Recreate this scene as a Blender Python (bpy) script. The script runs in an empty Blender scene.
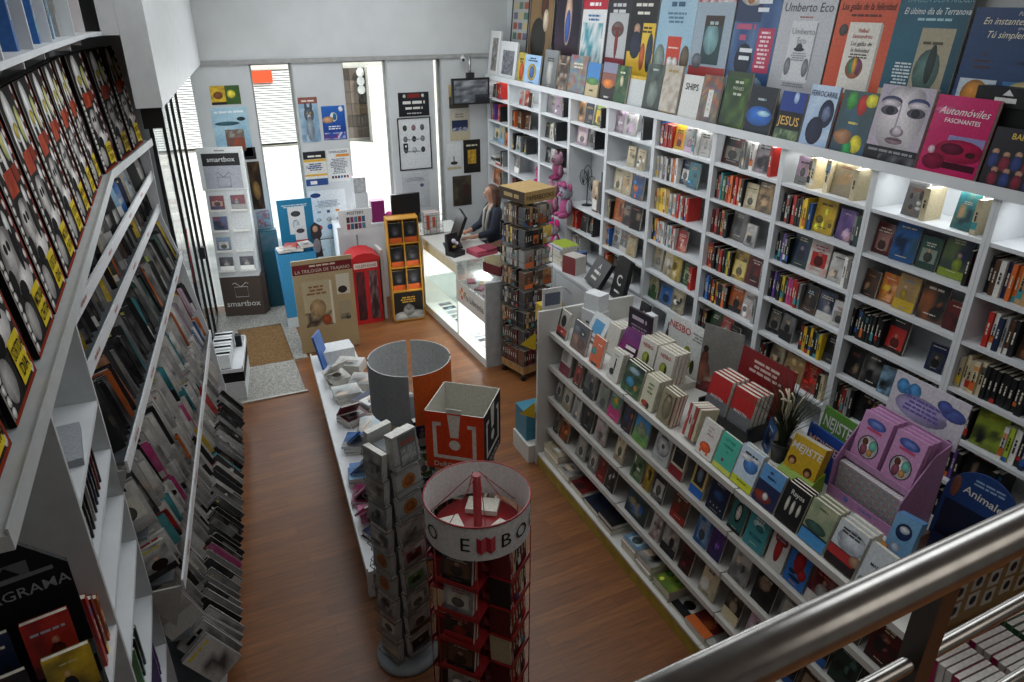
import bpy, math, random
from mathutils import Matrix, Vector
PI = math.pi
SC = bpy.context.scene
COL = SC.collection

# ------------------------------------------------------------------ colours
def lin(c):
    return tuple(((x / 12.92) if x <= 0.04045 else ((x + 0.055) / 1.055) ** 2.4) for x in c)
def hx(s):
    return tuple(int(s[i:i + 2], 16) / 255 for i in (0, 2, 4))
PAL = dict(k='1b1b1d', w='dcdad4', r='b02a22', d='64191c', b='2b62a8', n='1c284a', t='3f9096', g='44703a',
           y='dcb62e', o='d2692c', p='c4437e', u='5f3e8a', c='d8c9a4', e='8d8d8b', m='5c3d29', s='92bcd8',
           l='a6bc3e', a='b29064', h='b9b7b2', z='343536', x='2f4a44', v='c9a7c0')
NAMES = dict(k='black', w='white', r='red', d='dark red', b='blue', n='navy', t='teal', g='green', y='yellow',
             o='orange', p='pink', u='purple', c='cream', e='grey', m='brown', s='light blue', l='lime green',
             a='tan', h='pale grey', z='charcoal', x='dark green', v='lilac')
def C(k):
    if isinstance(k, str):
        return hx(PAL[k]) if len(k) == 1 else hx(k)
    return k
def mix(a, b, t):
    return tuple(a[i] + (b[i] - a[i]) * t for i in range(3))
def sc(c, f):
    return tuple(min(1, x * f) for x in c)

# ------------------------------------------------------------------ materials
MATS = {}
def mat(name, col='w', rough=0.5, metal=0.0, noise=0.06, scale=12.0, bump=0.0, spec=0.5):
    if name in MATS:
        return MATS[name]
    m = bpy.data.materials.new(name)
    m.use_nodes = True
    nt = m.node_tree
    b = nt.nodes['Principled BSDF']
    b.inputs['Roughness'].default_value = rough
    b.inputs['Metallic'].default_value = metal
    b.inputs['Specular IOR Level'].default_value = spec
    tc = nt.nodes.new('ShaderNodeTexCoord')
    n = nt.nodes.new('ShaderNodeTexNoise')
    n.inputs['Scale'].default_value = scale
    n.inputs['Detail'].default_value = 4
    nt.links.new(tc.outputs['Object'], n.inputs['Vector'])
    r = nt.nodes.new('ShaderNodeValToRGB')
    c = C(col)
    r.color_ramp.elements[0].position = 0.3
    r.color_ramp.elements[1].position = 0.7
    r.color_ramp.elements[0].color = (*lin(sc(c, 1 - noise)), 1)
    r.color_ramp.elements[1].color = (*lin(sc(c, 1 + noise)), 1)
    nt.links.new(n.outputs['Fac'], r.inputs['Fac'])
    nt.links.new(r.outputs['Color'], b.inputs['Base Color'])
    if bump:
        bp = nt.nodes.new('ShaderNodeBump')
        bp.inputs['Strength'].default_value = bump
        bp.inputs['Distance'].default_value = 0.01
        nt.links.new(n.outputs['Fac'], bp.inputs['Height'])
        nt.links.new(bp.outputs['Normal'], b.inputs['Normal'])
    MATS[name] = m
    return m
def print_mat(name, rough, spec=0.4):
    m = bpy.data.materials.new(name)
    m.use_nodes = True
    nt = m.node_tree
    b = nt.nodes['Principled BSDF']
    b.inputs['Roughness'].default_value = rough
    b.inputs['Specular IOR Level'].default_value = spec
    a = nt.nodes.new('ShaderNodeAttribute')
    a.attribute_name = 'Col'
    tc = nt.nodes.new('ShaderNodeTexCoord')
    n = nt.nodes.new('ShaderNodeTexNoise')
    n.inputs['Scale'].default_value = 60
    n.inputs['Detail'].default_value = 3
    nt.links.new(tc.outputs['Object'], n.inputs['Vector'])
    h = nt.nodes.new('ShaderNodeHueSaturation')
    mr = nt.nodes.new('ShaderNodeMapRange')
    mr.inputs['From Min'].default_value = 0.3
    mr.inputs['From Max'].default_value = 0.7
    mr.inputs['To Min'].default_value = 0.86
    mr.inputs['To Max'].default_value = 1.1
    nt.links.new(n.outputs['Fac'], mr.inputs['Value'])
    nt.links.new(mr.outputs['Result'], h.inputs['Value'])
    nt.links.new(a.outputs['Color'], h.inputs['Color'])
    nt.links.new(h.outputs['Color'], b.inputs['Base Color'])
    MATS[name] = m
    return m
PR = print_mat('printed_paper', 0.42)
PRM = print_mat('printed_matte', 0.65, 0.25)
GLOSS = print_mat('printed_gloss', 0.18, 0.5)
WHITE = mat('white_laminate', 'd6d9db', 0.45, noise=0.025, scale=5)
WALLM = mat('wall_paint', 'c3c6c6', 0.8, noise=0.025, scale=3)
GREYL = mat('grey_laminate', 'a3a6a6', 0.5, noise=0.03, scale=5)
GOND = mat('gondola_enamel', 'c9c8c2', 0.42, noise=0.03, scale=6)
DARK = mat('black_plastic', '131315', 0.4, noise=0.15)
STEEL = mat('brushed_steel', 'a9a8a4', 0.3, metal=1.0, noise=0.06, scale=30)
WIRE = mat('wire_steel', '6a6a68', 0.35, metal=0.9, noise=0.05)
REDM = mat('red_enamel', '8d1a20', 0.4, noise=0.06)
CARD = mat('kraft_card', 'a98d62', 0.8, noise=0.08, scale=20)
GREYM = mat('grey_enamel', '6f7478', 0.45, noise=0.05)
PAGE = mat('paper_pages', 'd8d2c2', 0.85, noise=0.06, scale=80)
def emis(name, col, s):
    m = bpy.data.materials.new(name)
    m.use_nodes = True
    nt = m.node_tree
    b = nt.nodes['Principled BSDF']
    b.inputs['Base Color'].default_value = (*lin(C(col)), 1)
    b.inputs['Emission Color'].default_value = (*lin(C(col)), 1)
    b.inputs['Emission Strength'].default_value = s
    return m
def glass_mat(name, tint=(0.95, 0.98, 0.98), refl=0.07):
    m = bpy.data.materials.new(name)
    m.use_nodes = True
    nt = m.node_tree
    nt.nodes.remove(nt.nodes['Principled BSDF'])
    out = nt.nodes['Material Output']
    t = nt.nodes.new('ShaderNodeBsdfTransparent')
    t.inputs['Color'].default_value = (*tint, 1)
    g = nt.nodes.new('ShaderNodeBsdfGlossy')
    g.inputs['Roughness'].default_value = 0.02
    lw = nt.nodes.new('ShaderNodeLayerWeight')
    lw.inputs['Blend'].default_value = 0.25
    ml = nt.nodes.new('ShaderNodeMath')
    ml.operation = 'MULTIPLY_ADD'
    ml.inputs[1].default_value = 0.4
    ml.inputs[2].default_value = refl
    nt.links.new(lw.outputs['Fresnel'], ml.inputs[0])
    mx = nt.nodes.new('ShaderNodeMixShader')
    nt.links.new(ml.outputs[0], mx.inputs['Fac'])
    nt.links.new(t.outputs[0], mx.inputs[1])
    nt.links.new(g.outputs[0], mx.inputs[2])
    nt.links.new(mx.outputs[0], out.inputs['Surface'])
    return m
GLASS = glass_mat('clear_glass')

# ------------------------------------------------------------------ text
_tx = {}
def text_geo(s, bold=0.0, shear=0.0):
    key = (s, bold, shear)
    if key in _tx:
        return _tx[key]
    cu = bpy.data.curves.new('lettering', 'FONT')
    cu.body = s
    cu.size = 1
    cu.resolution_u = 2
    cu.offset = bold
    cu.shear = shear
    cu.align_x = 'CENTER'
    ob = bpy.data.objects.new('lettering', cu)
    COL.objects.link(ob)
    dg = bpy.context.evaluated_depsgraph_get()
    me = bpy.data.meshes.new_from_object(ob.evaluated_get(dg))
    vs = [tuple(v.co) for v in me.vertices]
    fs = [tuple(p.vertices) for p in me.polygons]
    COL.objects.unlink(ob)
    bpy.data.objects.remove(ob)
    bpy.data.curves.remove(cu)
    bpy.data.meshes.remove(me)
    w = (max(v[0] for v in vs) - min(v[0] for v in vs)) if vs else 1
    _tx[key] = (vs, fs, w)
    return _tx[key]

# ------------------------------------------------------------------ mesh builder
UNREAD = {'Kobo', 'eReader', 'MARTA', 'CIEN', 'la vida', 'Novela', 'Cartas', 'El mar', 'LEER', 'MENTES', 'AGATHA', 'CHRISTIE', 'novela', 'Carmen', 'CINCO', 'VECES',
          'LOBO BLANCO', 'BIBLIOTECA', 'Y LIBRERÍA', 'Cervantes', 'VUELTA AL COLE', 'NOVEDADES', 'CIPRÉS', 'CUANDO NO QUEDAN', 'MÁS ESTRELLAS', 'TERROR', 'AZUL', 'VIAJES',
          'BOSQUES', 'NIEBLA', 'TIERRA', 'MEDUSA', 'ATLAS', 'Cuentos', 'El Último Barco', 'Pedernal', 'EMMA', 'GRANDES', 'DE AGUA', 'EL ARTE DE LOS FARAONES', 'Cuando', 'abras', 'el baúl'}
class MB:
    def __init__(s):
        s.v, s.f, s.c, s.sm = [], [], [], []
        s.M = None
    def pt(s, p):
        s.v.append(tuple(s.M @ Vector(p)) if s.M else tuple(p))
        return len(s.v) - 1
    def face(s, idx, col, smooth=False):
        s.f.append(tuple(idx))
        s.c.append(col)
        s.sm.append(smooth)
    def quad(s, a, b, c, d, col=(1, 1, 1)):
        s.face([s.pt(a), s.pt(b), s.pt(c), s.pt(d)], C(col))
        return s
    def poly(s, pts, col=(1, 1, 1)):
        s.face([s.pt(p) for p in pts], C(col))
        return s
    def box(s, x0, y0, z0, x1, y1, z1, col='w', cols=None):
        c = C(col)
        i = [s.pt(p) for p in ((x0, y0, z0), (x1, y0, z0), (x1, y1, z0), (x0, y1, z0), (x0, y0, z1), (x1, y0, z1), (x1, y1, z1), (x0, y1, z1))]
        cols = cols or {}
        for n, q in (('-z', (3, 2, 1, 0)), ('+z', (4, 5, 6, 7)), ('-y', (0, 1, 5, 4)), ('+x', (1, 2, 6, 5)), ('+y', (2, 3, 7, 6)), ('-x', (3, 0, 4, 7))):
            s.face([i[k] for k in q], C(cols[n]) if n in cols else c)
        return s
    def prism(s, pts, z0, z1, col='w', smooth=False):
        n = len(pts)
        a = [s.pt((p[0], p[1], z0)) for p in pts]
        b = [s.pt((p[0], p[1], z1)) for p in pts]
        c = C(col)
        for k in range(n):
            s.face([a[k], a[(k + 1) % n], b[(k + 1) % n], b[k]], c, smooth)
        s.face(a[::-1], c)
        s.face(b, c)
        return s
    def extr(s, pts, axis, h0, h1, col='w'):
        # polygon of 2D points extruded along axis 'x' or 'y'
        n = len(pts)
        if axis == 'y':
            P = lambda p, h: (p[0], h, p[1])
        else:
            P = lambda p, h: (h, p[0], p[1])
        a = [s.pt(P(p, h0)) for p in pts]
        b = [s.pt(P(p, h1)) for p in pts]
        c = C(col)
        for k in range(n):
            s.face([a[k], a[(k + 1) % n], b[(k + 1) % n], b[k]], c)
        s.face(a[::-1], c)
        s.face(b, c)
        return s
    def tube(s, path, r, n=8, col='w', closed=False):
        path = [Vector(p) for p in path]
        m = len(path)
        rings = []
        prev = None
        for k in range(m):
            if closed:
                t = path[(k + 1) % m] - path[k - 1]
            else:
                t = path[min(k + 1, m - 1)] - path[max(k - 1, 0)]
            t.normalize()
            ref = prev if prev is not None else (Vector((0, 0, 1)) if abs(t.z) < 0.9 else Vector((1, 0, 0)))
            u = t.cross(ref)
            if u.length < 1e-6:
                u = t.cross(Vector((0, 1, 0)))
            u.normalize()
            w = u.cross(t)
            prev = w
            rr = r[k] if isinstance(r, (list, tuple)) else r
            rings.append([s.pt(path[k] + (u * math.cos(2 * PI * j / n) + w * math.sin(2 * PI * j / n)) * rr) for j in range(n)])
        c = C(col)
        for k in range(m if closed else m - 1):
            A, B = rings[k], rings[(k + 1) % m]
            for j in range(n):
                s.face([A[j], B[j], B[(j + 1) % n], A[(j + 1) % n]], c, True)
        if not closed:
            s.face(rings[0], c)
            s.face(rings[-1][::-1], c)
        return s
    def lathe(s, prof, n=24, col='w', cx=0, cy=0, a0=0, a1=2 * PI, cap=True, smooth=True):
        full = abs(a1 - a0 - 2 * PI) < 1e-6
        k = n if full else n + 1
        rings = [[s.pt((cx + r * math.cos(a0 + (a1 - a0) * j / n), cy + r * math.sin(a0 + (a1 - a0) * j / n), z)) for j in range(k)] for r, z in prof]
        c = C(col)
        for q in range(len(prof) - 1):
            for j in range(n):
                j2 = (j + 1) % k
                s.face([rings[q][j], rings[q][j2], rings[q + 1][j2], rings[q + 1][j]], c, smooth)
        if cap and full:
            s.face(rings[0][::-1], c)
            s.face(rings[-1], c)
        return s
    def ball(s, cx, cy, cz, rx, ry=None, rz=None, n=12, m=8, col='w', fn=None):
        ry = ry or rx
        rz = rz or rx
        top, bot = s.pt((cx, cy, cz + rz)), s.pt((cx, cy, cz - rz))
        R = []
        for q in range(1, m):
            t = PI * q / m
            R.append([s.pt((cx + rx * math.sin(t) * math.cos(2 * PI * j / n), cy + ry * math.sin(t) * math.sin(2 * PI * j / n), cz + rz * math.cos(t))) for j in range(n)])
        c = C(col)
        for j in range(n):
            s.face([top, R[0][j], R[0][(j + 1) % n]], c, True)
            s.face([bot, R[-1][(j + 1) % n], R[-1][j]], c, True)
            for q in range(m - 2):
                s.face([R[q][j], R[q + 1][j], R[q + 1][(j + 1) % n], R[q][(j + 1) % n]], c, True)
        return s
    def art(s, o, U, V, nu, nv, fn):
        # printed face: origin o, width vector U, height vector V. Soft ground painted on a grid; crisp printed shapes laid on it in thin layers
        o, U, V = Vector(o), Vector(U), Vector(V)
        N = U.cross(V).normalized()
        crisp = getattr(fn, 'crisp', ())
        if crisp:
            nu, nv = min(nu, 10), min(nv, 14)
        def grid(u0, v0, u1, v1, nu, nv, fn, off):
            O = o + N * off
            g = [[s.pt(O + U * (u0 + (u1 - u0) * i / nu) + V * (v0 + (v1 - v0) * j / nv)) for i in range(nu + 1)] for j in range(nv + 1)]
            cc = [[fn(u0 + (u1 - u0) * i / nu, v0 + (v1 - v0) * j / nv) for i in range(nu + 1)] for j in range(nv + 1)]
            for j in range(nv):
                for i in range(nu):
                    s.face([g[j][i], g[j][i + 1], g[j + 1][i + 1], g[j + 1][i]], [cc[j][i], cc[j][i + 1], cc[j + 1][i + 1], cc[j + 1][i]])
        grid(0, 0, 1, 1, nu, nv, fn, 0)
        cl = lambda x: max(0.0, min(1.0, x))
        for k, q in enumerate(crisp):
            off = .00004 * (k + 1)
            if q[0] == 'r':
                u0, v0, u1, v1 = cl(q[1]), cl(q[2]), cl(q[3]), cl(q[4])
                if u1 > u0 and v1 > v0:
                    O = o + N * off
                    s.quad(O + U * u0 + V * v0, O + U * u1 + V * v0, O + U * u1 + V * v1, O + U * u0 + V * v1, q[5])
            elif q[0] == 'e':
                O = o + N * off
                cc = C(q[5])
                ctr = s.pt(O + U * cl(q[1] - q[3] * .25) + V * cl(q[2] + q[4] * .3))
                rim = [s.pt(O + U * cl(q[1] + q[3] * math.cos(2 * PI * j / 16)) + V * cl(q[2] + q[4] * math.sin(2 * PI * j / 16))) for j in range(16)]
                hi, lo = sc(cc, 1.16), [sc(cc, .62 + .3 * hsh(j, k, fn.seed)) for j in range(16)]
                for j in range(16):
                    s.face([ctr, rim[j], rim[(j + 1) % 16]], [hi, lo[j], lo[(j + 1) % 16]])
            elif q[0] == 'nr':
                base = q[7]
                def f2(u, v, q=q, base=base):
                    return mix(base, q[5], min(1, max(0, (vnoise(u * q[6] * 2.2, v * q[6] * 3, fn.seed + 3) - .3) * 2)))
                n_ = max(3, int((q[3] - q[1]) * 14))
                m_ = max(3, int((q[4] - q[2]) * 18))
                grid(q[1], q[2], q[3], q[4], n_, m_, f2, off)
        return s
    def text(s, t, o, U, V, h, col='k', bold=0.0, shear=0.0, maxw=None, n_off=0.0022):
        # centred lettering at o, along unit U, up unit V
        if t in UNREAD:
            U, V = Vector(U).normalized(), Vector(V).normalized()
            wd = min(maxw or 9, h * 0.55 * len(t))
            return s.dashes(Vector(o) + V * h * 0.08, U, V, wd, h * 0.55, col, 1, len(t))
        vs, fs, w = text_geo(t, bold, shear)
        o, U, V = Vector(o), Vector(U).normalized(), Vector(V).normalized()
        N = U.cross(V)
        kx = h
        if maxw and w * h > maxw:
            kx = maxw / w
        b = len(s.v)
        for v in vs:
            s.pt(o + U * (v[0] * kx) + V * (v[1] * h) + N * n_off)
        c = C(col)
        for q in fs:
            s.face([b + k for k in q], c)
        return s
    def dashes(s, o, U, V, w, h, col, n=1, seed=0, gap=1.9, n_off=0.0021):
        # rows of word-like bars (lettering too small to read)
        rg = random.Random(seed)
        o, U, V = Vector(o), Vector(U).normalized(), Vector(V).normalized()
        N = U.cross(V) * n_off
        for k in range(n):
            lw = w * rg.uniform(0.6, 1.0)
            x = -lw / 2
            while x < lw / 2 - h * 0.5:
                ww = min(rg.uniform(1.5, 5) * h, lw / 2 - x)
                p = o + U * x - V * (k * h * gap) + N
                s.quad(p, p + U * ww, p + U * ww + V * h, p + V * h, col)
                x += ww + h * 0.6
        return s
    def mesh(s, name, m):
        me = bpy.data.meshes.new(name)
        me.from_pydata(s.v, [], s.f)
        at = me.color_attributes.new('Col', 'FLOAT_COLOR', 'CORNER')
        buf = []
        for f, c in zip(s.f, s.c):
            if isinstance(c, list):
                for q in c:
                    buf.extend((*lin(q), 1))
            else:
                buf.extend((*lin(c), 1) * len(f))
        at.data.foreach_set('color', buf)
        me.polygons.foreach_set('use_smooth', s.sm)
        me.materials.append(m)
        me.update()
        return me
    def build(s, name, m=None, parent=None, loc=None, rot=None, label=None):
        ob = bpy.data.objects.new(name, s.mesh(name, m or PR))
        COL.objects.link(ob)
        if parent:
            ob.parent = parent
        if loc:
            ob.location = loc
        if rot:
            ob.rotation_euler = rot
        if label:
            ob['label'] = label
        return ob

def tag(o, label, cat, group=None):
    o['label'] = label
    o['category'] = cat
    if group:
        o['group'] = group
    return o
def thing(name, label, cat, loc=(0, 0, 0), rz=0.0, group=None):
    o = bpy.data.objects.new(name, None)
    COL.objects.link(o)
    o.location = loc
    o.rotation_euler = (0, 0, rz)
    o.empty_display_size = 0.05
    return tag(o, label, cat, group)
def struct(o):
    o['kind'] = 'structure'
    return o
ORD = ['zeroth', 'first', 'second', 'third', 'fourth', 'fifth', 'sixth', 'seventh', 'eighth', 'ninth', 'tenth', 'eleventh', 'twelfth', 'thirteenth', 'fourteenth', 'fifteenth', 'sixteenth', 'seventeenth', 'eighteenth', 'nineteenth', 'twentieth']
for _t, _n in (('twenty', 20), ('thirty', 30), ('forty', 40), ('fifty', 50), ('sixty', 60)):
    if _n > 20:
        ORD.append({30: 'thirtieth', 40: 'fortieth', 50: 'fiftieth', 60: 'sixtieth'}[_n])
    for _k in range(1, 10):
        ORD.append(_t + '-' + ORD[_k])

# ------------------------------------------------------------------ cover art
def hsh(i, j, k):
    n = (i * 374761393 + j * 668265263 + k * 2147483647) & 0xffffffff
    n = ((n ^ (n >> 13)) * 1274126177) & 0xffffffff
    return ((n ^ (n >> 16)) & 0xffff) / 65535
def vnoise(x, y, k):
    i, j = math.floor(x), math.floor(y)
    a, b = x - i, y - j
    a, b = a * a * (3 - 2 * a), b * b * (3 - 2 * b)
    return (hsh(i, j, k) * (1 - a) + hsh(i + 1, j, k) * a) * (1 - b) + (hsh(i, j + 1, k) * (1 - a) + hsh(i + 1, j + 1, k) * a) * b
def painter(ops, seed=1):
    soft = ops[0][0] == 'soft'
    if soft:
        ops = ops[1:]
    col = lambda q: C(q) if isinstance(q, str) and len(q) in (1, 6) else q
    full = [tuple([o[0]] + [col(q) for q in o[1:]]) for o in ops]
    if not soft:
        ops = [o for o in ops if o[0] in ('bg', 'n')]
        crisp = []
        for k, o in enumerate(full):
            if o[0] in ('r', 'e'):
                crisp.append(o)
            elif o[0] == 'nr':
                under = mix(full[0][1], full[0][2], .5)
                for p in full[:k]:
                    if p[0] == 'r' and p[1] <= o[1] + .02 and p[3] >= o[3] - .02 and p[2] <= o[2] + .02:
                        under = p[5]
                crisp.append(o + (under,))
    ops = [tuple(C(q) if isinstance(q, str) and len(q) in (1, 6) and k > 0 and o[0] != 'T' else q for k, q in enumerate(o)) for o in ops]
    def fn(u, v):
        c = (0.5, 0.5, 0.5)
        for o in ops:
            t = o[0]
            if t == 'bg':
                c = mix(o[1], o[2], v)
            elif t == 'r':
                if o[1] <= u <= o[3] and o[2] <= v <= o[4]:
                    c = o[5]
            elif t == 'e':
                d = ((u - o[1]) / o[3]) ** 2 + ((v - o[2]) / o[4]) ** 2
                if d < 1:
                    c = mix(o[5], c, max(0, (d - 0.6) / 0.4) * 0.7)
            elif t == 'n':
                q = vnoise(u * o[2], v * o[2] * 1.4, seed + 7)
                c = mix(c, o[1], max(0, min(1, (q - 0.5) * 2.2 * o[3] + 0.35 * o[3])))
            elif t == 'nr':   # noise inside a rectangle
                if o[1] <= u <= o[3] and o[2] <= v <= o[4]:
                    q = vnoise(u * o[6], v * o[6] * 1.4, seed + 3)
                    c = mix(c, o[5], min(1, max(0, (q - 0.35) * 2)))
        return c
    fn.seed = seed
    if not soft:
        fn.crisp = crisp
    return fn
def rart(keys, seed):
    rg = random.Random(seed)
    ks = [C(k) for k in keys]
    c0 = ks[0]
    oth = ks[1:] or [mix(c0, (0.8, 0.75, 0.65), 0.45)]
    bgs = [('bg', sc(c0, rg.uniform(0.55, 0.9)), sc(c0, rg.uniform(0.95, 1.15))), ('n', rg.choice(oth), rg.uniform(2.5, 5), rg.uniform(0.2, 0.55)), ('n', sc(c0, .5), rg.uniform(3, 7), rg.uniform(.1, .4))]
    kind = rg.random()
    if kind < .4:      # photographic cover
        ops = [('soft',)] + bgs
        for _ in range(rg.randint(2, 4)):
            ops.append(('e', rg.uniform(0.2, 0.8), rg.uniform(0.15, 0.6), rg.uniform(0.08, 0.3), rg.uniform(0.06, 0.22), rg.choice(oth + [sc(c0, 0.4), mix(c0, (0.85, 0.7, 0.55), 0.6), mix(c0, (.1, .1, .12), .7)])))
        return ops
    ops = list(bgs)
    if kind < .65:     # framed picture and figure
        u, v = rg.uniform(.08, .2), rg.uniform(.1, .25)
        p = rg.choice(oth + [mix(c0, (.8, .78, .7), .5)])
        ops += [('r', u, v, 1 - u, rg.uniform(.6, .72), p), ('e', .5, v + .16, .22, .16, sc(p, .45)), ('e', .5, v + .36, .1, .07, mix(p, (.75, .6, .5), .6))]
    elif kind < .85:   # band and figure
        h = rg.uniform(.18, .36)
        f = rg.choice(oth)
        x = rg.uniform(.35, .65)
        ops += [('e', x, h + .14, rg.uniform(.14, .26), .17, sc(f, .7)), ('e', x, h + .36, .09, .065, mix(c0, (.78, .62, .5), .7)), ('r', 0, 0, 1, h, sc(rg.choice(oth), rg.uniform(.7, 1.1)))]
    else:              # shapes
        for _ in range(rg.randint(3, 6)):
            ops.append(('e', rg.uniform(.15, .85), rg.uniform(.1, .65), rg.uniform(.05, .2), rg.uniform(.04, .14), rg.choice(oth + [sc(c0, .5), sc(c0, 1.4)])))
    return ops

# ------------------------------------------------------------------ book kinds
def put(o, x, y, z, yaw=0.0, lean=0.0, roll=0.0):
    # lean: top goes away from the front; roll: tips sideways in the cover plane
    if lean > 0:      # rest on the rear bottom edge when tipped back
        ms = [q for q in (o, *o.children) if q.type == 'MESH']
        z += max(v.co.y for q in ms for v in q.data.vertices) * math.sin(lean) + .0006
    o.matrix_world = Matrix.Translation((x, y, z)) @ Matrix.Rotation(yaw, 4, 'Z') @ Matrix.Rotation(-lean, 4, 'X') @ Matrix.Rotation(roll, 4, 'Y')
    return o
def tilt(a, t=.03):
    return Matrix.Translation((0, 0, t * math.sin(a) + .0006)) @ Matrix.Rotation(-a, 4, 'X')
def cover_mb(w, h, t, ops, seed, nu=9, nv=13, titles=None, spine=None, tcol=None, dash=True):
    mb = MB()
    fn = painter(ops, seed)
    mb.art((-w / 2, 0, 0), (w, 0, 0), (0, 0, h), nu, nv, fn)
    s = C(spine) if spine else sc(fn(0.05, 0.5), 0.85)
    e = 0.0015
    mb.box(-w / 2, 0.0003, 0, w / 2, e, h, s)
    mb.box(-w / 2, 0.0003, 0, -w / 2 + e, t, h, s)
    mb.box(-w / 2, t - e, 0, w / 2, t, h, s)
    rg = random.Random(seed)
    if titles is None and dash:
        bgc = fn(0.5, 0.85)
        lum = sum(bgc) / 3
        tc = C(tcol) if tcol else ((0.86, 0.84, 0.78) if lum < 0.5 else (0.12, 0.1, 0.1))
        hh = h * rg.uniform(0.035, 0.06)
        if rg.random() < .35:
            tc = mix(tc, rg.choice([C('y'), C('r'), C('o'), C('s'), C('c')]), .7)
        tc = mix(tc, bgc, rg.uniform(0, .35))
        hh *= rg.uniform(.55, 1.1)
        mb.dashes((0, 0, h * rg.uniform(0.74, 0.88)), (1, 0, 0), (0, 0, 1), w * rg.uniform(.5, .8), hh, tc, rg.randint(1, 2), seed)
        if rg.random() < .6:
            mb.dashes((0, 0, h * rg.uniform(0.06, 0.16)), (1, 0, 0), (0, 0, 1), w * 0.5, hh * 0.5, tc, 1, seed + 1)
    for q in titles or ():
        tx, u, v, k, col = q[:5]
        mb.text(tx, ((u - 0.5) * w, 0, v * h), (1, 0, 0), (0, 0, 1), k * h, col, q[5] if len(q) > 5 else 0.0, q[6] if len(q) > 6 else 0.0, w * 0.92)
    return mb
def pages_mb(w, h, t, mb=None, col='d9d3c3'):
    mb = mb or MB()
    e = 0.0018
    mb.box(-w / 2 + e, e, 0.002, w / 2 - 0.003, t - e, h - 0.002, col)
    return mb
def faced_book(w, h, t, ops, seed, label, cat='book', group=None, titles=None, parts=True, nu=9, nv=13, name='hardcover_book', spine=None, m=None, dash=True, pagec='d9d3c3'):
    mb = cover_mb(w, h, t, ops, seed, nu, nv, titles, spine, dash=dash)
    if not parts:
        pages_mb(w, h, t, mb, pagec)
        return tag(mb.build(name, m or PR), label, cat, group)
    r = thing(name, label, cat, group=group)
    mb.build('cover', m or PR, r)
    pages_mb(w, h, t, None, pagec).build('page_block', PRM, r)
    return r
def spine_book(t, h, dep, col, seed, label, group=None, name='paperback', accent=None):
    rg = random.Random(seed)
    c = sc(C(col), rg.uniform(0.85, 1.12))
    mb = MB()
    zs = [0, h * rg.uniform(0.1, 0.2), h * rg.uniform(0.3, 0.45), h * rg.uniform(0.6, 0.72), h * rg.uniform(0.82, 0.92), h]
    acc = C(accent) if accent else (rg.choice([C('w'), C('y'), C('r'), C('o'), C('b'), C('t'), C('k')]))
    cols = [c, c, c, c, c]
    if accent or rg.random() < 0.35:
        cols[rg.choice([0, 1])] = acc
    if rg.random() < 0.2:
        cols[3] = mix(c, acc, 0.6)
    grid = [[mb.pt((x, 0, z)) for x in (-t / 2, t / 2)] for z in zs]
    for k in range(5):
        mb.face([grid[k][0], grid[k][1], grid[k + 1][1], grid[k + 1][0]], cols[k])
    e = 0.001
    mb.box(-t / 2, 0.0002, 0, -t / 2 + e, dep, h, c)
    mb.box(t / 2 - e, 0.0002, 0, t / 2, dep, h, c)
    mb.box(-t / 2 + e, 0.003, 0.002, t / 2 - e, dep - 0.004, h - 0.003, 'd3ccbb')
    lum = sum(cols[2]) / 3
    tc = (0.85, 0.83, 0.76) if lum < 0.5 else (0.15, 0.12, 0.12)
    mb.dashes((t * 0.12, 0, h * 0.52), (0, 0, 1), (-1, 0, 0), h * 0.4, t * 0.3, tc, 1, seed)
    return tag(mb.build(name, PR), label, 'book', group)

# ------------------------------------------------------------------ room shell
def slab(name, x0, y0, z0, x1, y1, z1, m):
    return struct(MB().box(x0, y0, z0, x1, y1, z1).build(name, m))
def floor_mat():
    m = bpy.data.materials.new('wood_planks')
    m.use_nodes = True
    nt = m.node_tree
    N, L = nt.nodes, nt.links
    b = N['Principled BSDF']
    tc = N.new('ShaderNodeTexCoord')
    mp = N.new('ShaderNodeMapping')
    mp.inputs['Rotation'].default_value = (0, 0, math.radians(-4))
    L.new(tc.outputs['Object'], mp.inputs['Vector'])
    br = N.new('ShaderNodeTexBrick')
    br.inputs['Color1'].default_value = (*lin(hx('86562f')), 1)
    br.inputs['Color2'].default_value = (*lin(hx('724627')), 1)
    br.inputs['Mortar'].default_value = (*lin(hx('4c3322')), 1)
    br.inputs['Scale'].default_value = 1
    br.inputs['Mortar Size'].default_value = 0.0014
    br.inputs['Brick Width'].default_value = 1.2
    br.inputs['Row Height'].default_value = 0.095
    br.inputs['Bias'].default_value = 0.1
    L.new(mp.outputs['Vector'], br.inputs['Vector'])
    m2 = N.new('ShaderNodeMapping')
    m2.inputs['Scale'].default_value = (2.2, 26, 1)
    m2.inputs['Rotation'].default_value = (0, 0, math.radians(-4))
    L.new(tc.outputs['Object'], m2.inputs['Vector'])
    n = N.new('ShaderNodeTexNoise')
    n.inputs['Scale'].default_value = 1.6
    n.inputs['Detail'].default_value = 6
    n.inputs['Roughness'].default_value = 0.65
    L.new(m2.outputs['Vector'], n.inputs['Vector'])
    mr = N.new('ShaderNodeMapRange')
    mr.inputs['From Min'].default_value = 0.3
    mr.inputs['From Max'].default_value = 0.72
    mr.inputs['To Min'].default_value = 0.62
    mr.inputs['To Max'].default_value = 1.25
    L.new(n.outputs['Fac'], mr.inputs['Value'])
    hs = N.new('ShaderNodeHueSaturation')
    L.new(mr.outputs['Result'], hs.inputs['Value'])
    L.new(br.outputs['Color'], hs.inputs['Color'])
    L.new(hs.outputs['Color'], b.inputs['Base Color'])
    b.inputs['Roughness'].default_value = 0.36
    b.inputs['Specular IOR Level'].default_value = 0.45
    return m
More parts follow.
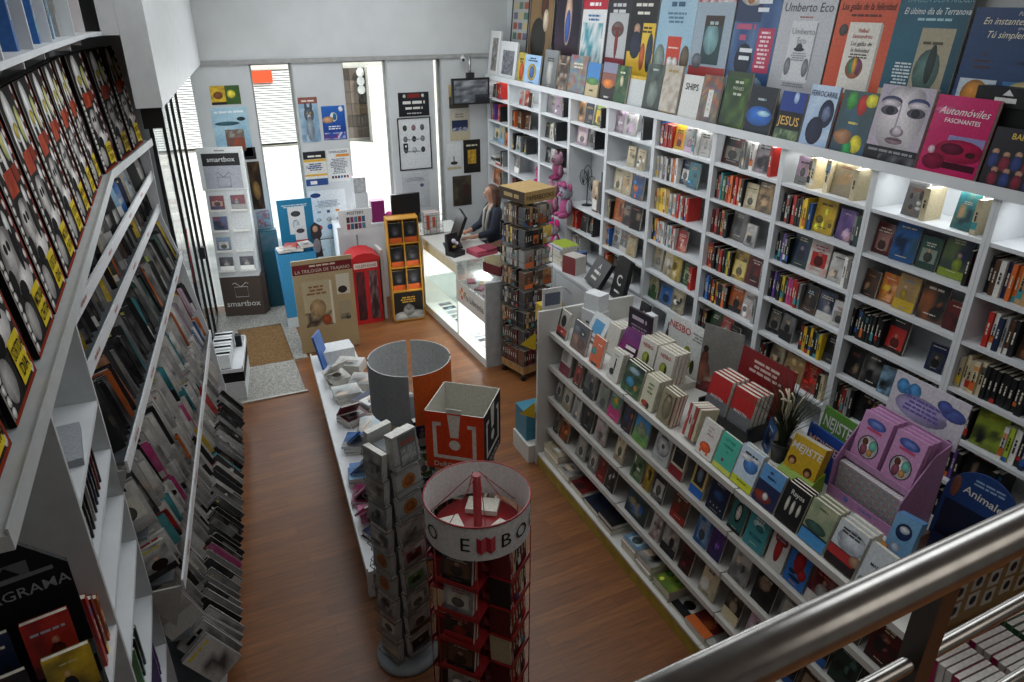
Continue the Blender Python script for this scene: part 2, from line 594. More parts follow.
def granite_mat():
    m = bpy.data.materials.new('speckled_granite')
    m.use_nodes = True
    nt = m.node_tree
    N, L = nt.nodes, nt.links
    b = N['Principled BSDF']
    tc = N.new('ShaderNodeTexCoord')
    v = N.new('ShaderNodeTexVoronoi')
    v.inputs['Scale'].default_value = 85
    L.new(tc.outputs['Object'], v.inputs['Vector'])
    r = N.new('ShaderNodeValToRGB')
    r.color_ramp.elements[0].color = (*lin(hx('55554f')), 1)
    r.color_ramp.elements[1].color = (*lin(hx('b3b0a8')), 1)
    L.new(v.outputs['Color'], r.inputs['Fac'])
    L.new(r.outputs['Color'], b.inputs['Base Color'])
    b.inputs['Roughness'].default_value = 0.5
    return m
YF = 9.85
slab('floor', -1.6, -3.0, -0.12, 4.5, 10.0, 0.0, floor_mat())
# entrance tiles around the mat well
GR = granite_mat()
tile = MB()
for q in ((-0.15, 7.1, 0.70, 7.9), (-0.15, 9.05, 0.86, 9.70), (-0.15, 7.9, 0.16, 9.05), (0.70, 7.9, 0.86, 9.05)):
    tile.box(q[0], q[1], 0.0, q[2], q[3], 0.012)
tl = struct(tile.build('floor_entrance_tiles', GR))
mt = MB().box(0.17, 7.91, 0.001, 0.69, 9.04, 0.009)
tag(mt.build('door_mat', mat('brown_coir', '6b4f2b', 0.95, noise=0.25, scale=60, bump=0.6)), 'brown coir door mat sunk in the grey granite entrance tiles', 'mat')
struct(MB().box(-0.15, 7.07, 0.0, 0.72, 7.1, 0.016).build('trim_1', mat('alu_strip', 'b8b4ac', 0.4, metal=0.3)))
slab('ceiling', -1.6, -3.0, 4.6, 4.5, 10.0, 4.7, WALLM)
slab('wall_right', 4.28, -3.0, 0, 4.4, 10.0, 4.6, WALLM)
slab('wall_back', -1.6, -3.1, 0, 4.5, -3.0, 4.6, WALLM)
slab('wall_left', -1.12, -3.0, 0, -1.0, 5.75, 4.6, WALLM)
slab('floor_mezzanine', -1.0, -3.0, 2.1, 4.28, 0.42, 2.25, mat('gallery_wood', 'a26c42', .4, noise=.15, scale=6))
# front wall: bulkhead, piers between the window openings, trim band
slab('wall_front_bulkhead', -0.6, YF, 3.15, 4.4, YF + 0.2, 4.6, WALLM)
slab('trim_2', 0.28, YF - 0.03, 3.115, 4.28, YF - 0.001, 3.165, mat('band_grey', '9a9a98', 0.6))
for k, (a, b) in enumerate(((0.16, 0.842), (1.353, 1.976), (2.564, 3.195), (3.31, 4.28))):
    slab('wall_front_pier_%d' % (k + 1), a, YF, 0, b, YF + 0.2, 3.15, WALLM)
for k, (a, b) in enumerate(((0.842, 1.353), (1.976, 2.564), (3.195, 3.31))):
    o = thing('window_%d' % (k + 1), 'tall clear shop window pane', 'window')
    del o['label'], o['category']
    struct(o)
    fr = MB()
    for q in ((a, 0, a + 0.03, 3.15), (b - 0.03, 0, b, 3.15)):
        fr.box(q[0], YF + 0.12, q[1], q[2], YF + 0.16, q[3])
    fr.box(a, YF + 0.12, 0, b, YF + 0.16, 0.06).box(a, YF + 0.12, 3.09, b, YF + 0.16, 3.15)
    fr.build('window_frame', mat('frame_alu', 'b6b6b2', 0.4, metal=0.4), o)
    MB().box(a + 0.03, YF + 0.136, 0.06, b - 0.03, YF + 0.142, 3.09).build('pane', GLASS, o)
# entrance glazing on the slanted entrance side, from the rack end to the front wall
DA, DB = Vector((-0.262, 6.86, 0)), Vector((-0.03, 9.84, 0))
dd = (DB - DA).normalized()
dn = Vector((dd.y, -dd.x, 0))
def along(s, off=0.0, z=0.0):
    return DA + dd * s + dn * off + Vector((0, 0, z))
def obox(mb, s0, s1, o0, o1, z0, z1, col='w'):
    p = [along(s0, o0), along(s1, o0), along(s1, o1), along(s0, o1)]
    return mb.prism([(q.x, q.y) for q in p][::-1], z0, z1, col)
door = thing('door_1', 'x', 'door')
del door['label'], door['category']
struct(door)
DF = mat('dark_frame', '2a2b2c', 0.4, metal=0.5)
for s, w in ((.02, .045), (1.0, .022), (1.62, .018), (2.2, .018), (2.93, .03)):
    obox(MB(), s, s + w, -0.02, 0.012, 0, 3.08).build('door_frame', DF, door)
obox(MB(), .0, 2.96, -0.02, 0.012, 3.08, 3.12).build('door_frame', DF, door)
obox(MB(), .0, 2.96, -0.02, 0.012, 0.0, 0.04).build('door_frame', DF, door)
obox(MB(), .066, 2.92, -0.006, -0.002, 0.041, 3.079).build('pane', GLASS, door)
obox(MB(), 2.18, 2.25, .0125, .05, 1.0, 1.14).build('door_lock', DARK, door)
MB().tube([along(.62, 0.03, 1.25), along(.85, 0.03, 1.75)], 0.006, 6).build('door_pull', REDM, door)
obox(MB(), 2.965, 2.978, -.02, .01, 0, 3.12).build('door_frame', DF, door)
MB().box(.0, YF + .06, .05, .155, YF + .066, 3.12).build('pane', GLASS, door)
# white shutter housing above the entrance
sf = MB()
sf.prism([(-.118, 5.8), (0.30, 9.84), (-0.2, 9.84), (-0.29, 5.8)], 3.13, 4.59)
sf.prism([(-.291, 5.8), (-.291, 6.9), (-.44, 6.9), (-.40, 5.8)], 3.60, 4.59)
sh = sf.build('wall_left_shutter_housing', mat('housing_white', 'd3d6d6', 0.5, noise=0.02))
struct(sh)
struct(MB().box(-0.13 + 0.17, 7.6, 3.4, -0.13 + 0.19, 7.72, 3.62).build('trim_3', mat('vent_grey', '9c9f9e', 0.5)))
struct(MB().prism([(-1.0, 5.76), (-.97, 5.74), (-.74, 6.95), (-.78, 6.97)], 0, 3.19).build('wall_left_corner', WALLM))
slab('wall_left_return', -0.76, 6.99, 0, -0.27, 7.03, 3.125, WALLM)
slab('wall_left_over_door', -0.72, 6.99, 3.132, -0.21, 9.84, 4.6, WALLM)
slab('wall_left_entrance', -1.12, 5.75, 3.2, -0.72, 9.86, 4.6, WALLM)
bx = MB().box(-0.272, 5.95, 2.97, -0.13, 6.5, 3.128)
tag(bx.build('shutter_motor_mount', DARK), 'black motor box under the white shutter housing by the entrance', 'motor')

# ------------------------------------------------------------------ street outside
slab('street_pavement', -9, 10.06, -0.16, 14, 30, -0.06, mat('pale_pavement', 'd8d4cb', 0.8, noise=0.08, scale=2))
slab('street_pavement_side', -9, 3, -0.16, -1.7, 10.06, -0.06, mat('pale_pavement', 'd8d4cb', 0.8))
bd = thing('opposite_building', 'pale stone building with a slatted shopfront shutter across the street', 'building', (0, 22.6, -0.06))
MB().box(-6, 0, 0, 12, 0.4, 7).build('facade', mat('facade_stone', 'cfcabd', 0.8, noise=0.1, scale=1.2), bd)
shut = MB()
for k in range(30):
    z = 0.12 + k * 0.0665
    shut.box(-3.5, -0.12, z, 3.3, -0.04, z + 0.042, 'f4f2ee')
    shut.box(-3.5, -0.05, z + 0.042, 3.3, -0.045, z + 0.0665, '1c1c1b')
shut.box(-3.6, -0.02, 0.05, 3.3, -0.005, 2.12, '2a2a2a')
shut.build('roller_shutter', PRM, bd)
MB().box(1.86, -0.2, 1.80, 2.5, -0.13, 2.12, 'd8502c').build('shop_sign', PRM, bd, label='orange sign band above the shutter')
st = MB()
rg = random.Random(2)
for a in range(4):
    for b in range(6):
        c = sc(C('5a5048'), rg.uniform(.6, 1.3))
        st.box(4.22 + a * .235, -.1, .1 + b * .335, 4.445 + a * .235, -.02, .425 + b * .335, c)
st.build('stone_wall', PRM, bd)
MB().box(5.16, -0.5, 0, 5.74, -0.12, 2.15).build('pillar', mat('pillar_stone', 'e6e3da', 0.7), bd)
MB().box(5.76, -.1, .2, 6.6, -.02, 2.12, '4a443c').build('doorway', PRM, bd)
for k in range(3):
    MB().ball(5.0, -0.2, 1.98 - k * 0.24, 0.12, 0.04, 0.13, col='f4f4f0').build('round_sign', PRM, bd)

# ------------------------------------------------------------------ posters on the front wall
def poster(label, x0, x1, z0, z1, ops, seed, titles=(), y=YF - 0.006, nu=14, nv=18, frame=None, name='picture_poster', dash=()):
    w, h = x1 - x0, z1 - z0
    mb = MB()
    mb.art((x0, y, z0), (w, 0, 0), (0, 0, h), nu, nv, painter(ops, seed))
    mb.box(x0, y + 0.0004, z0, x1, y + 0.003, z1, 'd0cec8')
    for q in titles:
        mb.text(q[0], (x0 + q[1] * w, y, z0 + q[2] * h), (1, 0, 0), (0, 0, 1), q[3] * h, q[4], q[5] if len(q) > 5 else 0, q[6] if len(q) > 6 else 0, w * 0.92)
    for q in dash:
        mb.dashes((x0 + q[0] * w, y, z0 + q[1] * h), (1, 0, 0), (0, 0, 1), q[2] * w, q[3] * h, q[4], q[5], seed)
    if frame is None:
        return tag(mb.build(name, PR), label, 'poster')
    r = thing(name, label, 'poster')
    mb.build('print', PR, r)
    f = MB()
    b = 0.014
    f.box(x0 - b, y - 0.01, z0 - b, x0, y + 0.003, z1 + b).box(x1, y - 0.01, z0 - b, x1 + b, y + 0.003, z1 + b)
    f.box(x0, y - 0.01, z0 - b, x1, y + 0.003, z0).box(x0, y - 0.01, z1, x1, y + 0.003, z1 + b)
    f.build('frame', frame, r)
    return r
poster('small yellow and green poster high on the first white pier', 0.35, 0.69, 2.66, 2.88, [('bg', 'y', 'y'), ('r', .5, 0, 1, 1, '3d5a2c'), ('n', 'm', 6, .35), ('e', .7, .55, .14, .22, 'e8d44a'), ('e', .25, .5, .16, .2, '7a4a2a'), ('r', 0, 0, .5, .15, 'k')], 1)
poster('light blue poster with a boat and a painted crowd, on the first pier', 0.32, 0.74, 2.02, 2.63, [('bg', '7fa8bd', '9fc3d4'), ('n', 'b8d2dd', 4, .5), ('e', .4, .68, .35, .04, '2f5a66'), ('e', .8, .76, .12, .04, '22343c'), ('r', .3, .12, .82, .56, '6a5348'), ('nr', .3, .12, .82, .56, 'a8482c', 7), ('nr', .3, .4, .82, .56, '9a9a92', 9)], 2, [('El Último Barco', .5, .88, .07, 'dfe9ec')])
poster('small black leaflet low on the first pier', 0.63, 0.77, 1.98, 2.13, [('bg', 'k', 'z')], 3, nu=4, nv=4)
poster('narrow dark brown poster hanging beside the first window', 0.64, 0.79, 1.33, 1.95, [('bg', '20160f', '2c2018'), ('n', '7a5a34', 5, .5), ('e', .5, .4, .3, .2, '8a6a3c')], 4)
poster('colourful flyer with blue and red figures at the foot of the first pier', 0.66, 0.83, 1.08, 1.31, [('bg', '6a7f94', '8aa0b0'), ('n', 'r', 5, .6), ('n', 'w', 9, .4)], 5)
poster('tall poster of a grey wolf in blue snow', 1.37, 1.61, 2.14, 2.70, [('bg', '6f8fa8', '8fb0c6'), ('n', 'd8e0e6', 6, .5), ('r', 0, .86, 1, 1, '8d5a4e'), ('e', .5, .62, .26, .17, '5a6068'), ('e', .36, .8, .07, .08, '474c52'), ('e', .64, .8, .07, .08, '474c52'), ('e', .5, .55, .1, .08, 'c8ccd0'), ('e', .5, .3, .2, .28, '8a949c'), ('e', .42, .65, .03, .02, 'y'), ('e', .58, .65, .03, .02, 'y')], 6, [('LOBO BLANCO', .5, .9, .06, 'e8d8d0')])
poster('deep blue poster with a hand holding a glowing moon', 1.65, 1.95, 2.15, 2.58, [('bg', '16357c', '2c66b8'), ('e', .5, .68, .16, .14, 'dfeef2'), ('e', .54, .68, .08, .1, '2a6a90'), ('e', .25, .6, .25, .1, 'c99a78'), ('e', .83, .9, .1, .08, 'e8e8f0'), ('nr', .05, .02, .95, .22, 'e6d6e6', 9), ('nr', .05, .05, .6, .18, '9a2c5c', 7)], 7, dash=((.5, .38, .7, .035, 'dfe4ee', 2),))
poster('leaflet with dark heading, yellow stripe and blue foot on the second pier', 1.35, 1.64, 1.57, 2.02, [('bg', 'd8d6ce', 'd8d6ce'), ('r', 0, .78, 1, 1, '26282e'), ('r', 0, .7, 1, .77, 'd8a83a'), ('r', 0, .28, 1, .34, 'd8a83a'), ('r', 0, 0, 1, .2, '2c4a86'), ('r', .2, .04, .5, .14, 'e6e2da'), ('r', .05, .5, .7, .6, 'b8bcc6')], 8, [('VUELTA AL COLE', .5, .83, .09, 'e8e4d8', .01)], dash=((.5, .62, .8, .03, '26406e', 4),))
poster('white leaflet with small text and a row of coloured dots', 1.655, 1.96, 1.60, 2.03, [('bg', 'dadbd8', 'dcdcda'), ('r', .4, .76, .98, .84, 'd68f3a')] + [('r', .14 + k * .13, .1, .23 + k * .13, .18, c) for k, c in enumerate(('k', 'd', 'n', 'b', 'z', 'r'))], 9, [('OPERACIÓN', .5, .88, .1, '283a6a', .01)], dash=((.5, .68, .8, .025, '6a707c', 10),))
poster('white notice with a blue badge, flags and three coloured discs', 1.35, 1.85, .86, 1.50, [('bg', 'd6dadb', 'dcdfe0'), ('e', .2, .9, .14, .05, '1f3a72'), ('e', .22, .2, .075, .06, 'c8463c'), ('e', .5, .2, .075, .06, '3a74b4'), ('e', .78, .2, .09, .06, 'dc9a3a'), ('r', .2, .52, .3, .56, 'e'), ('r', .46, .51, .54, .57, '2f3f7a'), ('r', .7, .52, .8, .57, 'd8842c'), ('e', .22, .37, .07, .04, 'h'), ('e', .5, .37, .07, .05, 'h'), ('e', .78, .37, .08, .04, 'h')], 10, dash=((.5, .76, .7, .016, '8a96a2', 5),))
poster('white card sheet standing on the window ledge below the notice', 1.36, 1.68, .52, .83, [('bg', 'cfd6d4', 'd6dcda'), ('r', 0, .96, 1, 1, '2c2c2c'), ('r', .68, 0, .72, 1, 'b4bcbc')], 11, dash=((.3, .5, .3, .03, '8a9292', 2),))
poster('black poster with red ornament and white display lettering', 2.68, 3.11, 2.39, 2.70, [('bg', '15181c', '1a1f26'), ('r', .3, .76, .7, .95, '7a2420'), ('e', .2, .85, .05, .08, 'd0c8b8'), ('e', .8, .85, .05, .08, 'd0c8b8')], 12, [('BIBLIOTECA', .5, .5, .22, 'd8d6d0', .01), ('Y LIBRERÍA', .5, .28, .17, 'd8d6d0')], dash=((.5, .1, .6, .05, 'b8b8b4', 1),))
poster('white poster of small ink drawings in a thin black frame', 2.66, 3.10, 1.68, 2.36, [('bg', 'cdd1d2', 'd5d8d8')] + [('e', .2 + .28 * (k % 3), .82 - .22 * (k // 3), .07, .06, ['3a3a3c', '8a6a70', '55585c', '6c7074', '25262a', '7c8084', '4a4c50', 'b0b4b6', '3c3e42'][k]) for k in range(9)] + [('r', .12, .4, .27, .52, '1c1d22'), ('e', .2, .46, .03, .025, 'e4e4e0')], 13, frame=mat('frame_black', '1a1a1c', .4), dash=((.5, .34, .75, .02, '70757a', 1), (.5, .58, .75, .02, '70757a', 1)), name='framed_print')
poster('pale grey paper sheet with faint diagrams below the framed drawings', 2.66, 3.06, 1.12, 1.62, [('bg', 'b4b8ba', 'bfc2c3'), ('n', 'a4a8ac', 6, .4), ('r', .15, .3, .5, .7, 'b0b4b8'), ('e', .72, .64, .07, .05, '4a5070')], 14, dash=((.5, .85, .7, .02, '888c90', 3),))
poster('yellow poster with a dark landscape at its foot, behind the hanging screen', 3.40, 3.69, 2.46, 2.77, [('bg', 'a8905a', 'c8b070'), ('r', 0, .0, 1, .3, '4a4438'), ('nr', 0, .2, 1, .5, '6a5a34', 6)], 15)
poster('beige poster with a framed dark blue night photograph', 3.40, 3.70, 2.02, 2.455, [('bg', 'b8ac8c', 'bcb8ac'), ('r', .1, .3, .9, .64, '1f2c4c'), ('nr', .1, .3, .9, .42, 'b8bcc8', 9)], 16, dash=((.5, .8, .6, .04, '8a8068', 2),))
poster('white poster with a small dark boat drawing', 3.34, 3.55, 1.62, 1.98, [('bg', 'c4c6c4', 'd4d6d4'), ('e', .5, .25, .26, .07, '26282c'), ('r', .46, .28, .54, .52, '55585c'), ('r', 0, 0, 1, .1, 'b0a888')], 17)
poster('black poster with a yellow panel and small white title', 3.59, 3.85, 1.55, 2.02, [('bg', '171512', '1e1b16'), ('r', .25, .28, .75, .7, 'c8a030'), ('nr', .25, .28, .75, .7, '8a6a24', 6)], 18, [('Cervantes', .5, .8, .09, 'd8d0b8')])
poster('dark brown poster with a shadowy figure behind the counter', 3.41, 3.70, 1.08, 1.52, [('bg', '2a251e', '3a342a'), ('n', '6a5c40', 5, .5), ('r', .55, .3, .85, .7, '3c2420')], 19)
# hanging screen and camera
tv = thing('hanging_screen', 'black flat screen showing camera feeds, hanging from the beam on a pole', 'screen', (3.645, 9.62, 2.7))
MB().box(-.27, 0, -.17, .27, .05, .17).build('screen_case', DARK, tv)
MB().art((-.245, -.001, -.145), (.49, 0, 0), (0, 0, .29), 16, 10, painter([('bg', '55595e', '6a6f74'), ('n', 'a8acb0', 6, .7), ('n', '303438', 9, .6), ('r', .62, 0, 1, .35, '26282c')], 20)).build('screen_picture', GLOSS, tv)
MB().tube([(0, .03, .17), (0, .03, .44)], .018, 10).build('pole', STEEL, tv)
MB().box(-.05, -.01, .17, .05, .06, .24).build('bracket', DARK, tv)
cm = thing('security_camera', 'small white security camera under the beam beside the screen pole', 'camera', (3.57, 9.8, 3.1))
MB().tube([(0, -.12, 0), (.03, 0, .02)], .03, 12, 'w').build('camera_body', WHITE, cm)
MB().tube([(-.01, -.135, -.003), (0, -.118, 0)], .02, 10).build('camera_lens', DARK, cm)
MB().tube([(.02, -.02, .015), (.05, .03, .05)], .012, 8).build('mount', WHITE, cm)

# ------------------------------------------------------------------ wall bookcases along the right wall
XB = 3.95
BY = [9.79, 9.05, 8.11, 7.35, 6.53, 5.69, 4.83, 4.05, 3.24, 2.44, 1.63]
SZ = [2.60, 2.305, 2.005, 1.70, 1.40, 1.10, 0.80, 0.50, 0.20]
def bname(k):
    return ORD[k + 1] + ' bookcase from the window'
for k in range(10):
    y1, y0 = BY[k], BY[k + 1]
    bc = thing('bookcase', 'tall white wall bookcase, %s wall' % (ORD[k + 1] + ' from the window along the'), 'bookcase', (XB, y0, 0), group='white wall bookcases')
    bc['label'] = 'tall white shelving bay against the wall, %s counted from the shop window' % ORD[k + 1]
    w = y1 - y0
    for s in (0, 1):
        a = 0.001 if s == 0 else w - 0.025
        MB().box(0, a, 0, 0.3, a + 0.024, 2.838).build('side_panel', WHITE, bc)
    MB().box(0.30, 0.001, 0, 0.312, w - 0.001, 2.838).build('back_panel', WHITE, bc)
    zs = list(SZ)
    if k == 3:
        zs = [2.60, 2.36, 1.68, 1.40, 1.10, 0.80, 0.50, 0.20]
    for z in zs:
        MB().box(0.004, 0.0255, z - 0.024, 0.299, w - 0.0255, z).build('shelf', WHITE, bc)
    MB().box(0.02, 0.0255, 0.0, 0.035, w - 0.0255, 0.17).build('plinth', WHITE, bc)
LEDGE = MB().box(3.935, 1.6, 2.842, 4.275, 9.80, 2.865)
LEDGE.box(3.925, 1.6, 2.842, 3.9349, 9.80, 2.905)
tag(LEDGE.build('display_ledge', WHITE), 'long white ledge running across the tops of all the wall bookcases', 'shelf')

W_SP = []   # spines count
RG = random.Random(5)
def fill(k, row, spec, zoff=None):
    """one compartment: items set out from the window end (high Y) towards the camera"""
    y1, y0 = BY[k] - 0.03, BY[k + 1] + 0.03
    zs = SZ if k != 3 else [2.60, 2.36, 1.68, 1.40, 1.10, 0.80]
    z = zs[row]
    top = (2.842 if row == 0 else zs[row - 1] - 0.024)
    hmax = top - z - 0.012
    far = BY[k + 1] > 5.6
    items = []
    for tok in spec.split():
        a, _, b = tok.partition(':')
        kind = a[0]
        num = float(a[1:]) if len(a) > 1 else None
        if kind == 'S':
            for ch in b:
                items.append(['S', (num or RG.uniform(2.2, 3.4)) / 100, ch])
        elif kind == 'G':
            items.append(['G', (num or 5) / 100, ''])
        else:
            items.append([kind, (num or 14.5) / 100, b])
    tot = sum(i[1] + 0.0025 for i in items)
    av = y1 - y0 - 0.008
    f = min(1.0, av / tot)
    y = y1 - 0.004
    n = 0
    slab_word = ORD[row + 1] + ' shelf down'
    for kind, w, b in items:
        w *= f
        seed = int(1000 * k + 100 * row + 7 * n + 11)
        rg = random.Random(seed)
        if kind != 'G':
            n += 1
        where = '%s item on the %s, %s' % (ORD[n], slab_word, bname(k).replace('the ', ''))
        if kind == 'S':
            h = min(hmax, rg.uniform(0.195, 0.225))
            lab = '%s book spine, %s' % (NAMES.get(b, 'dark'), where)
            o = spine_book(w - 0.0012, h, 0.145, b, seed, lab, 'books standing spine-out in the wall bookcases')
            put(o, XB + 0.03 + rg.uniform(0, 0.02), y - w / 2, z + 0.0005, -PI / 2)
        elif kind in 'FAV':      # F faces out, A turned at an angle, V slanting face
            cols = b.partition('/')[0]
            h = min(hmax, max(0.17, w * 1.5)) if kind != 'V' else min(hmax, 0.26)
            nm = NAMES.get(cols[0], 'dark')
            nm2 = NAMES.get(cols[1], 'dark') if len(cols) > 1 else ''
            lab = '%s%s cover, %s' % (nm, (' and ' + nm2) if nm2 and nm2 != nm else '', where)
            t = 0.02 if kind != 'A' else 0.03
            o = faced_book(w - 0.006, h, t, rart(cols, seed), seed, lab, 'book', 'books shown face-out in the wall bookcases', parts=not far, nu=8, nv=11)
            yaw = -PI / 2 + (rg.uniform(-0.05, 0.12) if kind == 'F' else 0)
            off = 0.05 + rg.uniform(0, 0.03)
            ln = 0.12
            if kind == 'A':
                yaw = -PI / 2 - 0.75
                off = 0.085
                ln = 0.0
                y -= 0.02 * 0
            put(o, XB + off, y - w / 2, z + 0.001, yaw, ln)
        elif kind == 'B':      # flat stack
            zz = z
            for q, ch in enumerate(b):
                th = rg.uniform(0.018, 0.03)
                mb = MB().box(-w / 2, 0, 0, w / 2, 0.2, th, ch, {'+x': 'd6cfc0', '+y': 'd6cfc0'})
                o = tag(mb.build('paperback', PR), '%s book lying flat, layer %s of item %s, %s, %s' % (NAMES[ch], ['one', 'two', 'three', 'four', 'five'][q], n, slab_word, bname(k).replace('the ', '')), 'book', 'books lying flat in the wall bookcases')
                put(o, XB + 0.03, y - w / 2, zz + 0.0006, -PI / 2 + rg.uniform(-.02, .02))
                zz += th + 0.001
        elif kind == 'P':      # display panel / box: white card box with a picture
            h = min(hmax, 0.22)
            mb = MB().box(-w / 2, 0.002, 0, w / 2, 0.06, h, b[0])
            mb.art((-w / 2, 0, 0), (w, 0, 0), (0, 0, h), 6, 8, painter(rart(b, seed), seed))
            o = tag(mb.build('gift_box', PR), '%s gift box, %s' % (NAMES[b[0]], where), 'box')
            put(o, XB + 0.06, y - w / 2, z + 0.001, -PI / 2)
        y -= w + 0.0025 * f
ROWS = {
    0: ['F9:ko F9:kr S3:or G2 S5:rr', 'S:kemu F12:er S:krk', 'F22:sc F18:cs G3 F10:oc', 'B16:wekw B18:rwk S:ke', 'F16:oe F16:ow S:ke'],
    1: ['G18 F12:wr F12:rw G3 F10:km', 'S:mko F10:mo S:kmom F12:mk', 'S:kk F12:wk S:kwe F12:kw S:kz', 'F16:ew G4', 'S:kdrk F12:kr'],
    2: ['F24:ev F18:ve G2 S:ek', 'F10:ky F10:wy G3 S:wek', 'F12:ke F12:wk F12:ek S:kz'],
    3: ['G3 F17:ao F17:nk F20:gy S:k', 'G6 F22:va F17:ek S:k', '', 'S3.4:rcrcr G4 F14:zk F14:km S:k', 'F14:wn S:kew'],
    4: ['F16:vw F22:wv G14 S1:kkwk', 'G26 F13:ca G6 F13:cm', 'G4 F16:cw F16:ca G3 F18:bo', 'S:cek F17:oc F17:ko F17:kr', 'S:wob F15:we F15:ew F15:ca G3', 'S:kro F16:kw S:kwkk F13:km'],
    5: ['S:brrrrr F14:yo G1 F15:hv S:hh F13:hw', 'S:wwwwuwkwow F14:nw F15:tb', 'S:acyyycyawwwbrwrwr', 'S:kyowwwwwnwwrw F13:rw', 'F16:ch G2 F15:cw F15:yc F14:gr S:dr', 'F15:cg G2 F22:eb F18:ck'],
    6: ['V25:kr S1.4:eeee G3 S4:w F18:ev S:r', 'S:krtgkrokrok F13:ca F15:az', 'S:drdkakk F18:em G1 F12:wk', 'S:rdkkkrkgyk F16:yk F18:dr S:e', 'S:kbkrkynkok F16:ok F15:wr S:e', 'S:kdk F14:gk F14:rw F12:km', 'S:krkbk F14:wk'],
    7: ['G5 F13:ve S3.4:cc G8 S4:c F20:ca S4:c', 'S:kwkrkkyy S3.4:b F18:ym G2 F14:uv G2 S:exk', 'S:kkukk F19:xn F20:wr G1 F15:wh G1 S:wew', 'S:kukkykpprre F16:km G1 F16:nw F14:we', 'F16:ke F14:ek G8 S:kykykky F14:kz', 'S:kdk F15:ck F20:ac G1 F16:rc S:kc', 'S:kkekb F14:xm'],
    8: ['G16 F14:ea S4:c G14 F14:ta S3.4:c', 'F15:de G1 F19:bx G1 F15:xg G1 F19:nl G2 S:kd', 'F14:mk F15:oy F18:ay G2 F20:zo G1 F14:dm', 'S:kkkkkkkkk F16:kr G16 F12:nz', 'F14:kz F15:kw F13:sk S:mykoykoe', 'S:kdrek F16:zk S:mk', 'S:kek F14:xk S:kd'],
    9: ['G20 F16:kz G10 F16:ce', 'S:kmwnooaa F15:at S:tk', 'G8 S:rwnemk F16:mk F15:dk', 'S:cccc S3:ck S:kkkkkkk F14:wt', 'S:kuwek G1 F18:lk S:wlwkn', 'S:kykkuk F18:km S:kk', 'S:kdkk F14:km']}
for k, rows in ROWS.items():
    for r, sp in enumerate(rows):
        if sp:
            fill(k, r, sp)

# ornaments in the tall compartment of the fourth bay
def jewel_tree(x, y, z, lab):
    j = thing('jewellery_stand', lab, 'stand', (x, y, z))
    MB().tube([(0, 0, 0), (0, 0, .40)], .006, 8, 'k').build('stem', DARK, j)
    MB().lathe([(.06, 0), (.06, .008), (.01, .02)], 16, 'k').build('foot', DARK, j)
    for s, (cy, cz) in enumerate(((.10, .30), (-.10, .27), (.0, .37))):
        mb = MB()
        R = .085
        mb.tube([(0, cy + R * math.cos(a), cz + R * math.sin(a)) for a in [2 * PI * q / 18 for q in range(18)]], .004, 5, 'k', True)
        for q in range(7):
            a = PI * (q + .5) / 7 - PI * .0
            mb.tube([(0, cy, cz - R * .9), (0, cy + R * .95 * math.cos(a), cz + R * .9 * math.sin(a))], .0025, 4, 'k')
        mb.build('fan_hoop', DARK, j)
    return j
jewel_tree(4.08, 7.1, 1.682, 'black wire jewellery stand with three fan hoops, in the tall bookcase opening')
for q, (y, w, hh, c, lb) in enumerate(((6.86, .12, .34, 'cd', 'tall cream card with white tag standing beside the wire jewellery stand'), (6.70, .10, .46, 'nk', 'tall dark blue narrow box at the end of the tall bookcase opening'))):
    mb = MB().box(-w / 2, .002, 0, w / 2, .07, hh, c[0] if c[0] != 'c' else 'b8b49c')
    mb.art((-w / 2, 0, 0), (w, 0, 0), (0, 0, hh), 5, 9, painter(rart(c, 40 + q), 40 + q))
    mb.box(-w * .4, -.004, .02, w * .4, -.001, .14, 'w' if q == 0 else '24304c')
    put(tag(mb.build('gift_box', PR), lb, 'box'), 4.02, y - .04, 1.682, -PI / 2)

# plush toys on the second and third bays
def plush(x, y, z, s, lab, body, acc, extra):
    p = thing('plush_toy', lab, 'toy', (x, y, z), -PI / 2)
    f = mat('plush_' + body, body, .95, noise=.12, scale=60, bump=.5)
    g = mat('plush_' + acc, acc, .95, noise=.12, scale=60, bump=.5)
    MB().ball(0, .06 * s, .12 * s, .085 * s, .075 * s, .12 * s).build('torso', f, p)
    MB().ball(0, .05 * s, .29 * s, .085 * s, .08 * s, .08 * s).build('head', g, p)
    for d in (-1, 1):
        MB().ball(d * .075 * s, .06 * s, .37 * s, .045 * s, .02 * s, .045 * s).build('ear', g if extra != 'bow' else f, p)
        MB().ball(d * .10 * s, .04 * s, .15 * s, .03 * s, .03 * s, .08 * s).build('arm', g, p)
        MB().ball(d * .05 * s, .0, .035 * s, .035 * s, .075 * s, .035 * s).build('leg', f, p)
        MB().ball(d * .03 * s, -.025 * s, .31 * s, .01 * s, .008 * s, .013 * s).build('eye', DARK, p)
    if extra == 'bow':
        b = MB().ball(-.045 * s, 0, .385 * s, .045 * s, .025 * s, .03 * s).ball(.045 * s, 0, .385 * s, .045 * s, .025 * s, .03 * s)
        b.build('bow', f, p)
    MB().ball(0, -.03 * s, .275 * s, .03 * s, .025 * s, .02 * s).build('muzzle', f, p)
    return p
plush(4.03, 8.30, 1.701, .6, 'bright pink plush toy with round ears on the second bookcase from the window', 'c02f74', 'd04a88', '')
plush(3.76, 7.64, 1.082, 1.0, 'grey plush toy with pink bow at the window end of the heap on the drawers', 'c43a80', '7a7680', 'bow')
plush(3.74, 7.36, 1.082, 1.0, 'hot pink plush toy with grey head, lowest of the heap nearest the book pile', 'cc2478', 'a89aa4', 'bow')
plush(3.80, 7.52, 1.50, 1.0, 'dusty pink plush toy in the middle of the heap on the drawers', '96506c', 'a8788c', '')
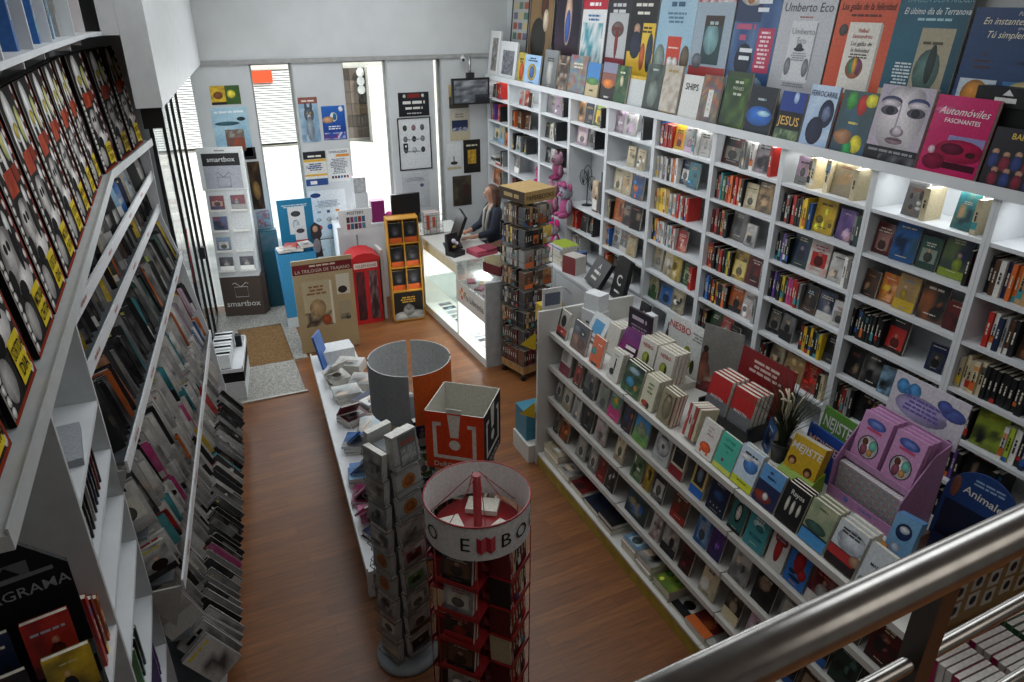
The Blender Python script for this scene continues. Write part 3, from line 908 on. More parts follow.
plush(3.84, 7.26, 1.52, 1.0, 'silver grey plush toy in pink, upper near side of the heap', 'a8507c', '94909c', 'bow')
plush(3.84, 7.46, 1.92, .8, 'mauve plush toy sitting topmost of the heap on the drawers', '8a3a62', '94707e', '')

# low drawer cabinet in front of the bookcases
cb = thing('drawer_cabinet', 'low white drawer cabinet standing before the wall bookcases', 'cabinet', (3.58, 5.45, 0))
MB().box(0, 0, .08, .35, 2.75, 1.05).box(0.03, 0, 0, .35, 2.75, .08).build('carcass', WHITE, cb)
MB().box(-.02, -.01, 1.05, .352, 2.76, 1.08).build('worktop', WHITE, cb)
for q in range(4):
    for r in range(3):
        d = MB().box(-.018, .03 + q * .68, .10 + r * .315, -.001, .03 + q * .68 + .665, .10 + r * .315 + .305).build('drawer', WHITE, cb)
        MB().tube([(-.035, q * .68 + .28, .3 + r * .315), (-.035, q * .68 + .44, .3 + r * .315)], .006, 6).build('handle', STEEL, d)
rg = random.Random(77)
zz = 1.082
for q, ch in enumerate(('w', 'a', 'e', 'w', 'c', 'h', 'b', 'l')):
    th = rg.uniform(.022, .04)
    mb = MB().box(-.11, -.14, 0, .11, .14, th, ch, {'-x': 'd8d2c4', '-y': 'd8d2c4'})
    put(tag(mb.build('picture_book', PR), '%s book lying flat, %s from the bottom of the pile on the drawers' % (NAMES[ch], ORD[q + 1]), 'book'), 3.73 + rg.uniform(-.015, .015), 6.98 + rg.uniform(-.01, .01), zz, rg.uniform(-.12, .12))
    zz += th + .0012
bxs = [((3.66, 6.58, 1.082), .17, .22, .2, 'redwhite', 'white and red boxed set standing on the drawer cabinet')]
mb = MB().box(-.085, -.1, 0, .085, .1, .2, 'd6d2ca', {'-x': '8a3a3c', '-y': 'cfc9c0'})
put(tag(mb.build('boxed_set', PR), bxs[0][5], 'box'), 3.68, 6.62, 1.082, .3)
mb = MB().box(-.07, -.03, 0, .07, .04, .16, '4a4468', {'+z': '5c78a8'})
put(tag(mb.build('boxed_set', PR), 'violet and blue boxed set behind the white and red one on the cabinet', 'box'), 3.85, 6.79, 1.082, 0)
def sign_box(name, lab, x, y, z, w, h, txts, yaw, lean):
    mb = MB()
    mb.box(-w / 2, 0, 0, w / 2, .05, h, '17171a')
    for t, u, v, k, b in txts:
        mb.text(t, (u * w, 0, v * h), (1, 0, 0), (0, 0, 1), k * h, 'd6d4ce', b, 0, w * .9)
    return put(tag(mb.build(name, PR), lab, 'display'), x, y, z, yaw, lean)
sign_box('display_card', 'black display card with white pyramid lettering lying back on the drawer cabinet', 3.62, 6.15, 1.085, .36, .30, [('A', -.02, .62, .26, .02), ('AGATHA', 0, .42, .17, .01), ('CHRISTIE', 0, .2, .17, .01)], -PI / 2 - .15, .55)
sign_box('display_card', 'black display card with a white letter C standing upright on the cabinet', 3.66, 5.72, 1.085, .26, .42, [('C', 0, .36, .36, .02), ('novela', 0, .16, .09, 0)], -PI / 2 - .1, .2)

# ------------------------------------------------------------------ books and posters standing on the ledge
ZL = 2.8655
L_IT = [
    ('framed', 9.82, 9.46, 3.42, 'narrow white framed print of two tall figures, first on the ledge by the window wall', [('bg', 'd8d8d4', 'd8d8d4'), ('r', .2, .12, .8, .88, '9a9a98'), ('nr', .2, .12, .8, .88, '5a564e', 7)], None),
    ('framed', 9.42, 8.86, 3.31, 'white framed print with grey street scene, second on the ledge', [('bg', 'd2d4d4', 'd6d8d8'), ('r', .14, .12, .86, .8, '8a8c90'), ('nr', .14, .12, .86, .8, '50545c', 8)], None),
    ('book', 8.85, 8.63, 3.20, 'yellow and orange picture book behind the pale blue one on the ledge', [('bg', 'b0a040', 'c8a848'), ('e', .6, .4, .3, .3, 'c05030'), ('n', '5a8a50', 4, .4)], None),
    ('book', 8.62, 8.17, 3.19, 'pale blue picture book with a cartoon-like yellow shape on the ledge', [('bg', '8fb4dc', '9cc0e4'), ('e', .5, .45, .28, .28, 'c0a850'), ('e', .5, .45, .16, .2, '4a68a0'), ('n', 'dfe8f0', 6, .3)], None),
    ('book', 8.12, 7.77, 3.27, 'grey book with a pale statue on its cover', [('bg', '5c605e', '84888a'), ('e', .5, .45, .22, .4, 'a8a8a4'), ('n', '6c706c', 5, .4)], None),
    ('book', 7.73, 7.47, 3.23, 'black and white photo book with brown figures', [('bg', '2a2420', '4a4038'), ('n', 'c8beb0', 6, .7), ('n', '7a4a30', 7, .4)], None),
    ('book', 7.47, 7.08, 3.25, 'large atlas with a multicoloured map pattern', [('bg', '5c7896', '6c88a8'), ('n', 'b04a44', 6, .6), ('n', 'c8a860', 8, .4), ('n', '4a7a5a', 9, .3)], None),
    ('book', 7.05, 6.78, 3.20, 'book with a blue sky over yellow fields, on the ledge', [('bg', 'a89860', 'a89860'), ('r', 0, .5, 1, 1, '4a86c4'), ('r', 0, .0, 1, .42, 'c0b088'), ('e', .5, .5, .5, .1, '5a8a50')], [('ATLAS', .5, .22, .09, '3a3020')]),
    ('book', 6.76, 6.48, 3.22, 'dark book with an orange sunset over black hills', [('bg', '1c1416', '2a1c1c'), ('r', 0, .45, 1, 1, '8a5a50'), ('e', .5, .48, .4, .12, 'e8823a'), ('r', 0, .75, 1, 1, '8a8ca4')], [('VIAJES', .5, .12, .08, 'd8d4cc')]),
    ('book', 6.47, 6.24, 3.21, 'green nature book with a small bright waterfall', [('bg', '1f3424', '33523a'), ('n', '6a8a50', 6, .6), ('e', .5, .62, .14, .14, 'c8c0a0'), ('r', 0, 0, 1, .3, '2c5430')], [('BOSQUES', .5, .8, .08, 'd8dcc8')]),
    ('book', 5.97, 5.69, 3.26, 'dark grey-green book with a misty figure', [('bg', '3a4440', '5c6862'), ('e', .5, .4, .3, .28, '78847c'), ('n', '2c3430', 5, .5)], [('NIEBLA', .5, .86, .07, 'b8c0b8')]),
    ('book', 5.68, 5.41, 3.27, 'beige book scattered with small brown birds', [('bg', 'cac4b8', 'c4bcae'), ('n', '8a7464', 9, .45), ('r', 0, 0, 1, .1, '6a5a50')], None),
    ('book', 5.40, 5.12, 3.21, 'white book titled SHIPS on the ledge', [('bg', 'd4d4d0', 'd8d8d4')], [('SHIPS', .5, .68, .2, '26282c', .01)]),
    ('book', 5.11, 4.86, 3.23, 'patchwork book of many small coloured pictures with a white title strip', [('bg', '5a5a60', '6a5a50'), ('n', 'c85a3a', 7, .7), ('n', '3a6a9a', 8, .6), ('n', 'd8b050', 9, .4), ('r', .36, .18, .62, .72, 'd8d8d4')], [('T', .49, .6, .08, 'd'), ('I', .49, .5, .08, 'd'), ('P', .49, .4, .08, 'd'), ('O', .49, .3, .08, 'd')]),
    ('book', 4.85, 4.55, 3.28, 'green forest book with pale leaf lettering', [('bg', '1e3020', '2f4c2a'), ('n', '6a8c3a', 5, .6), ('r', 0, .9, 1, 1, '3a4a34'), ('r', 0, 0, .06, 1, '2c3c2a')], [('GRANDES', .55, .8, .075, 'c8ccb8'), ('PAISAJES', .55, .7, .075, 'c8ccb8'), ('DE AGUA', .55, .6, .075, 'c8ccb8')]),
    ('book', 4.53, 4.24, 3.20, 'black book with a blue glowing horizon', [('bg', '14181e', '262c34'), ('e', .5, .42, .5, .2, '2a6ac0'), ('e', .65, .48, .25, .06, 'a8d0f0'), ('r', 0, 0, 1, .22, '182430')], [('TIERRA', .5, .72, .08, 'a8b4c0')]),
    ('book', 4.21, 3.96, 3.19, 'dark book titled JESUS in gold letters under a blue sky', [('bg', '2e4440', '24407c'), ('r', 0, .62, 1, 1, '26408a'), ('e', .6, .9, .1, .12, 'a8c0e8'), ('r', 0, .0, 1, .28, '3c5444'), ('nr', 0, .05, 1, .26, '8a9a70', 8), ('r', 0, .28, 1, .62, '14181e')], [('JESUS', .5, .36, .24, 'd8b060', .012)]),
    ('book', 3.94, 3.68, 3.26, 'pale blue railway book with a dark wheel', [('bg', '9ab4d4', 'b4c8de'), ('e', .72, .58, .26, .22, '28304c'), ('e', .72, .58, .14, .12, '6a7898'), ('e', .45, .3, .3, .22, '202640'), ('n', 'dfe6ee', 6, .4)], [('FERROCARRIL', .5, .83, .12, '28304c', .005)]),
    ('book', 3.67, 3.38, 3.25, 'book with green, yellow and red abstract leaf shapes', [('bg', '3a4c5c', '4a5c5a'), ('e', .3, .85, .16, .14, '4a9a4c'), ('e', .62, .8, .14, .16, 'b83a34'), ('e', .86, .88, .18, .1, 'd8d040'), ('e', .72, .22, .18, .14, 'd8cc38'), ('e', .5, .12, .14, .14, '2f9a54'), ('e', .3, .3, .28, .12, 'a87a58'), ('n', '3a7aa8', 4, .3)], [('MEDUSA', .5, .5, .06, 'd8c868')]),
]
for k, (kind, ya, yb, zt, lab, ops, tt) in enumerate(L_IT):
    w = (ya - yb) - 0.012
    h = (zt - ZL) + 0.03
    if kind == 'framed':
        r = thing('framed_print', lab, 'picture')
        mb = MB()
        mb.art((-w / 2 + .02, 0, .02), (w - .04, 0, 0), (0, 0, h - .04), 9, 12, painter(ops, k))
        mb.build('print', PR, r)
        f = MB()
        f.box(-w / 2, -.006, 0, w / 2, .02, .02).box(-w / 2, -.006, h - .02, w / 2, .02, h).box(-w / 2, -.006, .02, -w / 2 + .02, .02, h - .02).box(w / 2 - .02, -.006, .02, w / 2, .02, h - .02).box(-w / 2 + .02, .004, .02, w / 2 - .02, .02, h - .02)
        f.build('frame', WHITE, r)
        o = r
    else:
        o = faced_book(w, h, .022, ops, 300 + k, lab, 'book', None, tt, nu=14, nv=20, name='large_picture_book', m=PR, dash=tt is None)
    put(o, 3.965 - (0.012 if k % 2 else 0), (ya + yb) / 2, ZL + .001, -PI / 2, .13)
# the Egyptian face, the pink car book and the football book
ops = [('bg', 'b4a8b4', 'b8b0ba'), ('e', .5, .62, .44, .46, 'cfc8cc'), ('n', '9a8ea8', 5, .3), ('e', .26, .8, .2, .07, '4a4c70'), ('e', .26, .775, .19, .055, 'c8c0c6'), ('e', .76, .8, .2, .07, '3c4678'), ('e', .76, .775, .19, .055, 'c8c0c6'),
       ('e', .26, .69, .17, .06, '55505e'), ('e', .27, .69, .08, .05, '22222a'), ('e', .76, .69, .17, .06, '55505e'), ('e', .75, .69, .08, .05, '22222a'), ('r', .44, .46, .47, .78, 'a094a4'), ('e', .51, .44, .13, .06, '8a7c8a'), ('e', .51, .46, .09, .06, 'c4bac0'), ('e', .5, .33, .17, .045, '8c747c'), ('e', .5, .345, .15, .012, '5c4a54'), ('r', 0, 0, 1, .24, '1a1a1e'), ('nr', .3, 0, 1, .16, '6c6e74', 9)]
put(faced_book(.375, .475, .03, ops, 330, 'large art book showing an Egyptian stone face above a black band', 'book', None, [('EL ARTE DE LOS FARAONES', .5, .17, .055, '8c8c90')], nu=34, nv=44, name='large_picture_book'), 3.955, 3.185, ZL + .001, -PI / 2, .13)
ops = [('bg', 'b81f5c', 'c23068'), ('n', 'd8487e', 3, .3), ('r', .38, .42, .98, .54, '8a86b4'), ('e', .42, .42, .1, .06, '9a94b0'), ('e', .62, .36, .42, .14, 'a81848'), ('e', .5, .38, .2, .07, '5c1030'), ('e', .82, .34, .08, .035, '3a1424'), ('e', .25, .2, .2, .1, '7c1238'), ('r', .42, .14, .96, .22, '3a0c20'), ('r', 0, 0, 1, .08, 'c02864'), ('e', .16, .34, .06, .05, 'd8b8c8'), ('e', .2, .82, .2, .05, 'd8688e')]
put(faced_book(.365, .455, .03, ops, 331, 'bright pink glossy car book titled in white script', 'book', None, [('Automóviles', .5, .78, .13, 'f0e4ea', 0, .35), ('FASCINANTES', .52, .685, .075, 'f0e4ea', .012)], nu=34, nv=42, name='large_picture_book', m=GLOSS), 3.95, 2.79, ZL + .001, -PI / 2, .13)
ops = [('bg', '17161c', '201e26'), ('r', 0, .82, 1, 1, '22222a')] + [('e', .12 + .19 * q, .62 - .03 * (q % 2), .06, .05, 'b08a70') for q in range(5)] + [('e', .12 + .19 * q, .48 - .03 * (q % 2), .085, .12, ['2a3a74', '7a1c34'][q % 2]) for q in range(5)] + [('e', .2 + .2 * q, .34, .06, .05, 'a88068') for q in range(4)] + [('e', .2 + .2 * q, .2, .085, .12, ['7a1c34', '2a3a74'][q % 2]) for q in range(4)] + [('n', '2c2c34', 8, .2)]
put(faced_book(.33, .33, .025, ops, 332, 'black football book with rows of players and gold title letters', 'book', None, [('BARÇA', .5, .84, .13, 'd8b850', .015)], nu=26, nv=24, name='large_picture_book'), 3.95, 2.415, ZL + .001, -PI / 2, .13)
pb = thing('black_carton', 'long black carton with white emblem lying behind the pink car book', 'box', (4.04, 2.60, 3.288), -PI / 2)
mb = MB().box(-.18, 0, 0, .42, .10, .095, '141416')
mb.text('Pedernal', (-.0, 0, .02), (1, 0, 0), (0, 0, 1), .045, 'd8d8d6', .004)
mb.poly([(-.03, -.001, .06), (.03, -.001, .06), (0, -.001, .092)], 'd8d8d6')
mb.dashes((.25, 0, .076), (1, 0, 0), (0, 0, 1), .12, .007, 'b8b8b6', 5, 3)
mb.build('carton_body', PR, pb)
MB().box(-.18, 0.0, .0955, .42, .10, .098, '202024').build('carton_lid', PR, pb)
bp = MB().box(-.14, 0, 0, .2, .05, .42, '121214')
put(tag(bp.build('black_case', PRM), 'black case standing on the ledge between the pink car book and the football book', 'case'), 4.05, 2.60, ZL + .001, -PI / 2)
# posters behind
def ledge_poster(k, ya, yb, lab, ops, titles, dash=(), zt=4.12, z0=ZL + .001, x=4.12, nu=20, nv=34):
    w, h = ya - yb - .002, zt - z0
    x -= .006 * (k % 2)
    mb = MB()
    mb.art((-w / 2, 0, 0), (w, 0, 0), (0, 0, h), nu, nv, painter(ops, 400 + k))
    mb.box(-w / 2, .0004, 0, w / 2, .008, h, 'd8d6d0')
    V = lambda z: (z - z0)
    for q in titles:
        mb.text(q[0], (q[1] * w, 0, V(q[2])), (1, 0, 0), (0, 0, 1), q[3], q[4], q[5] if len(q) > 5 else 0, q[6] if len(q) > 6 else 0, w * .9)
    for q in dash:
        mb.dashes((q[0] * w, 0, V(q[1])), (1, 0, 0), (0, 0, 1), q[2] * w, q[3], q[4], q[5], k)
    return put(tag(mb.build('poster', PR), lab, 'poster'), x, (ya + yb) / 2, z0, -PI / 2, .08)
def fz(z, zt=4.12):
    return (z - ZL) / (zt - ZL)
ledge_poster(0, 9.47, 8.92, 'black-edged poster of tiny book covers in rows, above the framed prints', [('bg', '1c1c1c', '1c1c1c'), ('r', .08, .02, .92, .98, '9a9c98')] + [('r', .14 + .28 * a, fz(3.36 + .12 * b), .36 + .28 * a, fz(3.44 + .12 * b), ['4a6a5a', '8a4a3c', '5c5c6c', 'a89a70'][(a + b) % 4]) for a in range(3) for b in range(6)], [])
ledge_poster(1, 8.87, 8.25, 'brown poster with dark seated figures', [('bg', '6a5236', '8a6e48'), ('e', .62, fz(3.75), .16, .12, '4a2c20'), ('e', .4, fz(3.38), .35, .2, '26241f'), ('e', .7, fz(3.6), .12, .1, 'c8b8a0'), ('n', '3c3226', 4, .4)], [])
ledge_poster(2, 8.18, 7.58, 'dark purple poster of a night city with a lit tower', [('bg', '241c2c', '181824'), ('n', '4a3048', 5, .5), ('e', .5, fz(3.62), .14, .22, 'c8a890'), ('e', .5, fz(3.55), .1, .14, '3a5aa0'), ('r', 0, fz(2.9), 1, fz(3.35), '30202c')], [])
ledge_poster(3, 7.54, 7.03, 'white poster with red heading over colourful picture blocks', [('bg', 'd6d6d4', 'd8d8d8'), ('r', 0, fz(3.73), 1, 1, 'b0283a'), ('r', .12, fz(3.45), .5, fz(3.6), 'b86a30'), ('r', .5, fz(3.45), .88, fz(3.6), '4a7a5a'), ('r', .05, fz(3.25), .6, fz(3.44), '9a5a34'), ('nr', .05, fz(3.2), .9, fz(3.6), '3a8a9a', 7)], [('NOVEDADES', 0, 3.76, .06, 'f0e8e8', .003)], ((0, 3.66, .7, .02, '2a6a9a', 2),))
ledge_poster(4, 7.03, 6.57, 'dark poster showing a grey book with a red tree', [('bg', '24242a', '2c2c32'), ('r', .1, fz(3.28), .9, fz(3.7), 'b4b6b8'), ('r', .1, fz(3.2), .9, fz(3.28), '7c2430'), ('e', .5, fz(3.55), .26, .06, '6c5a58'), ('e', .5, fz(3.42), .07, .12, '7a2a2a')], [('CIPRÉS', 0, 3.53, .07, '6a3a3a')], ((0, 3.76, .8, .03, 'c8c8c8', 2),))
ledge_poster(5, 6.57, 6.11, 'black and yellow poster with a man in a dark suit beside a yellow book', [('bg', '16161a', '18181c'), ('r', 0, fz(2.9), 1, fz(3.36), 'd8b034'), ('e', .3, fz(3.56), .12, .045, 'b08a74'), ('e', .3, fz(3.42), .22, .1, '222a40'), ('r', .52, fz(3.26), .98, fz(3.62), 'dcb83c'), ('e', .85, fz(3.36), .12, .14, '22304c'), ('e', .6, fz(3.32), .1, .1, 'b85a2c')], [('CUANDO NO QUEDAN', 0, 3.76, .05, 'e0dcd0', .003), ('MÁS ESTRELLAS', 0, 3.69, .045, 'e0dcd0', .003)], ((.2, 3.57, .35, .018, '4a3c14', 2),))
ledge_poster(6, 6.10, 5.55, 'light blue poster showing a red book with two white figures', [('bg', '86aec6', 'a4c4d6'), ('n', 'b8d0dc', 3, .3), ('r', .34, fz(3.08), .72, fz(3.52), 'c8402c'), ('e', .46, fz(3.3), .08, .04, 'e6e0d8'), ('e', .6, fz(3.3), .08, .04, 'e6e0d8'), ('e', .86, fz(3.34), .12, .09, '6a5a48'), ('r', .76, fz(2.95), 1, fz(3.22), '9a2c2c'), ('e', .16, fz(3.3), .16, .12, '7c8c84'), ('r', 0, fz(2.9), .34, fz(3.1), 'b8b4a4')], [('Cuentos', 0, 3.76, .07, '3a5a78')], ((0, 3.7, .55, .018, '5a7c94', 3), (.03, 3.42, .3, .012, 'f0d8c8', 1)))
ledge_poster(7, 5.54, 5.05, 'grey-blue poster showing a dark sea book above a red base', [('bg', '9aa4b0', '9cb0bc'), ('r', .28, fz(3.32), .78, fz(3.7), '2c4448'), ('e', .5, fz(3.52), .2, .1, '78a0a4'), ('r', .28, fz(3.62), .78, fz(3.7), '3a2c28'), ('r', 0, fz(2.9), 1, fz(3.3), 'a03a38'), ('e', .2, fz(3.34), .14, .05, '6a7078'), ('nr', 0, fz(3.8), 1, 1, 'd8dee2', 8)], [], ((.03, 3.63, .3, .025, 'a8b8b8', 1), (.2, 3.22, .4, .016, 'e0c8c4', 1)))
ledge_poster(8, 5.04, 4.54, 'deep blue poster of a ship in storm with a pink text block', [('bg', '24406c', '3c5c8c'), ('n', '8aa8c8', 4, .4), ('r', 0, fz(3.66), .6, 1, '2c3c5c'), ('e', .35, fz(3.38), .2, .1, '1c2436'), ('e', .4, fz(3.2), .5, .07, '9ab4cc'), ('r', .6, fz(3.3), .95, fz(3.62), 'b83a5c'), ('e', .35, fz(3.85), .3, .06, 'd0c8c0'), ('e', .3, fz(3.85), .1, .05, 'c07a40')], [('TERROR', -.2, 3.6, .075, 'b85a78', .004), ('AZUL', -.2, 3.52, .075, 'b85a78', .004)], ((-.1, 3.44, .45, .03, 'e0e4e8', 2), (.27, 3.58, .28, .016, 'f0d0d8', 9), (.15, 3.79, .45, .03, 'e0e4ea', 2)))
ledge_poster(9, 4.53, 4.01, 'silver-white poster of a pale novel with a small hat drawing', [('bg', 'b4b6ba', 'c4c6ca'), ('n', '989ca2', 2.4, .35), ('r', .26, fz(3.27), .74, fz(3.68), 'cfd0d2'), ('r', .72, fz(3.29), .75, fz(3.67), '8a8c92'), ('e', .48, fz(3.49), .1, .012, '34363c'), ('e', .48, fz(3.505), .06, .02, '34363c'), ('e', .32, fz(3.37), .06, .05, '7c7e84'), ('e', .66, fz(3.37), .06, .05, '7c7e84')], [('Umberto Eco', 0, 3.74, .085, '4a4c52', 0, .1), ('Umberto', 0, 3.59, .06, '8c8e94'), ('Eco', 0, 3.53, .06, '8c8e94')], ((0, 3.7, .3, .008, 'a04848', 1), (0, 3.46, .3, .008, '8c8e94', 4), (0, 3.25, .5, .008, '7a7c82', 2)))
ledge_poster(10, 4.00, 3.52, 'orange-red poster showing a white book with a balloon of coloured petals', [('bg', 'c0401c', 'c85a40'), ('n', 'd08468', 2, .3), ('r', .26, fz(3.24), .80, fz(3.68), 'dad6cc'), ('r', .79, fz(3.26), .83, fz(3.67), 'a8a49c'), ('e', .17, fz(3.63), .08, .03, '4a4240'), ('e', .5, fz(3.40), .15, .055, '9a5a3c'), ('e', .44, fz(3.41), .05, .04, '3c7a5c'), ('e', .56, fz(3.41), .05, .04, '7a3a6a'), ('e', .5, fz(3.42), .04, .045, 'd09a34')], [('Las gafas de la felicidad', 0, 3.755, .062, '3c1c18', .003, .2), ('Rafael', .02, 3.62, .036, 'a83a30', .002, .2), ('Santandreu', .02, 3.585, .036, 'a83a30', .002, .2), ('Las gafas de', .03, 3.54, .036, '2c2a28', .002, .2), ('la felicidad', .03, 3.50, .036, '2c2a28', .002, .2)], ((0, 3.815, .7, .02, 'f0dcd4', 1), (0, 3.715, .6, .014, '5c2418', 1), (.03, 3.48, .35, .009, '4a4846', 2)))
ledge_poster(11, 3.52, 3.03, 'teal poster showing a beige book with a figure on a dark disc', [('bg', '184a5c', '2a6a80'), ('n', '12303c', 3, .4), ('r', .42, fz(3.3), .88, fz(3.66), 'a09880'), ('e', .62, fz(3.42), .18, .1, '4c6c66'), ('e', .66, fz(3.46), .06, .09, '22302e'), ('r', 0, fz(2.9), 1, fz(3.30), 'b8ac90'), ('r', .42, fz(3.2), .86, fz(3.32), 'a09880')], [('El último día de Terranova', .05, 3.735, .052, 'dce4e6', .002, .25), ('TAMBIÉN DESAPARECER', .05, 3.80, .055, '7ca8b4', .002)], ((.12, 3.57, .35, .016, '4a4438', 1), (-.22, 3.45, .3, .01, 'c8d4d6', 9), (.05, 3.7, .6, .014, '9ac0c8', 1)))
ledge_poster(12, 3.01, 2.40, 'dark blue poster showing two books with orange and cream discs', [('bg', '3a78a0', '24416c'), ('r', 0, fz(3.52), 1, 1, '233f68'), ('r', .04, fz(3.36), .40, fz(3.61), 'c4d0da'), ('e', .21, fz(3.5), .13, .085, 'd08c3c'), ('r', .46, fz(3.36), .90, fz(3.61), '3c74a4'), ('e', .65, fz(3.5), .16, .095, 'd8c890'), ('e', .14, fz(3.27), .12, .03, '7aa83a')], [('Porque', -.02, 3.735, .03, 'd8d8dc', 0, .3), ('En instantes de felicidad', .0, 3.69, .05, 'e6e0c8', .002, .3), ('eres', -.02, 3.665, .026, 'd8d8dc', 0, .3), ('Tú simplemente tú', -.02, 3.622, .05, 'e6e0c8', .002, .3), ('En', -.29, 3.53, .03, '6a4420', 0, .3), ('instante de', -.29, 3.495, .026, '6a4420', 0, .3), ('felicidad', -.29, 3.46, .028, '6a4420', 0, .3), ('Tú', .15, 3.535, .034, '3c3420', 0, .3), ('simplemente', .15, 3.495, .03, '3c3420', 0, .3), ('tú', .15, 3.455, .03, '3c3420', 0, .3)], zt=3.775, nu=30)
mb = MB().art((-.14, 0, 0), (.28, 0, 0), (0, 0, .3), 5, 8, painter([('bg', 'c8cccc', 'd0d4d4'), ('r', 0, .9, 1, 1, 'd8b034')], 9)).box(-.14, .0004, 0, .14, .01, .3, 'w')
put(tag(mb.build('blank_card', PR), 'plain white card standing on the ledge after the green waterfall book', 'card'), 3.975, 6.10, ZL + .001, -PI / 2, .13)

# ------------------------------------------------------------------ long double-sided display gondola
XG = 2.485
GY = [4.86, 3.69, 2.515, 1.34]
GZ = [1.309, 1.0, 0.69, 0.365]       # tier tops
for k in range(3):
    y1, y0 = GY[k], GY[k + 1]
    g = thing('display_gondola', 'white stepped book gondola section, %s from the counter end' % ORD[k + 1], 'shelving', (0, y0, 0), group='white gondola sections')
    w = y1 - y0
    MB().box(XG - .07, .001, 0.0, 3.3, w - .001, .045).build('base_plinth', GOND, g)
    MB().box(XG - .085, .002, 0.0, XG - .0701, w - .002, .105, 'a8922c').build('price_strip', mat('yellow_strip', '9c882e', .45, noise=.1), g)
    mb = MB().box(XG - .087, .002, .1055, 2.80, w - .002, .125)
    for q in range(int(w / .03)):
        mb.box(XG - .0874, .02 + q * .03, .111, XG - .0871, .028 + q * .03, .118)
    mb.build('base_deck', GOND, g)
    MB().box(2.86, .001, .1255, 2.89, w - .001, 1.27).build('back_panel', GOND, g)
    for q, z in enumerate(GZ):
        x1 = 3.30 if q == 0 else 2.858
        MB().box(XG + .012, .006, z - .03, x1, w - .006, z).build('shelf', GOND, g)
        MB().box(XG, .006, z - .035, XG + .0115, w - .006, z + .006).build('price_rail', GOND, g)
    for y in ((.0012,) if k == 2 else ()):
        MB().box(XG - .094, -.03, 0, 3.3, -.002, 1.5).build('end_panel', GOND, g)
    if k == 0:
        MB().box(XG - .094, w + .002, 0, 3.3, w + .03, 1.5).build('end_panel', GOND, g)

def gon_book(y1, y0, tier, cols, lab, h=None, t=.02, titles=None, ops=None, n=1, group=None, x=None, lean=.22, seed=None, spine=None, nu=11, nv=16, dash=True, m=None):
    w = (y1 - y0) - .006
    h = min(.245, (h or min(.24, max(.19, w * 1.5))) * (1.06 if tier else 1.0))
    seed = seed or int(y1 * 1000) + tier * 37
    z = GZ[tier] + .001
    xx = (XG + .034) if x is None else x
    th = t
    for q in range(n):
        lb = lab if q == 0 else 'copy %s of the %s' % (['', 'two', 'three', 'four', 'five'][q], lab.replace('top of ', ''))
        if q:
            lb = ' '.join(lb.split()[:9]) + ', %s behind' % ORD[q + 1]
        o = faced_book(w, h, th, ops or rart(cols, seed), seed, lb, 'book', group, titles, nu=nu, nv=nv, spine=spine, dash=dash, m=m)
        put(o, xx + q * (th + .003) / math.cos(lean), (y1 + y0) / 2 + q * .002, z, -PI / 2, lean)
TOPB = [
    (4.80, 4.64, 'rw', 'paperback with black and white portrait over a red band, first on the gondola top', [('bg', '8a8680', 'b0aca4'), ('e', .5, .62, .25, .22, '2c2826'), ('r', 0, 0, .14, 1, '2a2626'), ('r', 0, .12, 1, .36, 'b0302a'), ('r', 0, 0, 1, .12, '2a2424')], [('MARTA', .55, .2, .07, 'e6dcd4')], 1),
    (4.56, 4.32, 'mk', 'wide brown book with huddled figures, second on the gondola top', [('bg', '6e4c40', '3c4250'), ('e', .3, .35, .25, .2, '8a6452'), ('e', .65, .3, .22, .2, '5a3c34'), ('e', .6, .7, .25, .14, '2c2c34'), ('e', .25, .72, .2, .12, '5c626c')], [('CIEN', .68, .64, .1, 'd8d2c8')], 1),
    (4.25, 4.09, 'ot', 'orange paperback with a teal disc beside the brown book', [('bg', 'd05c30', 'd8683c'), ('e', .25, .45, .22, .14, '3a8a88'), ('r', .2, .0, .75, .08, '26262a')], [('la vida', .65, .72, .08, 'e8dcd0')], 1),
    (3.99, 3.84, 'wk', 'white paperback with a black ink figure on the gondola top', [('bg', 'd2cfc6', 'd6d3ca'), ('e', .35, .25, .2, .12, '1a1a1c'), ('e', .5, .5, .07, .2, '2c2c30'), ('e', .5, .7, .06, .05, '1a1a1c')], None, 2),
    (3.79, 3.57, 'bg', 'jungle-scene paperback with blue figure and a dark top', [('bg', '2c4c2c', '16242c'), ('n', '5c8a4a', 6, .6), ('e', .4, .4, .22, .15, '3a8ab0'), ('e', .5, .78, .3, .1, '8ab8d4'), ('e', .75, .3, .1, .1, 'b87a40')], None, 3),
    (3.55, 3.40, 'cr', 'cream paperback with green lettering and red dress at the foot', [('bg', 'd0cdb0', 'd4d0b8'), ('e', .4, .12, .3, .1, 'a83428'), ('e', .62, .1, .12, .1, '2c2420')], [('Cuando', .55, .75, .09, '6a7c3c', 0, .2), ('abras', .5, .62, .09, '6a7c3c', 0, .2), ('el baúl', .55, .49, .09, '6a7c3c', 0, .2)], 4),
    (3.35, 3.19, 'ae', 'tan paperback with a standing portrait, face of a stack of three', [('bg', '8c8468', '9c9478'), ('e', .5, .5, .3, .4, '7c745c'), ('e', .5, .72, .12, .1, 'a89478'), ('r', .85, .05, .95, .95, '5c2c28')], None, 3),
]
for y1, y0, cc, lab, ops, tt, n in TOPB:
    gon_book(y1, y0, 0, cc, lab, h=.225, ops=ops, titles=tt, n=n, t=.024, lean=.22, dash=True)
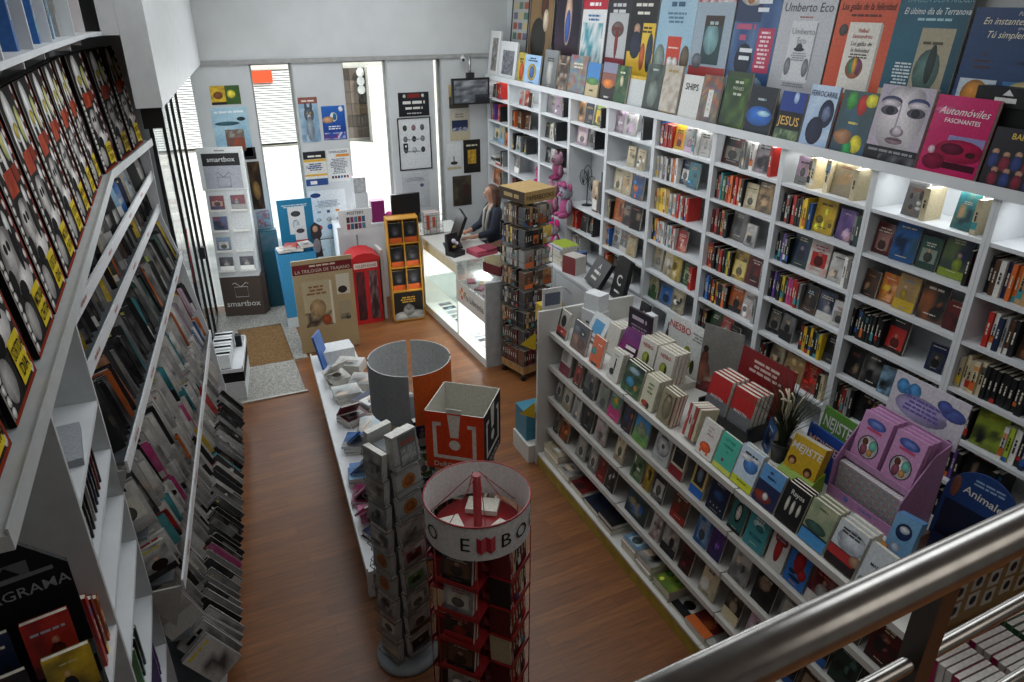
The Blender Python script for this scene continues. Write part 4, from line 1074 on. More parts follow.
# four books seen by their spines
for q, (c, t) in enumerate((('c05a58', .018), ('d6d2c8', .032), ('b04a44', .02), ('c8bfa0', .022))):
    mb = MB().box(-t / 2, 0, 0, t / 2, .14, .22, c, {'+z': 'd9d3c3', '+y': 'd9d3c3'})
    mb.text('Novela' if q == 1 else 'Cartas', (t * .2, 0, .12), (0, 0, 1), (-1, 0, 0), t * .6, 'a83a34' if q == 1 else 'e6dcd0')
    put(tag(mb.build('paperback', PR), ['faded red', 'white', 'brick red', 'cream'][q] + ' book spine, %s of four spines on the gondola top' % ORD[q + 1], 'book'), XG + .05, 3.075 - q * .031, GZ[0] + .001, -PI / 2, .2)
TOP2 = [
    (2.935, 2.775, 'white paperback with an orange elephant on the gondola top', [('bg', 'd6d4cc', 'd8d6d0'), ('e', .5, .26, .32, .14, 'd85a2c'), ('r', .25, .06, .36, .26, 'd85a2c'), ('r', .62, .06, .73, .26, 'd85a2c')], [('la mujer', .5, .82, .07, 'b83a40', .002), ('en el', .45, .72, .07, '2a3a5a', .002), ('elefante', .55, .62, .08, 'b83a40', .002)], .225, 1, .02),
    (2.765, 2.605, 'turquoise paperback with yellow foot beside the orange elephant book', [('bg', '4cae98', '52b8a2'), ('r', 0, 0, 1, .14, 'c8cc58'), ('e', .4, .3, .08, .05, '8a3a5c')], [('LET HER', .5, .82, .1, '22564c'), ('SUMMER', .5, .66, .1, '22564c'), ('IN', .5, .52, .09, '22564c')], .225, 1, .02),
    (2.60, 2.43, 'white and blue feather-pattern paperback with a lime green band', [('bg', 'c4d4e0', 'b8cce0'), ('e', .6, .62, .34, .2, '4c7ec0'), ('e', .3, .74, .3, .08, 'e0e6ec'), ('e', .75, .8, .22, .07, 'dfe8f0'), ('n', 'e2e8ee', 4, .4), ('r', 0, 0, 1, .2, 'c6cc30')], None, .24, 2, .02),
    (2.42, 2.25, 'navy paperback with pale blue top and red bird shapes', [('bg', '20284c', '20284c'), ('r', 0, .58, 1, 1, '5c94c8'), ('e', .4, .2, .4, .14, '8a342c'), ('e', .5, .25, .12, .1, 'd0ccc8')], [('LEER', .45, .83, .09, '2a3c64', .004), ('MENTES', .5, .7, .09, '2a3c64', .004)], .225, 1, .024),
    (2.24, 2.08, 'black paperback titled Rayos with three white flashes', [('bg', '18181a', '1c1c1e'), ('e', .28, .5, .07, .2, 'c4c2b4'), ('e', .52, .48, .07, .19, 'c4c2b4'), ('e', .78, .5, .07, .17, 'c4c2b4')], [('Rayos', .55, .76, .17, 'd4d2c8', .012)], .225, 3, .02),
    (2.07, 1.905, 'pale green seascape hardback with a sky-blue band, beside the black book', [('bg', '8a9474', 'b0b090'), ('n', '6a8468', 4, .5), ('e', .45, .42, .42, .12, '3c5a50'), ('r', 0, .26, 1, .32, '22303c'), ('r', 0, 0, 1, .27, '4a90c8')], [('El mar', .5, .84, .08, '6a6c50', 0, .2)], .235, 3, .026),
    (1.895, 1.72, 'white hardback with a pale dome over red and black blocks', [('bg', 'c4ccd0', 'ccd2d4'), ('e', .6, .65, .5, .26, 'b8c4ce'), ('e', .6, .68, .42, .22, 'c8d0d6'), ('r', 0, 0, 1, .42, '2c2022'), ('r', 0, .2, .9, .4, 'b03434'), ('e', .9, .36, .2, .12, 'a8866c')], None, .235, 3, .03),
    (1.71, 1.545, 'white book titled MADRID nearest the steel rail', [('bg', 'c6cdd2', 'ccd2d6'), ('e', .25, .16, .2, .1, '7c8488'), ('r', .1, .06, .4, .12, '4c5458')], [('MADRID', .5, .55, .1, '2a2c30', .006)], .235, 1, .028),
]
for y1, y0, lab, ops, tt, h, n, t in TOP2:
    gon_book(y1, y0, 0, 'w', lab, h=h, ops=ops, titles=tt, n=n, t=t, lean=.28, nu=16, nv=24, dash=tt is None, seed=int(y1 * 999))
T2 = [
    (4.73, 4.56, 'wd', 'white over dark red'), (4.49, 4.37, 'mr', 'brown face'), (4.32, 4.16, 'ez', 'grey photograph'), (4.11, 3.96, 'wg', 'pale green and white'), (3.95, 3.79, 'tp', 'rainbow pink and green'),
    (3.75, 3.63, 'no', 'dark night scene'), (3.60, 3.43, 'bl', 'blue sky and green meadow'), (3.35, 3.18, 'we', 'white line-drawn wheel'), (3.16, 3.02, 'kr', 'black panel over dark red'), (2.94, 2.81, 'yb', 'yellow and black over blue'),
    (2.77, 2.61, 'nk', 'midnight blue'), (2.57, 2.45, 'tk', 'dark teal with a white face'), (2.43, 2.27, 'ts', 'turquoise with a white whale'), (2.25, 2.12, 'wr', 'white with red lobster'), (2.11, 1.965, 'br', 'blue with red lobster'), (1.955, 1.79, 'dw', 'dark red with white letters'), (1.76, 1.6, 'kc', 'black and cream'), (1.57, 1.41, 'dk', 'dark red and black')]
SPEC = {
    'rainbow pink and green': [('bg', 'c43a70', '3a9a8a'), ('e', .5, .6, .35, .25, '4ab06a'), ('e', .5, .62, .2, .14, 'd8a83a'), ('r', 0, 0, 1, .35, 'c83a78')],
    'white over dark red': [('bg', 'cfccc6', 'd4d0ca'), ('r', 0, .0, 1, .36, '7c1c30'), ('r', .1, .42, .6, .8, 'a8a4a0')],
    'blue sky and green meadow': [('bg', '6a9a3a', '4a9ad0'), ('r', 0, .42, 1, 1, '4a98d0'), ('e', .5, .42, .4, .2, '8a9a7a'), ('e', .4, .55, .14, .12, '9a9488'), ('n', 'a8c46a', 6, .3)],
    'white line-drawn wheel': [('bg', 'b4b4b4', 'bcbcbc'), ('e', .5, .5, .42, .3, '9a9a9c'), ('e', .5, .5, .36, .26, 'c4c4c4'), ('e', .5, .5, .1, .07, '55565a')],
    'black panel over dark red': [('bg', 'c8c0a8', 'ccc4ac'), ('r', .08, .35, .92, .92, '1c1c1e'), ('r', 0, 0, 1, .28, '8a1f2c')],
    'yellow and black over blue': [('bg', 'c0a860', 'c8b070'), ('r', .14, .3, .86, .9, '1e2024'), ('e', .5, .6, .2, .2, '6a7a8a'), ('r', 0, 0, 1, .24, '2a6ac0')],
    'midnight blue': [('bg', '141c34', '1a2440'), ('e', .5, .5, .3, .12, '2c4a80'), ('e', .2, .2, .03, .02, 'd8d8d0'), ('e', .4, .18, .03, .02, 'd8d8d0'), ('e', .6, .2, .03, .02, 'd8d8d0'), ('e', .8, .18, .03, .02, 'd8d8d0')],
    'dark teal with a white face': [('bg', '2a5c58', '347068'), ('e', .5, .52, .24, .28, '16181a'), ('e', .5, .52, .17, .2, 'd4d0c8'), ('e', .44, .56, .03, .02, '16181a'), ('e', .57, .56, .03, .02, '16181a'), ('r', 0, 0, 1, .08, '1a1a1c')],
    'turquoise with a white whale': [('bg', '3f8c92', '48989c'), ('e', .5, .62, .3, .1, 'b8d4d4'), ('e', .58, .56, .2, .08, '2c6c74'), ('e', .5, .3, .35, .05, '2c7078')],
    'white with red lobster': [('bg', 'c8c6c0', 'cccac4'), ('e', .5, .5, .2, .34, 'a42424'), ('e', .3, .75, .14, .12, 'b02c28'), ('e', .74, .72, .14, .1, '8a1c20')],
    'blue with red lobster': [('bg', '2a68b0', '3070b8'), ('e', .5, .6, .26, .3, '9a2024'), ('e', .75, .36, .2, .14, 'a02424'), ('e', .3, .3, .16, .05, '1c2a44'), ('e', .5, .18, .3, .05, '1c2a44')],
}
for q, (y1, y0, cc, nm) in enumerate(T2):
    gon_book(y1, y0, 1, cc, '%s book cover, %s along the gondola tier under the top' % (nm, ORD[q + 1]), h=.24, ops=SPEC.get(nm), seed=700 + q, lean=.2)
T3 = [
    (4.80, 4.69, 'eh', 'grey and white'), (4.67, 4.52, 'ch', 'beige portrait'), (4.49, 4.36, 'we', 'white with grey circle'), (4.33, 4.17, 'kz', 'black and charcoal'), (4.12, 3.96, 'wr', 'white over red'),
    (3.82, 3.70, 'cm', 'cream with standing figures'), (3.59, 3.46, 'gw', 'green with white figure'), (3.43, 3.34, 'yk', 'yellow and black'), (3.32, 3.19, 'kh', 'dark grey lettered'), (3.10, 2.94, 'mr', 'brown-red skull'),
    (2.84, 2.71, 'bw', 'blue over white'), (2.70, 2.58, 'un', 'violet-blue'), (2.50, 2.35, 'wz', 'white with round faces'), (2.30, 2.14, 'kz', 'solid black'), (2.1, 1.96, 'ek', 'grey and black'), (1.9, 1.74, 'kb', 'black with blue'), (1.72, 1.57, 'xk', 'dark green and black'), (1.55, 1.4, 'zn', 'charcoal and navy')]
for q, (y1, y0, cc, nm) in enumerate(T3):
    gon_book(y1, y0, 2, cc, '%s book cover, %s along the gondola tier third from the top' % (nm, ORD[q + 1]), h=.235, seed=800 + q, lean=.2)
T4 = [
    (4.81, 4.72, 'kw', 'black and white'), (4.70, 4.55, 'ok', 'orange and black'), (4.40, 4.25, 'eh', 'grey photograph'), (4.19, 4.07, 'he', 'pale grey'), (4.05, 3.93, 'dr', 'brick red'), (3.92, 3.79, 'kw', 'black lettered'),
    (3.62, 3.36, 'xb', 'wide dark green and gold'), (3.30, 3.19, 'wd', 'white with dark red'), (3.16, 3.00, 'hk', 'pale with black figure'), (2.95, 2.83, 'dk', 'dark red skyline'), (2.73, 2.58, 'cw', 'cream'), (2.50, 2.36, 'kc', 'dark portrait'), (2.3, 2.16, 'vw', 'pale pink'), (2.05, 1.9, 'kb', 'black'), (1.88, 1.73, 'mk', 'brown and black'), (1.71, 1.56, 'wk', 'white and black lettered'), (1.54, 1.4, 'kx', 'black and green')]
for q, (y1, y0, cc, nm) in enumerate(T4):
    gon_book(y1, y0, 3, cc, '%s book cover, %s along the lowest slanted gondola tier' % (nm, ORD[q + 1]), h=.235, seed=900 + q, lean=.22)
FLAT = [(4.66, .26, 'cwcwc', 'cream'), (4.43, .2, 'ewk', 'white and black'), (4.20, .2, 'wd', 'dark red'), (3.96, .22, 'kn', 'navy'), (3.73, .2, 'wkn', 'dark blue'), (3.40, .18, 'wtws', 'pale blue'), (3.20, .18, 'hwhw', 'white'), (2.98, .18, 'glgl', 'green'), (2.78, .2, 'w', 'white'), (2.60, .2, 'rd', 'smoky red'), (2.42, .17, 'ee', 'grey'), (2.2, .2, 'kw', 'black'), (1.95, .2, 'wh', 'white'), (1.7, .2, 'ek', 'grey')]
for q, (yc, w, cols, nm) in enumerate(FLAT):
    z = .1265
    rg = random.Random(q)
    for j, c in enumerate(cols):
        th = rg.uniform(.018, .034)
        mb = MB()
        L, D = w, .25
        mb.box(-L / 2, .0, 0, L / 2, D, th, c, {'-y': 'd2ccbc', '+x': 'cfc8b8'})
        if j == len(cols) - 1:
            mb.art((-L / 2, 0, th + .0004), (L, 0, 0), (0, D, 0), 8, 10, painter(rart({'cream': 'cw', 'white and black': 'wk', 'dark red': 'dr', 'navy': 'nk', 'dark blue': 'kn', 'pale blue': 'sb', 'white': 'wk', 'green': 'lg', 'smoky red': 'do', 'grey': 'eh', 'black': 'ke'}[nm], 60 + q), 60 + q))
        lab = '%s book lying flat on the gondola base, %s pile along, layer %s' % (NAMES[c], ORD[q + 1], ['one', 'two', 'three', 'four', 'five'][j])
        put(tag(mb.build('flat_book', PR), lab, 'book', 'books lying on the gondola base'), XG - .06 + rg.uniform(0, .012), yc + rg.uniform(-.006, .006), z, -PI / 2)
        z += th + .001

# ------------------------------------------------------------------ second row on the gondola top
GT = GZ[0] + .001
def block(name, lab, cat, x, y, w, d, h, col, cols=None, yaw=-PI / 2, z=GT, art=None, m=None, lean=0, titles=(), group=None):
    mb = MB().box(-w / 2, 0, 0, w / 2, d, h, col, cols)
    if art:
        mb.art((-w / 2 + .001, -.0006, .001), (w - .002, 0, 0), (0, 0, h - .002), 12, 14, painter(art, int(y * 100)))
    for q in titles:
        mb.text(q[0], (q[1] * w, -.0008, q[2] * h), (1, 0, 0), (0, 0, 1), q[3] * h, q[4], q[5] if len(q) > 5 else 0, 0, w * .9)
    return put(tag(mb.build(name, m or PR), lab, cat, group), x, y, z, yaw, lean)
block('white_box', 'tall white box standing at the counter end of the gondola top', 'box', 2.78, 4.72, .19, .14, .19, 'd8dadb', yaw=-PI / 2 + .2, titles=[('Kobo', 0, .4, .2, '4c5054')])
block('white_box', 'small white box balanced on top of the tall white box', 'box', 2.80, 4.72, .16, .12, .14, 'dfe1e2', yaw=-PI / 2 + .35, z=GT + .192)
block('ereader_box', 'white e-reader box with a blue screen picture, slanting on the gondola top', 'box', 2.69, 4.50, .24, .07, .22, 'cfd2d2', yaw=-PI / 2, lean=.45, art=[('bg', 'd2d5d5', 'd4d7d7'), ('r', .2, .28, .8, .8, '5c9cc8'), ('n', 'c8d4dc', 2, .1)], titles=[('eReader', 0, .1, .1, '5a5e62')])
for q in range(4):
    mb = MB().box(-.08, 0, 0, .08, .028, .235, ['d4d2c8', 'c8c8bc', 'd0d0c8', 'd8d6ce'][q], {'+z': 'dad6c8'})
    put(tag(mb.build('white_paperback', PR), 'white paperback seen edge-on, %s of the upright stack before the purple display' % ORD[q + 1], 'book'), 2.72 + q * .033, 4.29, GT, -PI / 2 + .05, .22)
block('framed_card', 'black card with a pale oval face beside the white stack', 'card', 3.10, 4.45, .13, .015, .30, '222024', art=[('bg', '1c1c1e', '262428'), ('e', .5, .6, .2, .2, 'b8a898'), ('e', .5, .3, .3, .14, '3c3a3e')], lean=.15)
block('white_carton', 'slim white carton standing behind the white paperback stack', 'box', 3.02, 4.24, .09, .07, .30, 'cfd2d4')
block('bottle_card', 'white card showing a dark bottle, behind the white stack', 'card', 3.14, 4.14, .12, .015, .34, 'c4c8ca', art=[('bg', 'c0c4c6', 'ccd0d2'), ('e', .4, .3, .18, .3, '3c2420'), ('r', .34, .5, .46, .75, '4c2c28')], lean=.1)
pd = thing('cardboard_display', 'dark purple cardboard display with a black header and magenta foot', 'display', (2.72, 4.065, GT), -PI / 2 + .1)
MB().box(-.13, .12, 0, .13, .14, .42, '281428').art((-.129, .1195, .2), (.258, 0, 0), (0, 0, .22), 8, 8, painter([('bg', '2a1830', '1c141e'), ('e', .6, .5, .4, .3, '3a2440')], 3)).text('Carmen', (0, .119, .34), (1, 0, 0), (0, 0, 1), .055, 'c8b8c8').dashes((0, .119, .29), (1, 0, 0), (0, 0, 1), .18, .014, 'a890a8', 2, 2).build('header_card', PR, pd)
MB().extr([(0, 0), (.119, 0), (.119, .26), (0, .03)], 'x', -.13, .13, '7c2468').build('tray', PR, pd)
d2 = Matrix.Rotation(-.42, 4, 'X')
mb = MB()
mb.M = Matrix.Translation((0, -.012, .03)) @ d2
mb.art((-.11, 0, 0), (.22, 0, 0), (0, 0, .25), 10, 12, painter([('bg', '9a2060', '5a2468'), ('n', '8a3a7c', 4, .3), ('r', .3, .2, .95, .6, '26161e')], 4))
mb.text('CINCO', (.02, 0, .11), (1, 0, 0), (0, 0, 1), .05, 'e0d8dc', .006).text('VECES', (.02, 0, .065), (1, 0, 0), (0, 0, 1), .05, 'e0d8dc', .006)
mb.build('front_cover', PR, pd)
# white cardboard header and two stacks of red and white novels
nd = thing('cardboard_display', 'white cardboard display with large red lettering and a pear on its header', 'display', (2.74, 3.76, GT), -PI / 2 + .06)
MB().box(-.2, .0, 0, .2, .26, .05, 'c9c5ba').build('tray', PR, nd)
hb = MB()
hb.M = Matrix.Translation((.02, .27, 0)) @ Matrix.Rotation(-.1, 4, 'X')
hb.art((-.20, 0, .03), (.42, 0, 0), (0, 0, .40), 14, 14, painter([('bg', 'd0d2ce', 'd4d6d4'), ('e', .52, .34, .1, .22, '9aa63c'), ('e', .52, .26, .14, .14, 'a4ae48'), ('e', .7, .22, .05, .14, '34321e')], 5))
hb.box(-.20, .0006, .0, .22, .008, .43, 'c8cac8')
hb.text('NESBO', (-.09, 0, .33), (1, 0, 0), (0, 0, 1), .075, 'b03434', .01)
hb.dashes((.11, 0, .36), (1, 0, 0), (0, 0, 1), .13, .012, '8a8c8c', 3, 6)
hb.build('header_card', PR, nd)
NOV = [('bg', 'd0ccc2', 'd4d0c6'), ('e', .5, .42, .22, .2, '9aa244'), ('e', .62, .4, .06, .16, '3a3420'), ('r', 0, .0, 1, .2, 'c04a2c')]
for s, (dx, n) in enumerate(((-.1, 5), (.1, 4))):
    for q in range(n):
        b = faced_book(.185, .24, .03, NOV, 50, 'white novel with red title and pear, %s stack of the white display, copy %s' % (['window-side', 'rail-side'][s], ['one', 'two', 'three', 'four', 'five'][q]), 'book', None, [('NESBO', .5, .76, .15, 'b03030', .012)], name='novel', spine='c8c2b6')
        v = Matrix.Translation((2.74, 3.76, GT)) @ Matrix.Rotation(-PI / 2 + .06, 4, 'Z') @ Matrix.Translation((dx, .015 + q * .035, .051)) @ tilt(.18)
        b.matrix_world = v
# standing portrait panel
pp = thing('standing_panel', 'grey standing cardboard panel with a kneeling couple at its foot', 'display', (3.06, 3.43, GT), -PI / 2 + .35)
mb = MB()
mb.M = Matrix.Rotation(-.06, 4, 'X')
mb.art((-.15, 0, 0), (.30, 0, 0), (0, 0, .50), 18, 24, painter([('bg', '6c6a66', '8e8c88'), ('n', '7a7874', 6, .5), ('e', .12, .5, .1, .12, '6a3c30'), ('e', .12, .64, .07, .05, '2a1c18'), ('e', .1, .3, .2, .18, '8a5a4a'), ('e', .5, .18, .34, .1, 'a88a78'), ('r', 0, 0, 1, .08, '5c2428'), ('e', .4, .1, .3, .08, '7a2c30')], 6))
mb.box(-.15, .0006, 0, .15, .006, .50, '8e8c88')
mb.build('printed_panel', PR, pp)
MB().extr([(.045, 0), (.18, 0), (.04, .3)], 'x', -.004, .004, 'a8a6a0').build('strut', PR, pp)
# red display with two stacks
rd = thing('cardboard_display', 'black tray display with a dark red header board', 'display', (2.84, 3.07, GT), -PI / 2 + .05)
MB().box(-.23, -.01, 0, .23, .26, .05, '151517').box(-.23, -.01, .05, -.215, .26, .11, '151517').box(.215, -.01, .05, .23, .26, .11, '151517').box(-.215, -.01, .05, .215, .005, .075, '151517').build('tray', PR, rd)
hb = MB()
hb.M = Matrix.Translation((.02, .26, .04)) @ Matrix.Rotation(-.12, 4, 'X')
hb.art((-.23, 0, 0), (.46, 0, 0), (0, 0, .40), 10, 10, painter([('bg', '8a1c20', '7a181c'), ('r', 0, .0, 1, .06, '5c1216')], 7))
hb.box(-.23, .0006, 0, .23, .008, .40, '6a1418')
hb.dashes((.0, 0, .33), (1, 0, 0), (0, 0, 1), .32, .018, 'd4b8b0', 3, 8)
hb.build('header_card', PR, rd)
RN = [('bg', '5a5c60', '64666a'), ('r', 0, .42, 1, 1, 'ae2626'), ('n', 'b83434', 3, .1)]
RN = [('bg', 'ae2626', 'b42a2a'), ('r', 0, 0, 1, .4, '6c6e72')]
for s, (dx, n) in enumerate(((-.108, 4), (.108, 4))):
    for q in range(n):
        b = faced_book(.185, .25, .03, RN, 51, 'red and grey novel, %s stack in the black display, copy %s' % (['window-side', 'rail-side'][s], ['one', 'two', 'three', 'four'][q]), 'book', None, [('MAESTRA', .5, .37, .11, 'd8d4d0', .012)], name='novel', spine='b8b4ae', m=PR)
        b.matrix_world = Matrix.Translation((2.84, 3.07, GT)) @ Matrix.Rotation(-PI / 2 + .05, 4, 'Z') @ Matrix.Translation((dx, .012 + q * .036, .052)) @ tilt(.2)
# blue book and plant
mb = cover_mb(.14, .21, .03, rart('bn', 9), 9)
pages_mb(.14, .21, .03, mb)
put(tag(mb.build('blue_paperback', PR), 'blue paperback leaning between the red display and the potted grass', 'book'), 2.90, 2.745, GT, -PI / 2 - .5, .15)
pl = thing('potted_grass', 'dark green grass plant with pale curled tips in a black pot', 'plant', (2.93, 2.64, GT))
MB().lathe([(.045, 0), (.06, .1), (.062, .11), (.05, .108)], 16, 'k').build('pot', DARK, pl)
rg = random.Random(12)
pl.scale = (1.15, 1.15, 1.15)
lv = MB()
for q in range(190):
    a = rg.uniform(0, 2 * PI)
    L = rg.uniform(.24, .42)
    sp = rg.uniform(.15, .85)
    w = .0042
    pts = []
    for s in range(6):
        t = s / 5
        r = .02 + sp * L * t * t
        pts.append((Vector((math.cos(a) * r, math.sin(a) * r, .1 + L * (t - .35 * sp * t * t)))))
    side = Vector((-math.sin(a), math.cos(a), 0)) * w
    c = C(rg.choice(['22281a', '2c3420', '3a4028', '1c2016']))
    for s in range(5):
        k0, k1 = 1 - s / 5.5, 1 - (s + 1) / 5.5
        lv.face([lv.pt(pts[s] - side * k0), lv.pt(pts[s] + side * k0), lv.pt(pts[s + 1] + side * k1), lv.pt(pts[s + 1] - side * k1)], c)
o = lv.build('foliage', PRM, pl)
fl = MB()
for q in range(9):
    a = rg.uniform(0, 2 * PI)
    r0 = rg.uniform(.02, .09)
    pts = [(math.cos(a) * r0 * t + .012 * math.sin(5 * t + q), math.sin(a) * r0 * t + .012 * math.cos(5 * t), .2 + .24 * t - (.06 * max(0, t - .7) * 3)) for t in [s / 7 for s in range(8)]]
    fl.tube(pts, .0045, 5, 'c8c0a4')
fl.build('blossom', PRM, pl)
# lime display boxes
def ml_box(x, y, z, w, h, col, txt, tcol, lab, lean, tz=.5):
    mb = MB().box(-w / 2, 0, 0, w / 2, .012, h, col)
    mb.text(txt, (0, 0, h * tz), (1, 0, 0), (0, 0, 1), h * .28, tcol, .012, 0, w * .85)
    return put(tag(mb.build('lettered_board', PR), lab, 'display'), x, y, z, -PI / 2 - .05, lean)
ml_box(3.10, 2.46, GT, .24, .36, '5a8a3a', 'NEJISTE', 'd8d8d4', 'green header board with white letters, rearmost behind the yellow box', .12, .68)
ml_box(3.0, 2.44, GT, .26, .28, '22489a', 'MEJISTE', 'e0b09a', 'blue header board with orange letters behind the yellow box', .12, .6)
yb = thing('display_box', 'yellow and lime green display box with white letters and two children', 'display', (2.79, 2.40, GT), -PI / 2 + .1)
mb = MB()
mb.M = Matrix.Translation((0, .015, .02)) @ Matrix.Rotation(-.32, 4, 'X')
mb.art((-.105, 0, 0), (.21, 0, 0), (0, 0, .27), 14, 18, painter([('bg', 'c8a024', 'd0a828'), ('e', .2, .45, .13, .1, '5a3420'), ('e', .2, .42, .08, .07, 'c89068'), ('e', .75, .36, .13, .11, '4a2c1c'), ('e', .75, .33, .08, .07, 'b8845c')], 10))
mb.box(-.105, .0006, 0, .105, .06, .27, 'b08c20', {'+z': 'd8d2c0'})
mb.text('MEJISTE', (0, 0, .19), (1, 0, 0), (0, 0, 1), .06, 'e6e2da', .012, .1)
mb.build('card_pack', PR, yb)
MB().extr([(-.02, 0), (.12, 0), (.12, .12), (-.02, .06)], 'x', -.115, .115, '7c9a2c').build('tray', PR, yb)
MB().ball(.02, -.022, .035, .06, .004, .026, col='6a2460').build('badge', PR, yb, label='purple oval badge')
# pink two-level display
pk = thing('pink_display', 'pink two-level cardboard display with bow header, full of pink booklets', 'display', (2.97, 2.07, GT), -PI / 2)
PKC = 'b88ab0'
s_ = MB()
for x in (-.245, .237):
    MB().extr([(-.03, 0), (.24, 0), (.24, .46), (.14, .42), (.04, .30), (-.03, .2)], 'x', x, x + .008, 'a97aa4').build('side_panel', PR, pk)
MB().box(-.236, .232, 0, .236, .24, .46, PKC).build('back_panel', PR, pk)
pk.scale = (.88, 1, 1.1)
MB().box(-.236, -.03, 0, .236, .231, .012, PKC).build('base_tray', PR, pk)
mb = MB().box(-.236, -.03, .0125, .236, -.024, .06, 'b07aa8')
mb.ball(-.1, -.031, .037, .02, .002, .014, col='5c6ab0').dashes((.05, -.0305, .034), (1, 0, 0), (0, 0, 1), .14, .009, '5c6ab0', 1, 4)
mb.build('front_lip', PR, pk)
MB().box(-.236, .03, .215, .236, .231, .223, PKC).box(-.236, .03, .223, .236, .036, .25, PKC).build('middle_shelf', PR, pk)
hb = MB()
hb.M = Matrix.Translation((.02, .25, .42)) @ Matrix.Rotation(-.1, 4, 'X')
bow = [('bg', 'c4c0c8', 'ccc8d0'), ('e', .14, .74, .09, .16, '4a8ac0'), ('e', .3, .74, .09, .16, '4a8ac0'), ('e', .22, .66, .05, .08, '3a70a8'), ('e', .45, .42, .36, .26, 'a8a0c8'), ('e', .84, .66, .16, .14, '4c5ca0'), ('e', .72, .74, .1, .12, '4c5ca0'), ('e', .9, .12, .04, .06, '9a5a90')]
hb.art((-.24, 0, 0), (.48, 0, 0), (0, 0, .24), 24, 14, painter(bow, 11))
hb.box(-.24, .0006, 0, .24, .007, .24, 'c4c0c8')
hb.dashes((-.02, 0, .14), (1, 0, 0), (0, 0, 1), .28, .011, '6a5ca0', 4, 9)
hb.build('header_card', PR, pk)
PB = [('bg', 'c08ab4', 'c490ba'), ('e', .5, .82, .34, .1, '4c60ac'), ('e', .5, .82, .24, .06, '6a7cc0'), ('r', .24, .66, .76, .72, 'b8486c'), ('e', .5, .34, .36, .24, '3a3440'), ('e', .5, .34, .32, .22, 'd0c8cc'), ('e', .64, .4, .13, .12, '6ab0a0'), ('e', .36, .42, .1, .08, '5a3424'), ('e', .38, .26, .12, .12, '8a4a5c'), ('e', .6, .24, .1, .08, 'c09050')]
def pkplace(o, dx, dy, dz, lean=0.0, yaw=0.0):
    o.matrix_world = Matrix.Translation((2.97, 2.07, GT)) @ Matrix.Rotation(-PI / 2, 4, 'Z') @ Matrix.Translation((dx * .88, dy, dz * 1.1)) @ Matrix.Rotation(yaw, 4, 'Z') @ tilt(lean) @ Matrix.Diagonal((.88, 1, 1.1, 1))
for s, dx in enumerate((-.115, .115)):
    for q in range(3):
        o = faced_book(.2, .25, .03, PB, 60, 'pink boxed booklet with a blue cloud title, %s side of the pink display, copy %s' % (['plant', 'rail'][s], ['one', 'two', 'three'][q]), 'booklet', name='booklet', spine='b080a8', nu=18, nv=20, dash=False, pagec='c490ba')
        pkplace(o, dx, .045 + q * .036, .224, .2)
for q in range(26):
    mb = MB().box(-.0072, 0, 0, .0072, .15, .186, 'a8a0a4', {'+z': 'd4ced0'})
    for j in range(9):
        mb.box(-.0073, -.0006, .008 + j * .019, .0073, -.0001, .019 + j * .019, ['b87a9c', '7aa090', '9c9aa0', 'b09a78', 'a4b0b8'][(j * 2 + q) % 5])
    pkplace(tag(mb.build('thin_booklet', PR), 'thin booklet with a dotted pastel spine, %s along the lower level of the pink display' % ORD[q + 1], 'booklet', 'thin pastel booklets in the pink display'), -.218 + q * .0172, .0, .013)
# dark blue round-topped board and small boxes by the rail
bb = thing('round_board', 'dark blue half-round header board with white lettering by the rail', 'display', (3.17, 1.645, GT + .002), -PI / 2 + .1)
mb = MB()
mb.M = Matrix.Rotation(-.12, 4, 'X')
P = [(-.17, 0), (.17, 0)] + [(.17 * math.cos(PI * s / 20), .28 + .16 * math.sin(PI * s / 20)) for s in range(21)]
mb.extr(P, 'y', .0, .012, '1e3c74')
mb.M = mb.M @ Matrix.Translation((0, -.0008, 0))
mb.quad((-.15, 0, 0), (.15, 0, 0), (.15, 0, .24), (-.15, 0, .24), '131a34')
mb.text('Animales', (.02, 0, .30), (.95, 0, -.1), (.1, 0, .95), .058, 'd8d6d0', .01)
mb.dashes((.02, 0, .39), (1, 0, 0), (0, 0, 1), .16, .01, '8aa4c8', 2, 5)
mb.ball(-.125, 0, .32, .022, .003, .06, col='7a4a3c')
mb.ball(.12, 0, .17, .05, .003, .025, col='7a3c4c')
mb.build('printed_board', PR, bb)
MB().box(-.15, -.1, 0, .15, -.015, .05, '16203c').build('tray', PR, bb)
block('pale_blue_box', 'pale blue upright box with a dark round logo beside the pink display', 'box', 2.74, 1.70, .12, .07, .27, '5c8cb8', yaw=-PI / 2 + .2, art=[('bg', '6a9ac4', '78a8d0'), ('e', .5, .72, .32, .16, '1e3460'), ('e', .5, .76, .2, .07, 'd0d8e0'), ('e', .4, .4, .2, .08, 'b8c8dc')], lean=.3)
block('yellow_box', 'yellow box with a blue round logo lying close to the steel rail', 'box', 2.76, 1.52, .11, .05, .2, 'c8a44c', yaw=-PI / 2 + .1, art=[('bg', 'd0b060', 'd8b864'), ('e', .5, .65, .36, .2, '24508c'), ('e', .5, .7, .22, .09, 'd8d4c8')], lean=.7)
block('brown_box', 'brown pictured box standing behind the pale blue box', 'box', 2.84, 1.72, .12, .08, .2, '5c3a2c', yaw=-PI / 2 + .1, art=[('bg', '5a3c30', '7a5644'), ('n', 'a87a5c', 5, .5)])
block('orange_booklet', 'orange and green booklet leaning against the pale blue box', 'booklet', 2.66, 1.80, .12, .012, .16, 'c8702c', yaw=-PI / 2 - .3, art=[('bg', 'b84a2c', 'c89a34'), ('e', .3, .6, .3, .2, '5a9a3c'), ('n', 'c83a2c', 4, .4)], lean=.5)
